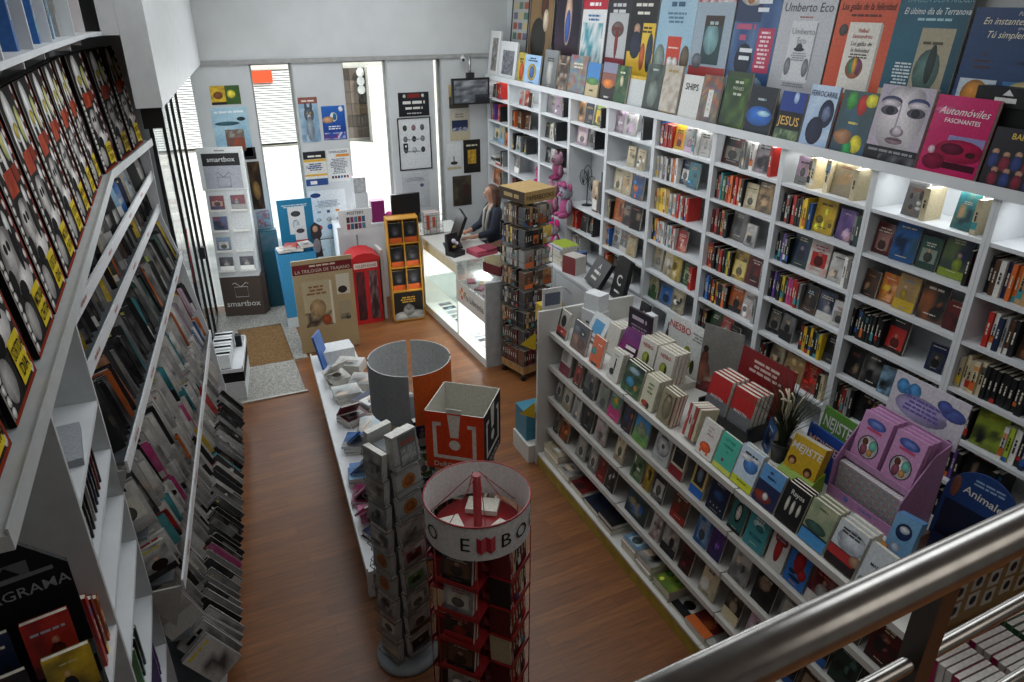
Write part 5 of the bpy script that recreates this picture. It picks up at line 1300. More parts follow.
# end cap at the counter end: white plinth with teal tray, yellow card stand
ec = thing('endcap_plinth', 'low white plinth with a teal display tray at the counter end of the gondola', 'plinth', (2.33, 4.905, 0))
MB().box(0, 0, 0, .6, .34, .18).build('plinth', GOND, ec)
MB().box(.02, .09, .181, .5, .33, .46, '3a7a90').build('tray', PR, ec)
ys = thing('booklet_holder', 'yellow-edged holder with grey booklets on top of the gondola end panel', 'holder', (2.45, 4.99, 1.37))
MB().box(-.01, -.06, 0, .2, .04, .15, 'b89a34').build('holder_tray', PR, ys)
for q in range(3):
    pass
mb = MB().box(.0, -.075, .03, .18, -.061, .30, 'd0d0cc')
mb.box(.02, -.077, .15, .16, -.0751, .26, '5c6070')
mb.build('booklet_face', PR, ys)
MB().box(.0, -.055, -1.187, .02, -.035, -.001, 'a8a6a0').build('holder_stem', GOND, ys)
for z in (1.22, .55):
    mb = MB().poly([(2.24, 4.90, z), (2.38, 4.90, z - .08), (2.38, 4.90, z + .08)], 'd8b82c')
    mb.box(2.379, 4.895, z - .07, 2.385, 4.905, z + .07, 'c8a82c')
    tag(mb.build('price_sign', PR), 'yellow pointed card flag sticking out from the gondola end, %s one' % ('upper' if z > 1 else 'lower'), 'sign')

# ------------------------------------------------------------------ magazine rack along the entrance side
RA = math.radians(5.36)
RM = Matrix.Translation((-.429, 3.4, 0)) @ Matrix.Rotation(-RA, 4, 'Z')
rack = thing('magazine_rack', 'tall white stepped magazine rack packed with magazines along the entrance side', 'rack', (-.429, 3.4, 0), -RA)
RL = 3.42
LIPS = [(2.475, -.215, .12), (2.19, -.217, .12), (1.755, -.11, 0.0), (.965, 0.0, 0.0)]
for z, o, s0 in LIPS:
    mb = MB().box(o - .012, s0, z - .04, o, RL, z + .03)
    rgl = random.Random(int(z * 10))
    s = s0 + .3
    while s < RL - .2:
        mb.dashes((o, s, z - .012), (0, 1, 0), (0, 0, 1), .16, .02, 'a86a66', 1, int(s * 100))
        s += rgl.uniform(.55, .9)
    mb.c = [C('d0d2d3') if (len(q) == 3 and q == C('w')) else q for q in mb.c]
    mb.build('price_rail', PR, rack)
for z, o, d, s0 in ((2.44, -.228, .15, .12), (2.155, -.23, .15, .12), (1.72, -.123, .24, .1), (1.24, -.08, .24, .1), (.925, -.013, .3, .1), (.5, 0.0, .33, .1), (.08, .05, .38, .1)):
    MB().box(o - d, s0, z - .018, o - (.0005 if z > 1.5 else .06), RL - .002, z).build('tier_shelf', GREYM, rack)
MB().extr([(-.545, 0), (-.545, 2.7), (-.53, 2.7), (-.53, 0)], 'y', .1, RL, 'w').build('back_panel', GREYL, rack)
MB().box(-.33, .1, 0, .06, RL, .06).build('plinth', WHITE, rack)
BG_ = mat('bracket_grey', 'a09c96', .5)
MB().extr([(-.012, .95), (-.165, .95), (-.165, .80), (-.09, .68)], 'y', .001, .013, 'w').build('end_bracket', BG_, rack)
MB().extr([(-.122, 1.73), (-.165, 1.73), (-.165, 1.6)], 'y', .001, .013, 'w').build('end_bracket', BG_, rack)
MB().extr([(.04, .09), (-.1, .09), (-.1, .0), (.04, .0)], 'y', .001, .013, 'w').build('end_bracket', BG_, rack)
MB().extr([(-.2, 2.7), (-.38, 2.7), (-.38, 0), (.05, 0), (.05, .12), (-.01, .92), (-.12, 1.7), (-.21, 2.1)], 'y', RL + .001, RL + .02, 'w').build('end_panel', WHITE, rack)

def magazine(w, h, t, key, seed, lab, group):
    rg = random.Random(seed)
    mb = MB()
    n = max(2, int(t / .0065))
    c0 = sc(C(key), .8)
    for k in range(n):      # copies of the same issue racked one behind the other
        a, b = t * k / n, t * (k + .72) / n
        e = C(rg.choice(['b8b4ae', 'd4d0cc', '9e9a96', '4c4a4a', 'dcdad6', '7a7674', '2a2a2c']))
        dx, dz = rg.uniform(-.008, .008), rg.uniform(-.014, .006)
        mb.box(-w / 2, a + .0004, 0, w / 2 + dx, b, h + dz, c0, {'+x': e, '+z': sc(e, 1.05)})
    art = rart(key + rg.choice('wkehwk'), seed)
    mb.art((-w / 2, 0, 0), (w, 0, 0), (0, 0, h), 4, 6, painter(art, seed))
    mb.dashes((0, 0, h * .86), (1, 0, 0), (0, 0, 1), w * .8, h * .07, rg.choice(['d8d4cc', 'd8d4cc', 'a83a34', 'c8b850', '1a1a1c']), 1, seed)
    return tag(mb.build('magazine', PR if rg.random() < .6 else GLOSS), lab, 'magazine', group)
TIERS = [
    # name, z, o(front), n, height, yaw, lean, palette, thickness
    ('top tier', 2.4425, -.228, 26, .235, .95, .10, 'bkzkesznkeczkbz', .03),
    ('second tier', 2.1575, -.235, 42, .2, .42, .16, 'kzkehkzkyekzmkw', .045),
    ('third tier', 1.7225, -.122, 50, .33, .35, .24, 'kzekzekkxkzekoz', .05),
    ('fourth tier', 1.2425, -.075, 46, .29, .38, .24, 'whwwwwhhpvkwwhw', .05),
    ('fifth tier', .9275, -.010, 48, .215, .36, .24, 'whwewbwwhwtwhpw', .05),
    ('sixth tier', .5025, .02, 42, .30, .34, .38, 'hwwwykehhwwww', .05),
    ('bottom tier', .0825, .19, 44, .30, .34, .62, 'kzehkhzekhkwze', .05)]
for ti, (nm, z, o, n, hh, yaw, lean, pal, tk) in enumerate(TIERS):
    rg = random.Random(ti + 90)
    s = .16 if ti < 2 else .07
    step = (RL - .10 - s) / n
    for q in range(n):
        w = rg.uniform(.19, .21)
        t = tk * rg.uniform(.7, 1.05)
        h = hh * rg.uniform(.84, 1.06)
        key = rg.choice(pal)
        if rg.random() < .06:
            key = rg.choice('prtylo')
        lab = '%s magazine, %s along the %s of the rack from the near end' % (NAMES[key], ORD[q + 1], nm)
        m = magazine(w, h, t, key, 5000 + ti * 100 + q, lab, 'magazines in the tall rack')
        m.matrix_world = RM @ Matrix.Translation((o - w * .5 * math.cos(yaw) + (.02 if ti in (3, 5, 6) else -.012 if ti in (1, 4) else 0) - .012 + rg.uniform(-.012, .012), s + q * step + .03, z + w * .5 * math.sin(lean + .05) + t * .12 + .003)) @ Matrix.Rotation(-lean - rg.uniform(-.03, .05), 4, 'Y') @ Matrix.Rotation(yaw + rg.uniform(-.06, .06), 4, 'Z') @ Matrix.Rotation(-rg.uniform(.03, .1), 4, 'X')

# ledge above the rack with the row of dark banners
lg = MB().prism([(-.99, 1.56), (-.5, 1.56), (-.5, 5.56), (-.27, 6.83), (-.45, 6.86), (-.70, 5.72), (-.99, 5.72)], 2.715, 2.755)
lg.prism([(-.505, 1.562), (-.4995, 1.56), (-.4995, 5.56), (-.2695, 6.83), (-.2755, 6.83), (-.505, 5.56)], 2.7155, 2.772)
tag(lg.build('banner_ledge', mat('ledge_white', 'b6bab9', .5, noise=.03)), 'white angled ledge above the magazine rack carrying the dark banners', 'shelf')
BN = [('bg', '1e1b1a', '262220'), ('n', '4a4644', 5, .4), ('r', 0, 0, .03, 1, '8c8680'), ('r', .955, 0, 1, 1, '8a3018'), ('r', 0, 0, 1, .02, '8a3018')]
for q in range(13):
    BN.append(('e', .08, .04 + q * .048, .05, .022, 'dcd8d2'))
    BN.append(('e', .91, .04 + q * .078, .045, .024, 'dcd8d2'))
BN += [('e', .36, .86, .19, .135, 'e6e4e0'), ('e', .38, .785, .13, .045, 'b4a64a'), ('e', .70, .80, .11, .10, 'c0c07a'), ('e', .2, .74, .06, .09, 'e0deda'), ('e', .48, .72, .07, .075, 'e4e2dc'), ('e', .8, .76, .06, .08, 'e0deda'), ('r', .2, .56, .60, .68, '9a3622'), ('nr', .2, .56, .60, .68, 'b85638', 16), ('r', .64, .6, .86, .68, '8a3420'), ('e', .72, .52, .08, .06, 'e0deda'),
       ('e', .46, .38, .32, .16, '8a8682'), ('e', .40, .43, .16, .11, 'c8c4c0'), ('e', .36, .45, .05, .025, '1e1b1a'), ('e', .48, .45, .05, .025, '1e1b1a'), ('e', .6, .28, .26, .07, 'd8d4d0'), ('e', .4, .25, .14, .05, '141210'), ('e', .26, .13, .16, .09, 'a8a4a0'), ('e', .2, .32, .1, .06, '1a1716'), ('e', .7, .40, .07, .1, '1a1716')]
BANM = print_mat('banner_print', .85, .06)
tag(MB().prism([(-.70, 1.57), (-.66, 1.57), (-.66, 5.5), (-.47, 6.82), (-.49, 6.82), (-.70, 5.52)], 2.7555, 3.49).build('backing_board', DARK), 'black backing board standing on the ledge behind the dark banners', 'board')
for q in range(12):
    ye = [1.97, 2.42, 2.87, 3.27, 3.69, 4.11, 4.53, 4.97, 5.42, 5.87, 6.32, 6.74][q]
    w = .365
    yaw = PI / 2
    xc, yc = -.555, ye - w / 2
    if ye > 5.6:
        t = (ye - 5.6) / 1.2
        yaw = PI / 2 - math.radians(9)
        xc = -.555 + (yc - 5.42) * .17
    mb = MB()
    mb.art((-w / 2, 0, 0), (w, 0, 0), (0, 0, .74), 26, 52, painter(BN, 500 + q))
    mb.box(-w / 2, .0006, 0, w / 2, .018, .74, '161415')
    mb.prism([(w * .04, -.0030), (w * .40, -.0030), (w * .40, -.0024), (w * .04, -.0024)], .03, .165, 'dcc22a')
    mb.text('MONA' if q % 2 == 0 else 'SORTIDA', (w * .22, -.0031, .105), (1, 0, 0), (0, 0, 1), .055, '15120c', .012, 0, w * .34)
    mb.text('CHITA' if q % 2 == 0 else 'DIA', (w * .22, -.0031, .05), (1, 0, 0), (0, 0, 1), .055, '15120c', .012, 0, w * .34)
    lab = 'dark banner with white candle and yellow label, %s from the near end' % ORD[q + 1]
    put(tag(mb.build('banner', BANM), lab, 'banner', 'dark candle banners on the ledge'), xc, yc, 2.757, yaw, .1)

# curved upper shelf with a few books
us = thing('upper_shelf', 'white curved upper shelf with open compartments above the dark banners', 'shelf', (0, 0, 0))
MB().prism([(-.99, 1.4), (-.52, 1.4), (-.5, 4.0), (-.455, 5.5), (-.395, 5.79), (-.99, 5.79)], 3.60, 3.625).build('shelf_board', WHITE, us)
MB().prism([(-.99, 1.4), (-.56, 1.4), (-.54, 4.0), (-.5, 5.5), (-.47, 5.72), (-.99, 5.72)], 4.2, 4.225).build('shelf_board', WHITE, us)
for y in (1.9, 2.45, 3.0, 3.68, 4.3, 5.05, 5.69):
    MB().box(-.99, y, 3.55, -.56 if y < 4.5 else -.52, y + .018, 3.5995).box(-.99, y, 3.5995, -.51 if y < 4.5 else -.48, y + .018, 4.1995).build('divider', WHITE, us)
for q, (y, t, c, w_) in enumerate(((3.56, .05, 'b', 'bright blue'), (4.18, .045, 'b', 'mid blue'), (4.48, .03, 'n', 'dark blue'), (4.56, .05, 'b', 'glossy blue'), (4.65, .03, 'n', 'navy'), (4.73, .05, 's', 'pale blue chequered'), (4.98, .05, 'h', 'pale'), (5.25, .12, 'a', 'tan pictorial'), (5.42, .03, 'm', 'brown'), (5.56, .06, 'a', 'ochre'), (5.64, .03, 'r', 'reddish'))):
    o = spine_book(t, .30, .2, c, 60 + q, '%s tall book standing on the curved upper shelf above the banners' % w_, name='tall_book')
    put(o, -.545, y, 3.6255, PI / 2)

# white cabinet in front of the ledge
ca = thing('display_cabinet', 'narrow white open cabinet with stepped shelves at the near end of the magazine rack', 'cabinet', (0, 0, 0))
for a, b in ((2.60, 2.625), (3.465, 3.49)):
    MB().box(-.955, a, 0, -.6, b, 2.713).build('side_panel', mat('cab_grey', 'bcc0c0', .5, noise=.03), ca)
mb = MB().box(-.97, 2.60, 0, -.956, 3.49, 2.713)
mb.build('back_panel', WHITE, ca)
slp = MB().box(-.9555, 2.63, 2.30, -.952, 3.46, 2.68, 'c4c8c8')
for q in range(7):
    slp.box(-.9519, 2.72 + q * .1, 2.36, -.9512, 2.732 + q * .1, 2.62, '8c9090')
slp.build('slotted_panel', PRM, ca)
for z in (2.109, 1.839, 1.566, 1.277, .897, .532, .15):
    MB().box(-.954, 2.626, z - .025, -.602, 3.464, z).build('shelf', WHITE, ca)
mb = MB()
for z in (2.0, 2.03, 2.06, 1.72, 1.75, 1.45, 1.48, 1.16, 1.19):
    mb.box(-.7, 3.4638, z, -.693, 3.4646, z + .006, '54585a')
    mb.box(-.85, 3.4638, z, -.843, 3.4646, z + .006, '54585a')
mb.build('pin_hole', PRM, ca)
o = MB().box(-.05, -.16, 0, .05, .16, .035, '8a8e92', {'+z': '9ca0a4'})
put(tag(o.build('box_file', PRM), 'flat grey box file on the top shelf of the narrow white cabinet', 'file'), -.675, 3.05, 2.1095, .12)
for q in range(9):
    c = 'kzkeknkdk'[q]
    o = spine_book(.012, .21, .15, c, 20 + q, '%s thin magazine, %s from the near side, cabinet shelf below box file' % (NAMES[c], ORD[q + 1]), name='thin_magazine')
    put(o, -.622, 2.72 + q * .058, 1.8395, PI / 2)
for q, (y, z, c) in enumerate(((2.85, .8975, 'g'), (2.92, .8975, 'k'), (2.99, .8975, 'x'), (3.2, .5325, 'u'), (3.26, .5325, 'u'), (2.9, .5325, 'e'))):
    o = spine_book(.02, .24, .16, c, 40 + q, '%s folder standing on a low shelf of the narrow white cabinet, %s of six' % (NAMES[c], ORD[q + 1]), name='folder')
    put(o, -.622, y, z, PI / 2)
# near cabinet bay with the black publisher carton
nb = thing('near_cabinet', 'grey open cabinet bay at the bottom corner holding the black carton', 'cabinet', (0, 0, 0))
MB().box(-.97, 1.2, 0, -.956, 2.598, 2.713).build('back_panel', GREYL, nb)
MB().box(-.954, 1.2, 1.5, -.602, 2.598, 1.525).build('shelf', WHITE, nb)
MB().box(-.954, 1.2, 0, -.602, 1.225, 1.499).box(-.954, 1.226, .0, -.94, 2.598, 1.499).build('side_panel', WHITE, nb)
ct = thing('publisher_carton', 'black cardboard display carton with pale triangle emblem and serif-like lettering', 'display', (-.74, 2.16, 1.5255), .2)
MB().extr([(-.2, 0), (.16, 0), (.16, .66), (.02, .82), (-.2, .82)], 'y', .0, .02, '0e0e10').build('header_board', PRM, ct)
mb = MB().box(-.2, -.08, 0, .16, -.001, .33, '0c0c0e').box(-.2, -.17, 0, .16, -.081, .25, '0c0c0e')
mb.build('tray', PRM, ct)
lo = MB()
lo.box(-.12, -.0012, .655, .12, -.0004, .67, '6c6e72').box(-.06, -.0012, .6705, .06, -.0004, .72, '5c5e62')
lo.poly([(-.035, -.002, .675), (.035, -.002, .675), (0, -.002, .715)], '0c0c0e')
lo.text('ANAGRAMA', (.005, -.001, .59), (1, 0, 0), (0, 0, 1), .054, '8e9094', .003)
lo.build('emblem', PRM, ct)
for q, (dx, dy, z, c, nm) in enumerate(((.06, -.06, .03, 'rd', 'red paperback with a dark picture'), (-.10, -.06, .03, 'nk', 'navy paperback'), (.09, -.15, .02, 'yk', 'yellow paperback'), (-.08, -.15, .02, 'kd', 'black paperback'))):
    o = faced_book(.13, .21, .022, rart(c, 70 + q), 70 + q, nm + ' standing in the black publisher carton', 'book', name='novel')
    o.matrix_world = Matrix.Translation((-.74, 2.16, 1.5255)) @ Matrix.Rotation(.2, 4, 'Z') @ Matrix.Translation((dx, dy - .055 + (.0 if q < 2 else -.0), z + .31 if q < 2 else z + .235)) @ tilt(.12)
for q, (y, c, z) in enumerate(((2.40, 'r', 1.5255), (2.46, 'd', 1.5255), (2.53, 'o', 1.5255))):
    o = spine_book(.028, .34 - q * .06, .2, c, 80 + q, '%s book standing behind the black publisher carton against the cabinet side' % ['red', 'dark red', 'orange'][q], name='tall_book')
    put(o, -.62, y, z, PI / 2)

# low booklet stand on the entrance tiles
bs = thing('booklet_stand', 'low white and black stand with a tray of booklets on the entrance tiles', 'stand', (-.05, 7.16, .0165), -.13)
MB().box(-.16, .02, 0, .16, .75, .2, 'c4c8c8').build('base_box', PRM, bs)
MB().box(-.165, .03, .2, .165, .74, .325, '141416').build('dark_recess', PRM, bs)
mb = MB().box(-.17, 0, .326, .17, .78, .34)
mb.box(-.17, 0, .34, -.158, .78, .39).box(.158, 0, .34, .17, .78, .39).box(-.158, 0, .34, .158, .012, .365).box(-.158, .768, .34, .158, .78, .40)
mb.build('tray', WHITE, bs)
BMx = Matrix.Translation((-.05, 7.16, .0165)) @ Matrix.Rotation(-.13, 4, 'Z')
for q in range(8):
    mb = MB().box(-.09, 0, 0, .09, .07, .14, 'd2d4d4', {'-x': '1a1a1c', '-y': '2a2a2c' if q % 2 else 'd6d6d4'})
    o = tag(mb.build('booklet', PRM), 'white booklet bundle with black edge, %s from the front of the low tray' % ORD[q + 1], 'booklet')
    o.matrix_world = BMx @ Matrix.Translation((-.04, .05 + q * .083, .342)) @ tilt(.25, .07)
mb = MB().box(-.03, 0, 0, .03, .08, .13, '17171a')
o = tag(mb.build('card_box', PRM), 'small black card box at the back of the low booklet tray', 'box')
o.matrix_world = BMx @ Matrix.Translation((.10, .60, .3405))

# ------------------------------------------------------------------ central island: low table and three spinners
tb = thing('low_table', 'long low white table in the middle aisle covered with stationery', 'table', (0, 0, 0))
top = [(.585, 3.62), (.66, 3.62), (.82, 3.95), (.85, 4.62), (1.12, 4.95), (1.24, 6.95), (.79, 6.95)]
MB().prism(top, .44, .47).build('table_top', WHITE, tb)
for x, y in ((.64, 3.9), (.78, 4.0), (1.18, 6.85), (.84, 6.85)):
    MB().box(x - .02, y - .02, 0, x + .02, y + .02, .4395).build('leg', WHITE, tb)
MB().prism([(.66, 4.0), (.8, 4.0), (.82, 4.7), (1.1, 5.0), (1.2, 6.9), (.83, 6.9)], .14, .16).build('under_shelf', GREYL, tb)
edge = MB().prism([(.575, 3.62), (.585, 3.62), (.79, 6.95), (.78, 6.95)], .42, .50)
edge.build('raised_edge', WHITE, tb)
rg = random.Random(31)
ST = [(6.45, 1.06, .26, .2, 'w', 4, 'white paper'), (6.28, .90, .2, .26, 'w', 4, 'white notebook'), (6.12, 1.1, .2, .24, 'h', 3, 'pale grey album'), (5.92, .92, .24, .2, 'w', 3, 'white envelope'), (5.68, 1.06, .2, .26, 'n', 4, 'navy album'), (5.50, .88, .22, .2, 'd', 3, 'maroon album'), (5.28, 1.0, .22, .26, 'w', 3, 'white catalogue'), (5.06, .84, .24, .22, 'b', 3, 'blue folder'), (4.82, .98, .2, .2, 'e', 4, 'grey notebook'), (4.62, .76, .2, .22, 'b', 3, 'mid blue folder'), (4.38, .74, .2, .22, 'p', 3, 'magenta folder'), (4.14, .72, .18, .22, 'p', 3, 'pink folder'), (3.92, .70, .15, .18, 'n', 3, 'navy notebook')]
for k, (y, x, w, d, c, n, nm) in enumerate(ST):
    z = .4715
    yaw0 = rg.uniform(-.5, .5)
    for q in range(n):
        th = rg.uniform(.012, .035)
        mb = MB().box(-w / 2, -d / 2, 0, w / 2, d / 2, th, c, {'-x': 'd4d0c8', '-y': 'cac6bc'})
        mb.art((-w / 2, -d / 2, th + .0004), (w, 0, 0), (0, d, 0), 5, 5, painter(rart(c + rg.choice('wkse'), int(y * 100) + q), q))
        o = tag(mb.build('notebook', PR), '%s, layer %s of the %s pile along the low middle table' % (nm, ['one', 'two', 'three', 'four', 'five'][q], ORD[k + 1]), 'notebook')
        put(o, x + .03 + rg.uniform(-.012, .012), y, z, yaw0 + rg.uniform(-.12, .12))
        z += th + .001
    if k in (7, 10, 11, 9, 5, 1):
        mb = MB().box(-.09, 0, 0, .09, .012, .2, c, {'+z': 'd8d4cc'})
        mb.art((-.09, -.0005, 0), (.18, 0, 0), (0, 0, .2), 5, 6, painter(rart(c + 'wk', k + 70), k))
        o = tag(mb.build('folder', PR), '%s folder leaning over the %s pile along the low middle table' % (NAMES[c], ORD[k + 1]), 'folder')
        put(o, x - .02, y + .03, z + .004, PI / 2 + 2.2 + rg.uniform(-.6, .6), .75)
bxw = MB().box(-.16, -.11, 0, .16, .11, .14, 'd6d8d8')
put(tag(bxw.build('white_carton', PRM), 'white carton of paper at the far end of the low table', 'box'), 1.03, 6.79, .4715, .05)
mb = MB().box(-.1, 0, 0, .1, .02, .36, '2c56a0', {'-y': '3a6cb8'})
put(tag(mb.build('blue_roll_pack', PR), 'slim blue pack standing upright at the window end of the low table', 'pack'), .90, 6.66, .4715, 1.1, .2)

# grey and orange round header on its own spinner
def spinner_base(t, r, zt):
    MB().lathe([(r, .002), (r, .03), (r * .6, .06), (.03, .08)], 24, 'w').build('base', GREYM, t)
    MB().tube([(0, 0, .08), (0, 0, zt)], .022, 10).build('pole', GREYM, t)
gh = thing('book_spinner', 'book spinner with a tall round grey and orange header of four curved panels', 'spinner', (1.40, 4.42, 0))
gh.location = (1.13, 4.30, 0)
spinner_base(gh, .24, 1.3)
OR = [('bg', 'c05f2a', 'c8682f')]
for q in range(4):
    a0 = math.radians(258 + q * 90)
    a1 = a0 + math.radians(84)
    mb = MB()
    R1, R0 = .285, .278
    n = 10
    orange = q in (0, 2)
    for s in range(n):
        b0, b1 = a0 + (a1 - a0) * s / n, a0 + (a1 - a0) * (s + 1) / n
        p = lambda r, b, z: (r * math.cos(b), r * math.sin(b), z)
        z0, z1 = 1.22, 1.60
        mb.quad(p(R1, b0, z0), p(R1, b1, z0), p(R1, b1, z1), p(R1, b0, z1), 'cc5f26' if orange else '8c9194')
        mb.quad(p(R0, b1, z0), p(R0, b0, z0), p(R0, b0, z1), p(R0, b1, z1), 'c2c5c5')
        mb.quad(p(R0, b0, z1), p(R1, b0, z1), p(R1, b1, z1), p(R0, b1, z1), 'c4c6c4')
        mb.quad(p(R1, b0, z0), p(R0, b0, z0), p(R0, b1, z0), p(R1, b1, z0), '7c8084')
    for b in (a0, a1):
        mb.quad((R0 * math.cos(b), R0 * math.sin(b), z0), (R1 * math.cos(b), R1 * math.sin(b), z0), (R1 * math.cos(b), R1 * math.sin(b), z1), (R0 * math.cos(b), R0 * math.sin(b), z1), '4c5054')
    pn = mb.build('header_panel', PRM, gh)
    if orange:
        tm = MB()
        for j, ch in enumerate('booket'):
            bb = a0 + (a1 - a0) * (.42 + .095 * j)
            tm.text(ch, (.287 * math.cos(bb), .287 * math.sin(bb), 1.36), (-math.sin(bb), math.cos(bb), 0), (0, 0, 1), .09, 'e0b48c', .004)
        tm.build('lettering', PRM, pn)
for lv in range(4):
    z = .2 + lv * .27
    MB().lathe([(.10, z), (.22, z), (.22, z + .012), (.10, z + .012)], 20, 'w').build('ring_shelf', GREYM, gh)
GHM = Matrix.Translation((1.13, 4.30, 0))
for lv in range(4):
    for s in range(8):
        a = 2 * PI * s / 8
        c = 'wkbrgecn'[(s + lv * 3) % 8]
        mb = MB().box(-.055, 0, 0, .055, .05, .19, c, {'+z': 'd4cfc2'})
        mb.art((-.055, -.0005, 0), (.11, 0, 0), (0, 0, .19), 5, 7, painter(rart(c + 'we', s + lv * 10), s))
        o = tag(mb.build('pocket_book', PR), '%s pocket book under the grey round header, ring %s, place %s' % (NAMES[c], ['one', 'two', 'three', 'four'][lv], ['one', 'two', 'three', 'four', 'five', 'six', 'seven', 'eight'][s]), 'book', 'pocket books under the grey round header')
        o.matrix_world = GHM @ Matrix.Rotation(a + PI / 2, 4, 'Z') @ Matrix.Translation((0, -.21, .2125 + lv * .27))

# red box header spinner
rh = thing('book_spinner', 'book spinner topped by an open red cardboard cube with a white exclamation mark', 'spinner', (1.285, 3.72, 0), math.radians(-38))
rh.location = (1.30, 3.70, 0)
spinner_base(rh, .22, 1.2)
S, z0, z1 = .19, 1.14, 1.55
def cube_side(k, col, deco):
    mb = MB()
    mb.M = Matrix.Rotation(k * PI / 2, 4, 'Z')
    mb.quad((-S, -S, z0), (S, -S, z0), (S, -S, z1), (-S, -S, z1), col)
    mb.quad((S, -S + .006, z0), (-S, -S + .006, z0), (-S, -S + .006, z1), (S, -S + .006, z1), 'd2d0c4')
    mb.quad((-S, -S, z1), (S, -S, z1), (S, -S + .006, z1), (-S, -S + .006, z1), 'd4d2c8')
    mb.quad((-S, -S + .006, z0), (S, -S + .006, z0), (S, -S, z0), (-S, -S, z0), col)
    y = -S - .001
    def rc(x0, a, x1, b, c=deco):
        mb.quad((x0, y, a), (x1, y, a), (x1, y, b), (x0, y, b), c)
    rc(-.14, z1 - .31, -.115, z1 - .07)
    rc(-.14, z1 - .095, -.085, z1 - .07)
    rc(.115, z1 - .31, .14, z1 - .07)
    rc(.085, z1 - .095, .14, z1 - .07)
    rc(-.14, z1 - .33, .14, z1 - .305)
    mb.quad((-.026, y, z1 - .17), (.026, y, z1 - .17), (.042, y, z1 - .01), (-.042, y, z1 - .01), deco)
    mb.poly([(.036 * math.cos(2 * PI * j / 20), y, z1 - .225 + .036 * math.sin(2 * PI * j / 20)) for j in range(20)], deco)
    mb.text('DeBOLS!LLO', (0, y, z1 - .39), (1, 0, 0), (0, 0, 1), .05, deco, .004)
    return mb
cube_side(0, 'd0401c', 'd8cfc4').build('cube_face', PRM, rh)
cube_side(1, '1c1b1d', 'd4d2cc').build('cube_face', PRM, rh)
cube_side(2, '1c1b1d', 'd4d2cc').build('cube_face', PRM, rh)
cube_side(3, 'd0401c', 'd8cfc4').build('cube_face', PRM, rh)
MB().box(-.05, -.19, 1.55, .05, -.185, 1.58, 'c8c6ba').build('tab', PRM, rh)
for lv in range(4):
    z = .15 + lv * .27
    MB().box(-.17, -.17, z, .17, .17, z + .008, 'w').build('wire_shelf', WIRE, rh)
RHM = rh.matrix_basis.copy()
for lv in range(4):
    for f in range(4):
        for s in (-1, 0, 1):
            c = 'wkremcwd'[(f * 3 + s + lv) % 8]
            mb = MB().box(-.033, 0, 0, .033, .06, .2, c, {'+z': 'd4cfc2'})
            mb.art((-.033, -.0005, 0), (.066, 0, 0), (0, 0, .2), 5, 7, painter(rart(c + 'ke', s + lv * 10 + f), s + 3))
            o = tag(mb.build('pocket_book', PR), '%s pocket book under the red cube header, tier %s, side %s, slot %s' % (NAMES[c], ['one', 'two', 'three', 'four'][lv], ['one', 'two', 'three', 'four'][f], ['one', 'two', 'three'][s + 1]), 'book', 'pocket books under the red cube header')
            o.matrix_world = RHM @ Matrix.Rotation(f * PI / 2, 4, 'Z') @ Matrix.Translation((s * .07, -.169, .1585 + lv * .27))

# postcard spinner
PX, PY, PYAW = .735, 3.32, math.radians(24)
ps = thing('card_spinner', 'square white and grey card spinner with pockets on every side and round grey foot', 'spinner', (PX, PY, 0), PYAW)
MB().lathe([(.2, .002), (.2, .025), (.18, .045), (.03, .07)], 28, 'w').build('base', mat('spinner_grey', '85898c', .5), ps)
MB().box(-.07, -.07, .07, .07, .07, 1.60, '4c5052').build('column', GREYM, ps)
PSM = ps.matrix_basis.copy()
PKT = ['hw', 'eo', 'eo', 'hk', 'hd', 'hg', 'ew', 'hm', 'hk']
for f in range(4):
    for lv in range(9):
        z = .13 + lv * .172 - (.05 if f % 2 else 0)
        pk_ = MB()
        R = Matrix.Rotation(f * PI / 2, 4, 'Z')
        pk_.M = R
        w = .095
        pk_.tube([(-w, -.13, z + .06), (-w, -.155, z), (w, -.155, z), (w, -.13, z + .06)], .0025, 5)
        pk_.tube([(-w, -.098, z), (-w, -.155, z)], .0025, 5).tube([(w, -.098, z), (w, -.155, z)], .0025, 5)
        pk_.tube([(-w, -.148, z + .05), (w, -.148, z + .05)], .002, 5)
        pk_.build('wire_pocket', WIRE, ps)
        key = PKT[(8 - lv + f * 2) % 9]
        ops = rart(key, 600 + f * 10 + lv)
        if key == 'eo':
            ops = [('bg', '8a8c88', '9a9c98'), ('e', .5, .5, .3, .3, 'b87434'), ('e', .5, .5, .2, .2, '8a4c24')]
        top = lv == 8 and f in (0,)
        hh = .152 if not top else .21
        mb = MB().box(-.082, 0, 0, .082, .038 if not top else .065, hh, 'b4b4ae', {'+z': 'dcdad2'})
        mb.art((-.082, -.0006, 0), (.164, 0, 0), (0, 0, hh), 8, 8, painter([('bg', '8a8c8a', '9a9c9a'), ('r', .2, .05, .95, .95, '5c605e'), ('r', .28, .12, .9, .6, 'a4a6a2'), ('nr', .28, .12, .9, .6, '6c706c', 9), ('r', .3, .66, .9, .78, '8a4a40')] if top else ops, lv + f))
        o = tag(mb.build('card_pack', PR), '%s picture card pack, pocket %s up on side %s of the square spinner' % (NAMES[key[0]], ['one', 'two', 'three', 'four', 'five', 'six', 'seven', 'eight', 'nine'][lv], ['one', 'two', 'three', 'four'][f]), 'card', 'card packs on the square spinner')
        o.matrix_world = PSM @ R @ Matrix.Translation((0, -.143 + (.004 if f % 2 else 0), z + .004)) @ tilt(.1)

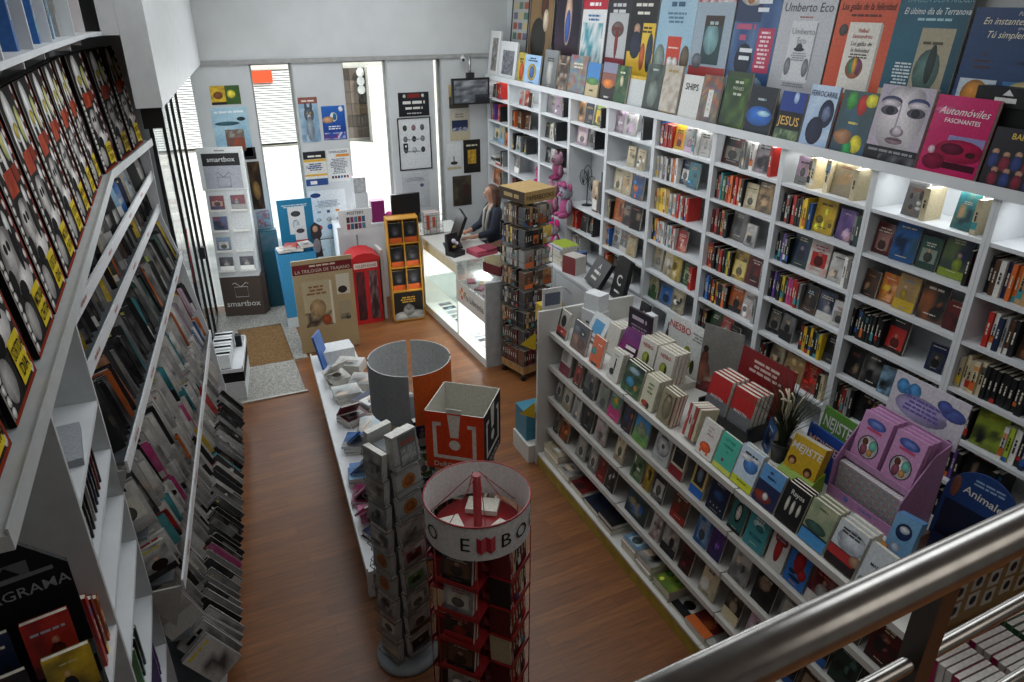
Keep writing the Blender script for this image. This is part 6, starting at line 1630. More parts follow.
# red wire spinner with the round white sign
EX, EY = 1.035, 2.78
em = thing('wire_spinner', 'red wire book spinner with a round white header sign on thin red rods', 'spinner', (EX, EY, 0))
MB().lathe([(.24, .002), (.24, .03), (.03, .06)], 28, 'w').build('base', REDM, em)
MB().tube([(0, 0, .06), (0, 0, 1.66)], .022, 12).build('pole', REDM, em)
R1 = .272
rg_ = MB()
n = 48
zb, zt = 1.345, 1.55
for s in range(n):
    b0, b1 = 2 * PI * s / n, 2 * PI * (s + 1) / n
    p = lambda r, b, z: (r * math.cos(b), r * math.sin(b), z)
    rg_.quad(p(R1, b0, zb), p(R1, b1, zb), p(R1, b1, zt), p(R1, b0, zt), 'd4d4d2')
    rg_.quad(p(R1 - .005, b1, zb), p(R1 - .005, b0, zb), p(R1 - .005, b0, zt), p(R1 - .005, b1, zt), 'dadad8')
    rg_.quad(p(R1 - .005, b0, zt), p(R1, b0, zt), p(R1, b1, zt), p(R1 - .005, b1, zt), 'dadad8')
    rg_.quad(p(R1, b0, zb), p(R1 - .005, b0, zb), p(R1 - .005, b1, zb), p(R1, b1, zb), 'dadad8')
ring = rg_.build('header_ring', PRM, em)
MB().tube([((R1 + .001) * math.cos(2 * PI * j / 48), (R1 + .001) * math.sin(2 * PI * j / 48), zt) for j in range(48)], .005, 6, 'r', True).build('red_rim', REDM, ring)
def ring_word(word, first_deg, step_deg=21.7):
    mb = MB()
    for j, ch in enumerate(word):
        b = math.radians(first_deg + step_deg * j)
        U = (-math.sin(b), math.cos(b), 0)
        P = ((R1 + .0012) * math.cos(b), (R1 + .0012) * math.sin(b), zb + .06)
        if ch == 'M':
            V = Vector((0, 0, 1))
            Uv = Vector(U)
            o = Vector(P) - Uv * .046 + Vector((math.cos(b), math.sin(b), 0)) * .003
            for w_ in range(4):
                u0, u1 = .023 * w_, .023 * (w_ + 1)
                za, zc = (.0, .02) if w_ % 2 == 0 else (.02, .0)
                mb.quad(o + Uv * u0 + V * (-.018 + zc), o + Uv * u1 + V * (-.018 + za), o + Uv * u1 + V * (.07 + za), o + Uv * u0 + V * (.07 + zc), ['a8283a', 'c85058'][w_ % 2])
        else:
            mb.text(ch, P, U, (0, 0, 1), .115, '1a1a1c', n_off=.002)
    return mb
CAMA = 249.6
for word, d0 in (('EMBOLSILLO', CAMA - 14), ('SILLO', CAMA - 54.6 - 21.7 * 4)):
    for j, ch in enumerate(word):
        ring_word(ch, d0 + 21.7 * j).build('letter', PRM, ring)
for j in range(6):
    b = math.radians(20 + 60 * j)
    MB().tube([(R1 * .98 * math.cos(b), R1 * .98 * math.sin(b), zb + .02), (.03 * math.cos(b + .5), .03 * math.sin(b + .5), 1.66)], .0025, 5).build('stay_rod', REDM, em)
EM = Matrix.Translation((EX, EY, 0))
TT = ['kr', 'dk', 'hk', 'kd', 'zm', 'kw']
FW = ['one', 'two', 'three', 'four']
LW = ['one', 'two', 'three', 'four', 'five', 'six']
for f in range(4):
    a = math.radians(-48 + 90 * f)
    R = Matrix.Rotation(a, 4, 'Z')
    for lv in range(6):
        z = .12 + lv * .203
        mb = MB()
        mb.M = R
        mb.box(-.115, -.245, z, .115, -.10, z + .006, 'r')
        mb.build('red_shelf', REDM, em)
        lip = MB()
        lip.M = R
        lip.box(-.115, -.25, z, .115, -.2455, z + .03, 'r')
        lip.build('shelf_lip', REDM, em)
        if f % 2 == 0:
            key = TT[(f + lv * 2) % 6]
            seed = 700 + f * 31 + lv * 5
            for s in range(2):
                o = faced_book(.17, .185, .03, rart(key, seed), seed, '%s%s novel facing out, shelf %s up, face %s of red wire spinner' % (NAMES[key[0]], ' front' if s == 0 else ' rear', LW[lv], FW[f]), 'book', 'novels on the red wire spinner', name='novel', nu=9, nv=12, spine='9a2a2c')
                o.matrix_world = EM @ R @ Matrix.Translation((-.01, -.232 + s * .036, z + .0065)) @ tilt(.12)
        else:
            x = -.105
            for s in range(6):
                c = 'dmrkdrdckd'[(lv * 3 + s + f) % 10]
                t = [.03, .026, .034, .028, .036, .03][(s + lv) % 6]
                o = spine_book(t, .185, .12, c, 900 + f * 40 + lv * 6 + s, '%s novel spine, slot %s, shelf %s up, face %s of red wire spinner' % (NAMES[c], LW[s], LW[lv], FW[f]), 'novels on the red wire spinner', name='slim_novel', accent='d8d2c4' if s % 3 == 0 else None)
                o.matrix_world = EM @ R @ Matrix.Translation((x + t / 2, -.236, z + .0065)) @ tilt(.05, .12)
                x += t + .003
    for x in (-.118, .118):
        mb = MB()
        mb.M = R
        mb.tube([(x, -.248, .06), (x, -.248, 1.34)], .003, 6)
        mb.build('upright_rod', REDM, em)
for q in range(3):
    mb = MB().box(-.055, -.085, 0, .055, .085, .03, 'd4d0c4')
    put(tag(mb.build('loose_book', PR), 'white book lying inside the ring sign of the red spinner, %s of three' % ORD[q + 1], 'book'), EX + .135 * math.cos(1 + 2.1 * q), EY + .135 * math.sin(1 + 2.1 * q), 1.345, 1 + 2.1 * q)
MB().lathe([(.05, 1.335), (.235, 1.335), (.235, 1.343), (.05, 1.343)], 28, 'd').build('top_disc', REDM, em)

# ------------------------------------------------------------------ sales counter with lit glass cases
CR = math.radians(3.4)
CM = Matrix.Translation((2.69, 6.80, 0)) @ Matrix.Rotation(CR, 4, 'Z')
ctr = thing('sales_counter', 'white sales counter with lit glass showcases in its front', 'counter', (2.69, 6.80, 0), CR)
CW = mat('counter_white', 'd2d2cc', .4, noise=.02)
CRM = mat('counter_cream', 'cfc4a2', .5, noise=.03)
MB().box(0, 0, 0, .62, .03, 1.03).build('end_panel', mat('counter_grey', 'a9acac', .5), ctr)
MB().box(0.0, .031, 0, .62, 1.95, .10).build('plinth', CW, ctr)
MB().box(.58, .031, .101, .62, 1.95, 1.0).build('back_panel', CW, ctr)
MB().box(0, .80, .101, .58, .83, 1.0).build('divider', CW, ctr)
MB().box(0, 1.92, .101, .58, 1.95, 1.0).build('divider', CW, ctr)
MB().box(0, .831, 1.0, .62, 1.96, 1.03).build('worktop', CW, ctr)
MB().box(0, .831, .88, .015, 1.919, .9995).build('sign_band', CRM, ctr)
sb = MB().box(0, .031, .55, .015, .799, .82, 'c9c6bd')
for a, (dy, dz) in enumerate(((0, .05), (.05, 0), (0, -.05), (-.05, 0))):
    sb.ball(-.001, .66 + dy, .69 + dz, .002, .03, .03, 8, 6, ['c86a30', 'd88a3c', 'b85028', 'd0a050'][a])
sb.text('Tu Librería', (-.001, .33, .65), (0, -1, 0), (0, 0, 1), .12, '55575a')
sb.build('sign_panel', PR, ctr)
MB().box(.004, .031, .8205, .010, .799, 1.02).build('glass_front', GLASS, ctr)
MB().box(.004, .031, 1.021, .57, .799, 1.028).build('glass_top', GLASS, ctr)
MB().box(.02, .031, .80, .579, .799, .815).build('glass_case_floor', CW, ctr)
MB().box(.02, .831, .48, .55, 1.919, .488).build('glass_shelf', glass_mat('shelf_glass', (.9, .96, .95), .1), ctr)
lm = emis('case_light', 'e8f0f4', 12.0)
MB().box(.53, .85, .84, .56, 1.9, .86).build('light_strip', lm, ctr)
MB().box(.53, .05, .51, .56, .78, .53).build('light_strip', lm, ctr)
for q in range(14):
    far = q < 7
    y = (.9 + .145 * q) if far else (.1 + .1 * (q - 7))
    mb = MB().box(-.09, -.05, 0, .09, .05, .008, 'd0d2d2')
    mb.art((-.085, -.045, .0085), (.17, 0, 0), (0, .09, 0), 4, 3, painter(rart('ewk'[q % 3] + 'sk', q), q))
    o = tag(mb.build('showcase_card', PR), 'small printed card lying in the lit %s showcase of the counter, %s along' % ('far' if far else 'near', ORD[q % 7 + 1]), 'card')
    o.matrix_world = CM @ Matrix.Translation((.22, y, .1015))
for q in range(5):
    mb = MB().box(-.07, -.05, 0, .07, .05, .02, 'c8b078' if q % 2 else 'b87884')
    o = tag(mb.build('gift_card', PR), 'small boxed gift under the counter glass top, %s from the near end' % ORD[q + 1], 'card')
    o.matrix_world = CM @ Matrix.Translation((.12 + .1 * (q % 2), .13 + .13 * q, .8155)) @ Matrix.Rotation(.3 * q, 4, 'Z')
# return wing
wg = thing('counter_wing', 'cream panelled return wing at the far end of the sales counter', 'counter', (2.28, 8.835, 0))
MB().box(0, 0, 0, .4, .03, 1.0).build('front_panel', CRM, wg)
MB().box(.01, .031, 0, .4, .5, .98).build('carcass', CW, wg)
MB().box(-.01, -.01, 1.0, .92, .52, 1.03).build('worktop', CW, wg)
def on_counter(o, lx, ly, z, yaw=0.0, rx=0.0):
    o.matrix_world = CM @ Matrix.Translation((lx, ly, z)) @ Matrix.Rotation(yaw, 4, 'Z') @ Matrix.Rotation(rx, 4, 'X')
    return o
mb = MB().box(-.15, -.12, 0, .15, .12, .035, 'a84a5c').box(-.15, -.10, .036, .0, .12, .06, 'b85868').box(.0, -.11, .036, .15, .11, .065, '8a3a4c')
on_counter(tag(mb.build('gift_box', PRM), 'flat pink gift boxes stacked on the counter top', 'box'), .42, .98, 1.0305, .2)
cbx = thing('card_box', 'dark red open box of cream greeting cards on the counter glass', 'box')
MB().box(-.11, -.13, 0, .11, .13, .01, '4c1418').box(-.11, -.13, .01, -.1, .13, .11, '5a171c').box(.1, -.13, .01, .11, .13, .11, '5a171c').box(-.1, -.13, .01, .1, -.12, .11, '64191e').box(-.1, .12, .01, .1, .13, .11, '5a171c').build('red_box', PRM, cbx)
for q in range(7):
    mb = MB()
    mb.M = Matrix.Translation((0, -.09 + q * .03, .012)) @ Matrix.Rotation(-.35, 4, 'X')
    mb.box(-.09, 0, 0, .09, .006, .15, 'c9bf9c')
    mb.build('card', PRM, cbx)
on_counter(cbx, .30, .30, 1.0285, .35)
# till screen and stand
mo = thing('till_monitor', 'black touch screen till seen from the side on the counter', 'monitor')
mb = MB()
mb.M = Matrix.Rotation(.35, 4, 'Y')
mb.box(-.02, -.22, .03, .02, .22, .44).build('screen', DARK, mo)
mb = MB()
mb.M = Matrix.Rotation(.35, 4, 'Y')
mb.box(.0205, -.2, .05, .021, .2, .42, '30343a').build('display_face', GLOSS, mo)
MB().box(-.1, -.11, 0, .12, .11, .02).box(-.06, -.04, .02, .02, .04, .12).build('stand', DARK, mo)
on_counter(mo, .20, 1.40, 1.0305, -.25)
mb = MB().extr([(-.08, 0), (.08, 0), (.08, .06), (-.02, .06), (-.05, .26), (-.08, .26)], 'y', -.09, .09, '141416')
st = thing('leaflet_holder', 'black stepped holder with a small white flower card on the counter', 'holder')
mb.build('holder_body', DARK, st)
mb = MB().ball(-.02, 0, .17, .03, .03, .03, 8, 6, 'd8d4dc').ball(.0, .03, .14, .022, .022, .022, 8, 6, 'd8d4dc').ball(.01, -.02, .11, .02, .03, .02, 8, 6, '8a7a3c')
mb.build('flower', PRM, st)
on_counter(st, .10, 1.06, 1.0305, -1.2)
fm = thing('computer_monitor', 'black computer monitor seen from behind on the counter wing', 'monitor', (2.45, 8.95, 1.0305))
MB().box(-.19, 0, .14, .19, .04, .53).build('screen', DARK, fm)
MB().box(-.03, .01, .01, .03, .05, .2).box(-.1, -.06, 0, .1, .12, .01).build('stand', DARK, fm)
MB().box(-.08, -.02, .0, .12, -.012, .19).build('note_card', WHITE, fm)
wbk = thing('wire_basket', 'wire basket of magazines standing at the counter corner', 'basket', (2.75, 8.85, 1.0305))
mb = MB()
for z in (.02, .1, .18, .26):
    mb.tube([(-.13, -.09, z), (.13, -.09, z), (.13, .09, z), (-.13, .09, z)], .003, 5, 'e', True)
for x in (-.13, -.043, .043, .13):
    mb.tube([(x, -.09, .0), (x, -.09, .26)], .003, 5).tube([(x, .09, .0), (x, .09, .26)], .003, 5)
mb.build('wire_frame', WIRE, wbk)
for q in range(5):
    mb = MB().box(-.1, 0, 0, .1, .02, .28, 'wwrwh'[q])
    mb.art((-.1, -.0005, 0), (.2, 0, 0), (0, 0, .28), 6, 8, painter([('bg', 'c8c4c0', 'd0ccc8'), ('r', .1, .2, .3, .9, 'b8442c'), ('r', .5, .3, .7, .8, 'c05a3a'), ('n', '8a8480', 6, .3)], q))
    put(tag(mb.build('catalogue', PR), 'red and white catalogue in the wire basket, %s from the front' % ORD[q + 1], 'catalogue'), 2.75, 8.79 + q * .03, 1.036, 0, .05)

# ------------------------------------------------------------------ woman behind the counter
def skin_mesh(name, verts, edges, radii, root, m, parent, sub=2):
    me = bpy.data.meshes.new(name)
    me.from_pydata(verts, edges, [])
    ob = bpy.data.objects.new(name, me)
    COL.objects.link(ob)
    ob.parent = parent
    sk = ob.modifiers.new('skin', 'SKIN')
    lay = me.skin_vertices[0] if me.skin_vertices else None
    if lay is None:
        bpy.context.view_layer.objects.active = ob
        bpy.ops.mesh.customdata_skin_add()
        lay = me.skin_vertices[0]
    for k, r in enumerate(radii):
        lay.data[k].radius = r if isinstance(r, tuple) else (r, r)
        lay.data[k].use_root = k == root
    ss = ob.modifiers.new('smooth', 'SUBSURF')
    ss.levels = ss.render_levels = sub
    me.materials.append(m)
    for s in (sk,):
        s.use_smooth_shade = True
    return ob
pe = thing('person', 'brown-haired person in a dark jacket and pale scarf standing at the till behind the counter', 'person', (3.45, 8.38, 0), -PI / 2 - .05)
V, E, R_ = [], [], []
def jn(p, r, to=None):
    V.append(p)
    R_.append(r)
    if to is not None:
        E.append((to, len(V) - 1))
    return len(V) - 1
SK = mat('skin', 'b98a70', .55, noise=.05)
pel = jn((0, 0, .95), (.14, .10))
sp = jn((0, .005, 1.12), (.125, .09), pel)
chs = jn((0, .0, 1.32), (.14, .10), sp)
nb_ = jn((0, .0, 1.44), .055, chs)
nk = jn((0, -.015, 1.50), .05, nb_)
jw = jn((0, -.045, 1.555), (.055, .065), nk)
hd = jn((0, -.035, 1.62), (.072, .085), jw)
ht = jn((0, -.02, 1.695), (.06, .07), hd)
ns = jn((0, -.135, 1.60), .012, hd)
for d in (-1, 1):
    sh_ = jn((d * .165, .0, 1.40), .052, chs)
    el = jn((d * .215, -.10, 1.16), .042, sh_)
    wr = jn((d * .13, -.31, 1.095), .028, el)
    pa = jn((d * .115, -.37, 1.09), (.034, .018), wr)
    for k, (ox, ln) in enumerate(((-.026, .07), (-.009, .08), (.009, .076), (.026, .06))):
        kn = jn((d * .115 + ox, -.405, 1.087), .0095, pa)
        k2 = jn((d * .115 + ox * 1.2, -.405 - ln * .55, 1.08), .0085, kn)
        jn((d * .115 + ox * 1.25, -.405 - ln, 1.066), .007, k2)
    t1 = jn((d * .115 - d * .035, -.355, 1.085), .011, pa)
    jn((d * .115 - d * .055, -.395, 1.075), .009, t1)
    hp = jn((d * .09, 0, .88), (.085, .085), pel)
    kn = jn((d * .10, -.015, .50), .058, hp)
    an = jn((d * .10, .01, .09), .04, kn)
    jn((d * .105, -.13, .04), (.04, .03), an)
skin_mesh('body', V, E, R_, 0, SK, pe)
JK = mat('jacket_navy', '1b2230', .8, noise=.1, scale=40)
JV = [(0, 0, .90), (0, .005, 1.12), (0, .0, 1.32), (0, .01, 1.43)]
JE = [(0, 1), (1, 2), (2, 3)]
JR = [(.165, .125), (.15, .112), (.16, .118), (.075, .06)]
for d in (-1, 1):
    b = len(JV)
    JV += [(d * .165, .0, 1.40), (d * .215, -.10, 1.16), (d * .145, -.275, 1.10)]
    JR += [.066, .056, .042]
    JE += [(2, b), (b, b + 1), (b + 1, b + 2)]
skin_mesh('jacket', JV, JE, JR, 0, JK, pe)
TV = [(0, 0, .92)]
TR = [(.15, .11)]
TE = []
for d in (-1, 1):
    b = len(TV)
    TV += [(d * .09, 0, .86), (d * .10, -.015, .50), (d * .10, .01, .12)]
    TR += [(.095, .095), .068, .052]
    TE += [(0, b), (b, b + 1), (b + 1, b + 2)]
skin_mesh('trousers', TV, TE, TR, 0, mat('trousers_dark', '23242a', .85), pe)
sc_ = MB()
for d in (-1, 1):
    sc_.tube([(d * .05, -.03, 1.47), (d * .07, -.10, 1.38), (d * .055, -.128, 1.22), (d * .05, -.128, 1.02)], [.016, .02, .018, .014], 8, 'b0aca4')
sc_.tube([(-.05, -.03, 1.47), (-.05, .05, 1.485), (.05, .05, 1.485), (.05, -.03, 1.47)], .02, 8, 'b0aca4')
sc_.build('scarf', PRM, pe)
hr = mat('hair_brown', '4a2e20', .6, noise=.25, scale=90)
HV = [(0, .0, 1.70), (0, .035, 1.64), (0, .05, 1.54), (0, .05, 1.42), (.062, -.0, 1.64), (.068, .01, 1.52), (.06, .0, 1.40), (-.062, -.0, 1.64), (-.068, .01, 1.52), (-.06, .0, 1.40), (0, -.05, 1.715)]
HE = [(0, 1), (1, 2), (2, 3), (0, 4), (4, 5), (5, 6), (0, 7), (7, 8), (8, 9), (0, 10)]
HR = [(.08, .07), (.09, .07), (.085, .055), (.06, .04), (.045, .06), (.045, .06), (.035, .045), (.045, .06), (.045, .06), (.035, .045), (.05, .03)]
skin_mesh('hair', HV, HE, HR, 0, hr, pe)
for d in (-1, 1):
    MB().ball(d * .03, -.113, 1.625, .012, .006, .007, 8, 6, '1c1612').build('eye', PRM, pe)
    MB().tube([(d * .018, -.117, 1.644), (d * .045, -.108, 1.645)], .004, 5, '3a2418').build('eyebrow', PRM, pe)
MB().tube([(-.02, -.108, 1.56), (0, -.114, 1.558), (.02, -.108, 1.56)], .005, 6, '8a4a44').build('mouth', PRM, pe)

# ------------------------------------------------------------------ square wire rack of books
WR = math.radians(15)
WM = Matrix.Translation((3.075, 6.575, 0)) @ Matrix.Rotation(WR, 4, 'Z')
wr_ = thing('book_tower', 'tall square wire tower of paperbacks with a card top beside the counter', 'rack', (3.075, 6.575, 0), WR)
h = .195
MB().box(-h, -h, .08, h, h, .17).build('wood_base', mat('base_wood', '9a7444', .6, noise=.15, scale=14), wr_)
for x in (-.17, .17):
    for y in (-.17, .17):
        MB().lathe([(.03, .0), (.03, .079)], 10, 'k', x, y).build('castor', DARK, wr_)
tb_ = MB().box(-h - .01, -h - .01, 1.99, h + .01, h + .01, 2.11, 'a78a5c', {'-x': '3a2c1c', '+z': 'b89a68'})
tb_.text('PAPERBOOKS', (0, -h - .0105, 2.02), (1, 0, 0), (0, 0, 1), .07, '3c2c18', .004, 0, .36)
tb_.dashes((-h - .0105, 0, 2.03), (0, -1, 0), (0, 0, 1), .34, .04, 'a89060', 1, 3)
tb_.build('card_top', PRM, wr_)
MB().box(-.05, -.05, .17, .05, .05, 1.99, '3a3c3e').build('column', WIRE, wr_)
for lv in range(8):
    z = .175 + lv * .226
    mb = MB()
    for zz in (z, z + .07):
        mb.tube([(-h, -h, zz), (h, -h, zz), (h, h, zz), (-h, h, zz)], .003, 5, 'e', True)
    for x in (-h, 0, h):
        mb.tube([(x, -h, z), (x, -h, z + .2)], .003, 5).tube([(x, h, z), (x, h, z + .2)], .003, 5)
        if x:
            mb.tube([(x, 0, z), (x, 0, z + .2)], .003, 5)
    mb.build('wire_tier', WIRE, wr_)
    MB().box(-h + .004, -h + .004, z - .002, h - .004, h - .004, z + .002).build('tier_floor', WIRE, wr_)
    rg = random.Random(lv + 400)
    for f in (0, 3):
        R = Matrix.Rotation(f * PI / 2, 4, 'Z')
        x = -.177
        xm = .145 if f == 0 else .05
        q = 0
        pal = ['kmmakzamkem', 'kkmkykzkamk', 'zmhekmhehce', 'mdamdmkmag', 'ekzkehkmkmd', 'kzmkdkmzkak', 'kdmkzkmdk', 'dmmddmkm'][7 - lv]
        while x < xm:
            wide = rg.random() < .3 and f == 0
            t = rg.uniform(.10, .12) if wide else rg.uniform(.022, .038)
            c = rg.choice(pal)
            lab = '%s paperback in square wire tower, tier %s up, %s side, place %s' % (NAMES[c], ['one', 'two', 'three', 'four', 'five', 'six', 'seven', 'eight'][lv], 'camera' if f == 0 else 'counter', ORD[q + 1].replace('first', 'one').replace('second', 'two').replace('third', 'three').replace('fourth', 'four').replace('fifth', 'five').replace('sixth', 'six').replace('seventh', 'seven').replace('eighth', 'eight'))
            lab = lab.replace('camera side', 'stair side')
            hh = rg.uniform(.165, .19)
            if wide:
                mb = MB().box(-t / 2, .0004, 0, t / 2, .1, hh, c, {'+z': 'd2ccbc'})
                mb.art((-t / 2, 0, 0), (t, 0, 0), (0, 0, hh), 6, 8, painter(rart(c + rg.choice('wyo'), lv * 9 + q), lv + q))
                o = tag(mb.build('tower_paperback', PR), lab, 'book', 'paperbacks in the square wire tower')
            else:
                o = spine_book(t, hh, .11, c, lv * 40 + f * 7 + q, lab, 'paperbacks in the square wire tower', 'tower_paperback')
            o.matrix_world = WM @ R @ Matrix.Translation((x + t / 2, -h + .008, z + .003))
            x += t + .003
            q += 1

# ------------------------------------------------------------------ displays by the window
# gift card stand
sx = thing('gift_card_stand', 'white gift-card floor stand with a brown box base by the entrance', 'display', (.31, 9.50, 0), math.radians(-14))
BR = mat('carton_brown', '4a3e35', .7, noise=.08)
bb_ = MB().prism([(-.25, 0), (.25, 0), (.3, .14), (.2, .26), (-.2, .26), (-.28, .12)], 0.013, .56, '4c4038')
bb_.text('smartbox', (0, -.0008, .15), (1, 0, 0), (0, 0, 1), .11, 'd2cec8', .004)
bb_.tube([(-.08, -.002, .28), (-.08, -.002, .42), (.08, -.002, .42), (.08, -.002, .28)], .004, 5, 'cac6c0', True)
bb_.tube([(0, -.002, .42), (-.07, -.002, .48), (-.1, -.002, .46)], .004, 5, 'cac6c0').tube([(0, -.002, .42), (.07, -.002, .48), (.1, -.002, .46)], .004, 5, 'cac6c0')
bb_.build('box_base', PRM, sx)
MB().extr([(0, .561), (.20, .561), (.20, 1.68), (.10, 1.68)], 'x', -.25, .25, 'c9cbca').build('card_body', PRM, sx)
for cx in (-.125, .125):
    for r in range(4):
        z = .66 + r * .26
        y = (z - .56) / 1.12 * .10
        MB().box(cx - .10, y - .045, z - .02, cx + .10, y - .003, z + .0).build('card_ledge', PRM, sx)
SXM = sx.matrix_basis.copy()
for cx, r, keys in ((-.125, 3, 'rb'), (.125, 3, 'rb'), (-.125, 2, 'br'), (-.125, 1, 'sb'), (-.125, 0, 'zw'), (.125, 0, 'zw')):
    z = .66 + r * .26
    y = (z - .56) / 1.12 * .10
    mb = MB().box(-.085, .0005, 0, .085, .008, .17, 'w')
    mb.art((-.085, 0, 0), (.17, 0, 0), (0, 0, .17), 8, 8, painter(rart([mix(C(keys[0]), (.4, .4, .45), .5), keys[1], 'h'], r + int(cx * 100)), r + 5))
    o = tag(mb.build('gift_card', PR), '%s gift card on the white stand, %s row up in the %s column' % (NAMES[keys[0]], ORD[r + 1], 'entrance-side' if cx < 0 else 'window-side'), 'card')
    o.matrix_world = SXM @ Matrix.Translation((cx, y - .022, z + .001)) @ tilt(.09)
hd_ = MB()
hd_.box(-.27, .08, 1.6805, .27, .11, 2.20, 'd2d4d2')
hd_.box(-.22, .0765, 1.98, .22, .0795, 2.13, '2c2a2b')
hd_.box(-.22, .0765, 1.70, .22, .0795, 1.98, 'a2a4ac')
hd_.text('smartbox', (0, .0758, 2.03), (1, 0, 0), (0, 0, 1), .085, 'd0d0d0', .003)
hd_.tube([(-.07, .0755, 1.72), (-.07, .0755, 1.84), (.08, .0755, 1.84), (.08, .0755, 1.72)], .003, 5, '6c6e76', True)
hd_.tube([(0, .0755, 1.84), (-.06, .0755, 1.9), (-.09, .0755, 1.88)], .003, 5, '6c6e76').tube([(0, .0755, 1.84), (.07, .0755, 1.9), (.1, .0755, 1.88)], .003, 5, '6c6e76')
hd_.box(-.06, .0765, 2.155, .06, .0795, 2.17, '8a8a88')
hd_.build('header_board', PRM, sx)
td = thing('teal_stand', 'dark teal floor stand half hidden behind the gift-card stand', 'display', (.76, 9.66, 0))
MB().box(-.11, 0, .0, .11, .14, 1.08, '244a54').build('stand_body', PRM, td)
MB().art((-.11, -.001, .80), (.22, 0, 0), (0, 0, .27), 6, 6, painter([('bg', '2c5460', '3a6a74'), ('n', '8a6a7a', 5, .4)], 2)).build('printed_front', PRM, td)
# blue bin with books, teal card and girl cut-out
bn = thing('blue_bin', 'bright blue cardboard bin heaped with books before the window', 'display', (1.0, 8.86, 0))
MB().extr([(-.20, .02), (.20, .02), (.23, .98), (-.23, .98)], 'y', .0, .008, '3a8ab8').extr([(-.20, .02), (.20, .02), (.23, .98), (-.23, .98)], 'y', .30, .308, '3a8ab8').extr([(-.20, .02), (-.195, .02), (-.22, .98), (-.23, .98)], 'y', .008, .30, '2f78a4').extr([(.195, .02), (.20, .02), (.23, .98), (.22, .98)], 'y', .008, .30, '2f78a4').build('bin_body', PRM, bn)
MB().box(-.21, .01, .70, .21, .298, .71, '2f78a4').build('bin_floor', PRM, bn)
MB().box(-.23, -.002, .0, .21, -.0005, .14, 'c8d0d4').build('bin_base_band', PRM, bn)
rg = random.Random(3)
for q in range(8):
    c = 'wrwhwrhw'[q]
    mb = MB().box(-.075, -.1, 0, .075, .1, .028, c, {'-y': 'd4d0c6'})
    mb.art((-.075, -.1, .0285), (.15, 0, 0), (0, .2, 0), 5, 6, painter(rart(c + 'er', q), q))
    put(tag(mb.build('bargain_book', PR), '%s book heaped in the bright blue bin, %s layer, %s half' % (NAMES[c], ORD[q // 2 + 1], ['entrance', 'till'][q % 2]), 'book'), .90 + .19 * (q % 2), 9.01, .712 + (q // 2) * .075 * .4 + .0, rg.uniform(-.08, .08)) if q < 4 else put(tag(mb.build('bargain_book', PR), '%s book on top of the heap in the bright blue bin, %s one' % (NAMES[c], ORD[q - 3]), 'book'), .86 + .09 * (q - 4), 9.0 + .02 * (q % 2), .99 + .03 * (q % 2), rg.uniform(-.3, .3), -.0)
tc_ = thing('window_display', 'teal cardboard window display picturing a white book, with a girl figure beside it', 'display', (1.12, 9.50, 0))
MB().box(-.22, 0, .012, .22, .012, 1.50, '1f6f92').art((-.22, -.0006, .86), (.44, 0, 0), (0, 0, .64), 16, 20, painter([('bg', '226f90', '2478a0'), ('r', .28, .28, .76, .84, 'd4d8d8'), ('e', .5, .7, .14, .06, '3a4448'), ('e', .48, .48, .1, .1, 'b0bcc0'), ('r', .42, .08, .76, .46, 'd0d2d4'), ('e', .58, .34, .12, .05, '4a4448'), ('r', .42, .08, .8, .15, 'a83a34')], 2)).dashes((0, -.001, 1.42), (1, 0, 0), (0, 0, 1), .34, .012, 'c8dce4', 2, 2).build('printed_board', PR, tc_)
gm = MB()
gm.extr([(.15, .70), (.29, .70), (.27, .95), (.30, 1.0), (.29, 1.13), (.22, 1.18), (.16, 1.12), (.155, 1.0), (.18, .95)], 'y', -.04, -.034, '3a3436')
gm.ball(.22, -.041, 1.09, .035, .003, .045, 10, 8, 'b89078').ball(.22, -.041, .86, .05, .003, .1, 10, 8, '8a8488')
gm.build('girl_cutout', PRM, tc_)
# window counter with boxes
wc = thing('window_counter', 'low white unit under the window between the second and third piers', 'cabinet', (1.62, 9.42, 0))
MB().box(0, 0, 0, .95, .36, 1.06).build('carcass', WHITE, wc)
MB().box(-.01, -.01, 1.0605, .96, .37, 1.085).build('worktop', WHITE, wc)
for q, (x, z, w, hh, c, nm) in enumerate(((1.98, 1.0855, .2, .22, 'd0d2d4', 'lower white box'), (1.99, 1.307, .17, .20, 'c8cacc', 'middle white box'), (1.98, 1.509, .16, .2, 'b8babc', 'top white box printed with small figures'))):
    mb = MB().box(-w / 2, 0, 0, w / 2, .16, hh, c)
    if q == 2:
        mb.art((-w / 2 + .001, -.0005, .001), (w - .002, 0, 0), (0, 0, hh - .002), 9, 9, painter([('bg', 'b8babc', 'c0c2c4'), ('n', '7c7e82', 9, .6)], 3))
    put(tag(mb.build('white_box', PR), nm + ' of the stack of three by the second window', 'box'), x, 9.46, z, 0)
mb = MB().box(-.09, 0, 0, .09, .14, .29, '7a1a5c')
put(tag(mb.build('purple_box', PR), 'purple box beside the stack of white boxes at the window', 'box'), 2.20, 9.46, 1.0855, 0)
mb = MB().ball(0, .0, .06, .06, .05, .06, 10, 8, 'c84a90')
put(tag(mb.build('pink_ball', PRM), 'small pink ball ornament beside the purple box', 'ornament'), 2.36, 9.52, 1.0855, 0)
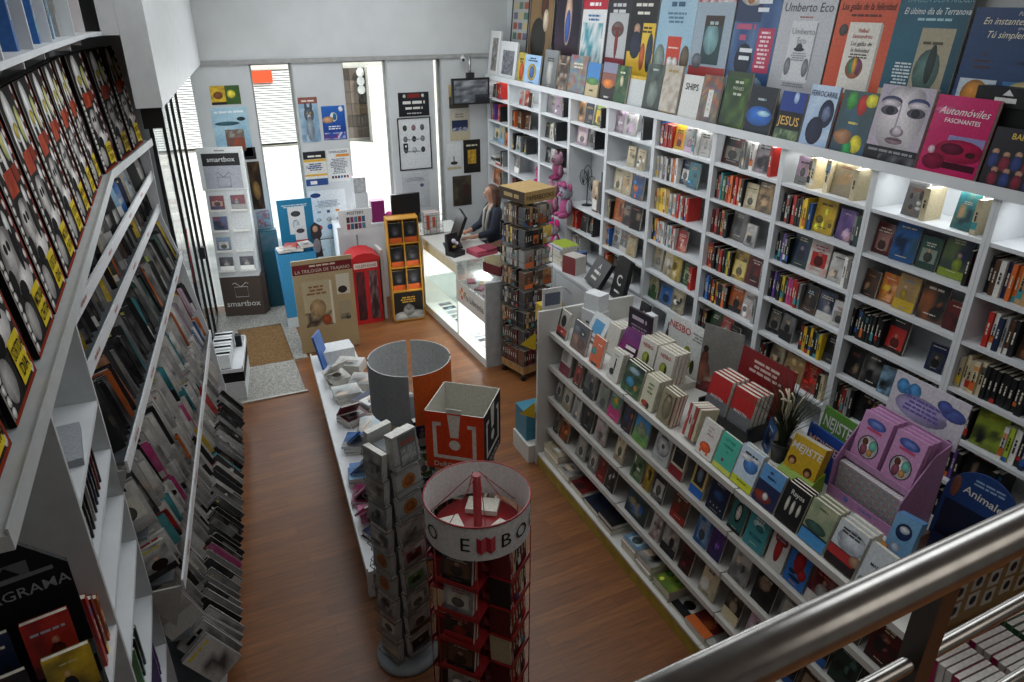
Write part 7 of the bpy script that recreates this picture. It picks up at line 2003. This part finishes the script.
# floor panel advertising a trilogy
tp = thing('floor_display', 'tan cardboard floor display with a dark red header and three pictured books', 'display', (1.16, 8.0, 0))
mb = MB().box(-.34, 0, 0.013, .34, .02, 1.16, 'a3906c')
mb.art((-.338, -.0008, .02), (.676, 0, 0), (0, 0, 1.13), 32, 46, painter([('bg', 'a08c68', 'b09c78'), ('n', '94805c', 4, .3), ('r', 0, .86, 1, .965, '6e1c22'), ('r', .12, .28, .60, .78, 'b4a684'), ('r', .58, .29, .62, .77, 'd0c8b4'), ('nr', .12, .28, .58, .44, '3c2c24', 8), ('e', .35, .48, .14, .1, 'a88a64'), ('e', .48, .34, .08, .06, '9a4a2c'), ('r', .7, .6, .93, .82, 'c8c2b0'), ('e', .8, .65, .08, .04, '2c2824'), ('r', .7, .3, .93, .52, '9a8e72'), ('nr', .72, .31, .9, .38, '2c2824', 10)], 3))
mb.text('LA TRILOGÍA DE TRAJANO', (0, -.002, 1.01), (1, 0, 0), (0, 0, 1), .055, 'd8c8b4', .003, 0, .62)
mb.dashes((0, -.002, 1.075), (1, 0, 0), (0, 0, 1), .42, .02, 'd8c8b4', 1, 3)
mb.dashes((-.1, -.002, .82), (1, 0, 0), (0, 0, 1), .24, .022, '8a5a3c', 3, 4)
mb.build('printed_board', PR, tp)
MB().box(-.3, .0205, 0.0, .3, .30, .74, '8c7a58').build('carton_body', PRM, tp)
# telephone box and round sign
ph = thing('phone_box_display', 'red cardboard telephone box display with dark windows and arched top', 'display', (1.78, 8.60, 0))
RB = 'a81c20'
MB().box(-.175, 0, 0, .175, .34, .86, RB).build('box_body', PRM, ph)
MB().extr([(-.185, .86), (.185, .86), (.185, .89), (.1, .945), (0, .96), (-.1, .945), (-.185, .89)], 'y', -.01, .35, 'b02024').build('arched_top', PRM, ph)
mb = MB().box(-.15, -.004, .76, .15, -.001, .83, 'c8b8b0')
mb.text('TELEPHONE', (0, -.0045, .775), (1, 0, 0), (0, 0, 1), .05, '5a1a1c', .003, 0, .27)
mb.build('sign', PRM, ph)
for q, x in enumerate((-.08, .085)):
    mb = MB().box(x - .055, -.004, .06, x + .055, -.001, .72, '26161a')
    mb.art((x - .055, -.0045, .06), (.11, 0, 0), (0, 0, .66), 5, 14, painter([('bg', '2a1418', '3a1c20'), ('n', ['7a2a34', 'b8b0b0'][q], 6, .5)], q))
    mb.build('window', PR, ph)
rs = thing('round_sign', 'white round-bottomed poster sign with rows of small pictures above the red telephone box', 'sign', (1.82, 9.14, .1))
P = [(.22 * math.cos(PI + PI * s / 20), 1.16 + .22 * math.sin(PI + PI * s / 20)) for s in range(21)] + [(.22, 1.28), (-.22, 1.28)]
mb = MB().extr(P, 'y', 0, .012, 'cfd2d2')
mb.text('POSTERS', (0, -.001, 1.215), (1, 0, 0), (0, 0, 1), .055, '24282c', .004)
for a in range(5):
    for b in range(2):
        mb.box(-.12 + a * .05, -.0015, 1.02 + b * .09, -.078 + a * .05, -.0005, 1.095 + b * .09, ['8a2c34', '2c5a7a', '3a3438', '7a3a6a', '4a7a8a'][(a + b * 2) % 5])
mb.build('sign_face', PR, rs)
MB().tube([(0, .03, -.08), (0, .03, 1.27)], .012, 8).build('post', GREYM, rs)
MB().lathe([(.1, -.099), (.1, -.085), (.02, -.08)], 16, 'w', 0, .03).build('foot', GREYM, rs)
# yellow cubby display
oy = thing('cubby_display', 'yellow cardboard cubby display holding black and orange books', 'display', (2.27, 8.46, 0), math.radians(-4))
YC = 'b8842c'
for x in (-.2, -.006, .188):
    MB().extr([(0, .42), (.20, .42), (.24, 1.37), (.06, 1.37)], 'x', x, x + .012, YC).build('upright', PRM, oy)
for r in range(4):
    z = .42 + r * .31
    y = (z - .42) / .95 * .06
    MB().box(-.188, y + .001, z, .188, y + .19, z + .012, YC).build('shelf', PRM, oy)
MB().extr([(.205, .42), (.21, .42), (.25, 1.37), (.245, 1.37)], 'x', -.2, .2, 'a87424').build('back', PRM, oy)
mb = MB().extr([(0, .013), (.2, .013), (.2, .419), (.0, .419)], 'x', -.2, .2, 'b8842c')
mb.art((-.19, -.001, .03), (.38, 0, 0), (0, 0, .385), 18, 18, painter([('bg', '141414', '18181a'), ('e', .3, .1, .34, .2, 'a8a8a6'), ('e', .75, .12, .34, .2, '9c9c9a'), ('e', .5, .34, .2, .2, '8a8a88'), ('e', .5, .45, .1, .12, '6c6c6a'), ('n', '18181a', 8, .3), ('r', 0, .75, 1, 1, '141414')], 4))
mb.dashes((0, -.002, .33), (1, 0, 0), (0, 0, 1), .24, .016, 'b89038', 3, 3)
mb.build('printed_base', PR, oy)
OYM = oy.matrix_basis.copy()
for r in range(3):
    for s, x in enumerate((-.097, .097)):
        z = .4325 + r * .31
        y = (z - .42) / .95 * .06
        ops = [('bg', '16161a', '1e1e22'), ('e', .5, .6, .3, .24, '3c3c40'), ('e', .5, .5, .2, .12, '55555a'), ('r', 0, 0, 1, .26, 'c85a24')]
        o = faced_book(.16, .25, .06, ops, 5, 'black book with orange foot in the yellow cubby display, %s row up, %s column' % (ORD[r + 1], ['entrance-side', 'till-side'][s]), 'book', None, None, name='novel', dash=False)
        o.matrix_world = OYM @ Matrix.Translation((x, y + .03, z)) @ tilt(.06, .06)
mb = MB().box(-.02, 0, 0, .02, .26, .95, 'b8b8b6')
put(tag(mb.build('folded_easel', PRM), 'slim grey folded panel standing between the telephone box and the yellow display', 'panel'), 2.01, 8.66, .0, .05)

# end-cap carton at the near end of the gondola: white books under a card-printed header
es = thing('endcap_stand', 'grey end stand at the rail end of the gondola carrying cartons of books', 'stand', (2.36, .93, 0))
MB().box(0, 0, 0, .92, .37, 1.12).build('carcass', GOND, es)
MB().box(-.01, -.01, 1.121, .93, .37, 1.145).build('top_board', GOND, es)
MB().box(0, -.12, .93, .6, -.012, .955).build('front_ledge', GOND, es)
cx_ = thing('carton_display', 'brown carton display with a header printed in small cards, full of white books', 'display', (2.74, .96, 1.146))
MB().box(-.36, -.02, 0, .38, .34, .02, 'a98d62').box(.365, -.02, .02, .38, .339, .42, 'c8902c').box(-.36, -.02, .02, -.35, .339, .08, 'a98d62').build('tray', PRM, cx_)
mb = MB().box(-.34, .328, .021, .36, .338, .54, '9a7c4e')
for a in range(6):
    for b in range(2):
        x0, z0_ = -.30 + a * .108, .33 + b * .105 - (a % 2) * .02
        mb.box(x0, .3265, z0_, x0 + .07, .3279, z0_ + .085, 'c8c4ba')
        mb.ball(x0 + .035, .3262, z0_ + .045, .02, .001, .026, 8, 6, '2a2830')
mb.build('header_card', PRM, cx_)
for q in range(27):
    col, row = q // 9, q % 9
    w = .19
    mb = MB().box(-w / 2, 0, 0, w / 2, .026, .235, ('cfcac6' if row % 3 else '9a2c54') if col < 2 else '3a6a44', {'-y': 'd0ccc8', '+x': '9a2c54'})
    mb.box(-w / 2 + .001, .001, .2352, w / 2 - .001, .0225, .2358, 'e4e0da')
    mb.dashes((0, -.0002, .18), (1, 0, 0), (0, 0, 1), .12, .012, '8a2c50', 1, q)
    mb.text('Th', (.05, -.0003, .14), (1, 0, 0), (0, 0, 1), .02, '8a2c50')
    o = tag(mb.build('white_novel', PR), 'white and magenta book in the brown carton, %s from the front, %s column' % (ORD[row + 1], ['gondola-side', 'middle', 'outer'][col]), 'book', 'white books in the brown carton')
    put(o, 2.49 + col * .225, .980 + row * .031, 1.1675, 0, .08)
ops = [('bg', '7a4a34', '8a6a3c'), ('n', 'd8b060', 5, .6), ('e', .6, .5, .3, .3, 'a8482c'), ('n', '4a6a44', 7, .3), ('r', .1, 0, .6, .12, 'd8c83c'), ('e', .75, .75, .2, .12, 'c8b49a')]
put(faced_book(.26, .24, .02, ops, 7, 'autumn-coloured picture book standing in front of the carton of white books', 'book', None, None, nu=18, nv=18, name='large_picture_book'), 2.50, .845, .9555, 0, .12)
put(faced_book(.22, .30, .02, [('bg', 'a82c24', 'b83428'), ('e', .5, .3, .4, .24, 'c87a3c'), ('e', .5, .3, .25, .14, '5a2c1c')], 8, 'red picture book standing at the outer end of the gondola end stand', 'book', None, [('EMMA', .5, .7, .12, 'd8c8b0')], nu=12, nv=14), 3.18, 1.12, 1.146, -.1, .1)

# ------------------------------------------------------------------ steel railing of the gallery
rl = thing('gallery_railing', 'brushed steel gallery railing crossing the near corner of the view', 'railing', (.5647, .3307, 0), math.radians(2.57))
MB().tube([(-1.2, 0, 3.285), (2.6, 0, 3.285)], .0228, 40).build('handrail', mat('rail_steel', 'a2a09c', .26, metal=1.0, noise=.05, scale=40), rl)
for x in (.058, 1.5):
    MB().box(x - .006, -.012, 2.25, x + .022, .012, 3.264).build('post', mat('post_steel', '5a5450', .35, metal=.9, noise=.06), rl)
for z in (3.1495, 2.98, 2.81):
    MB().tube([(-1.2, 0, z), (2.6, 0, z)], .0085, 16).build('lower_rail', MATS['rail_steel'], rl)

# ------------------------------------------------------------------ light, sky, camera
def area(name, loc, rot, sx, sy, e, col=(1, 1, 1)):
    l = bpy.data.lights.new(name, 'AREA')
    l.shape = 'RECTANGLE'
    l.size, l.size_y = sx, sy
    l.energy = e
    l.color = col
    o = bpy.data.objects.new(name, l)
    COL.objects.link(o)
    o.location = loc
    o.rotation_euler = rot
    return o
W = bpy.data.worlds.new('World')
SC.world = W
W.use_nodes = True
bg = W.node_tree.nodes['Background']
bg.inputs['Color'].default_value = (.82, .9, 1, 1)
bg.inputs['Strength'].default_value = 1.0
sun = bpy.data.lights.new('sun', 'SUN')
sun.energy = 7.5
sun.angle = .1
so = bpy.data.objects.new('sun', sun)
COL.objects.link(so)
so.rotation_euler = Vector((-.5, .5, -.7)).to_track_quat('-Z', 'Y').to_euler()
COOL = (.93, .97, 1)
# daylight through each opening, ceiling panels, two added fills at the gallery, lamps under the ledge
for k, (a, b) in enumerate(((.842, 1.353), (1.976, 2.564))):
    area('window_daylight_%d' % k, ((a + b) / 2, YF - .03, 1.7), (-PI / 2, 0, 0), b - a, 2.6, 24, COOL)
area('door_daylight', (.0, 8.3, 1.8), (PI / 2, 0, -PI / 2 - RA), 1.8, 2.4, 26, COOL)
area('ceiling_panel_counter', (2.2, 7.9, 4.5), (0, 0, 0), 2.4, 2.4, 66, COOL)
area('ceiling_panel_aisle', (2.2, 4.6, 4.5), (0, 0, 0), 2.0, 3.2, 52, COOL)
area('ceiling_panel_rack', (.2, 4.6, 4.5), (0, math.radians(18), 0), .8, 3.6, 20, COOL)
area('added_fill_rail', (1.6, 1.2, 4.5), (0, 0, 0), 2.4, .7, 18, COOL)  # added unseen fill, lights the near stands and gives the handrail its reflections
area('added_fill_gallery', (1.0, -1.2, 4.5), (0, 0, 0), 1.5, 1.5, 9, (1, .93, .85))  # added unseen warm fill, brightens the gallery floor mirrored under the handrail
for k in range(10):
    e = [.7, .7, .7, 1.0, 1.3, 1.5, 1.5, 1.7, 1.8, 1.7][k]
    area('ledge_lamp_%d' % k, (4.05, (BY[k] + BY[k + 1]) / 2, 2.835), (0, 0, 0), .08, .6, e, COOL)
area('showcase_lamp_far', (3.0, 7.95, .86), (0, .5, 0), .1, .9, 16, COOL)
area('showcase_lamp_near', (3.05, 7.2, .52), (0, .5, 0), .1, .6, 9, COOL)
cd = bpy.data.cameras.new('camera')
cam = bpy.data.objects.new('camera', cd)
COL.objects.link(cam)
cd.sensor_width = 36
cd.lens = 717 / 1024 * 36
cd.clip_start = .02
cam.location = (0, 0, 3.8)
cam.rotation_euler = (PI / 2 - math.atan(339 / 717), 0, -math.atan(350.6 / 793))
SC.camera = cam
SC.view_settings.view_transform = 'Standard'
SC.view_settings.look = 'None'
SC.view_settings.exposure = -0.1
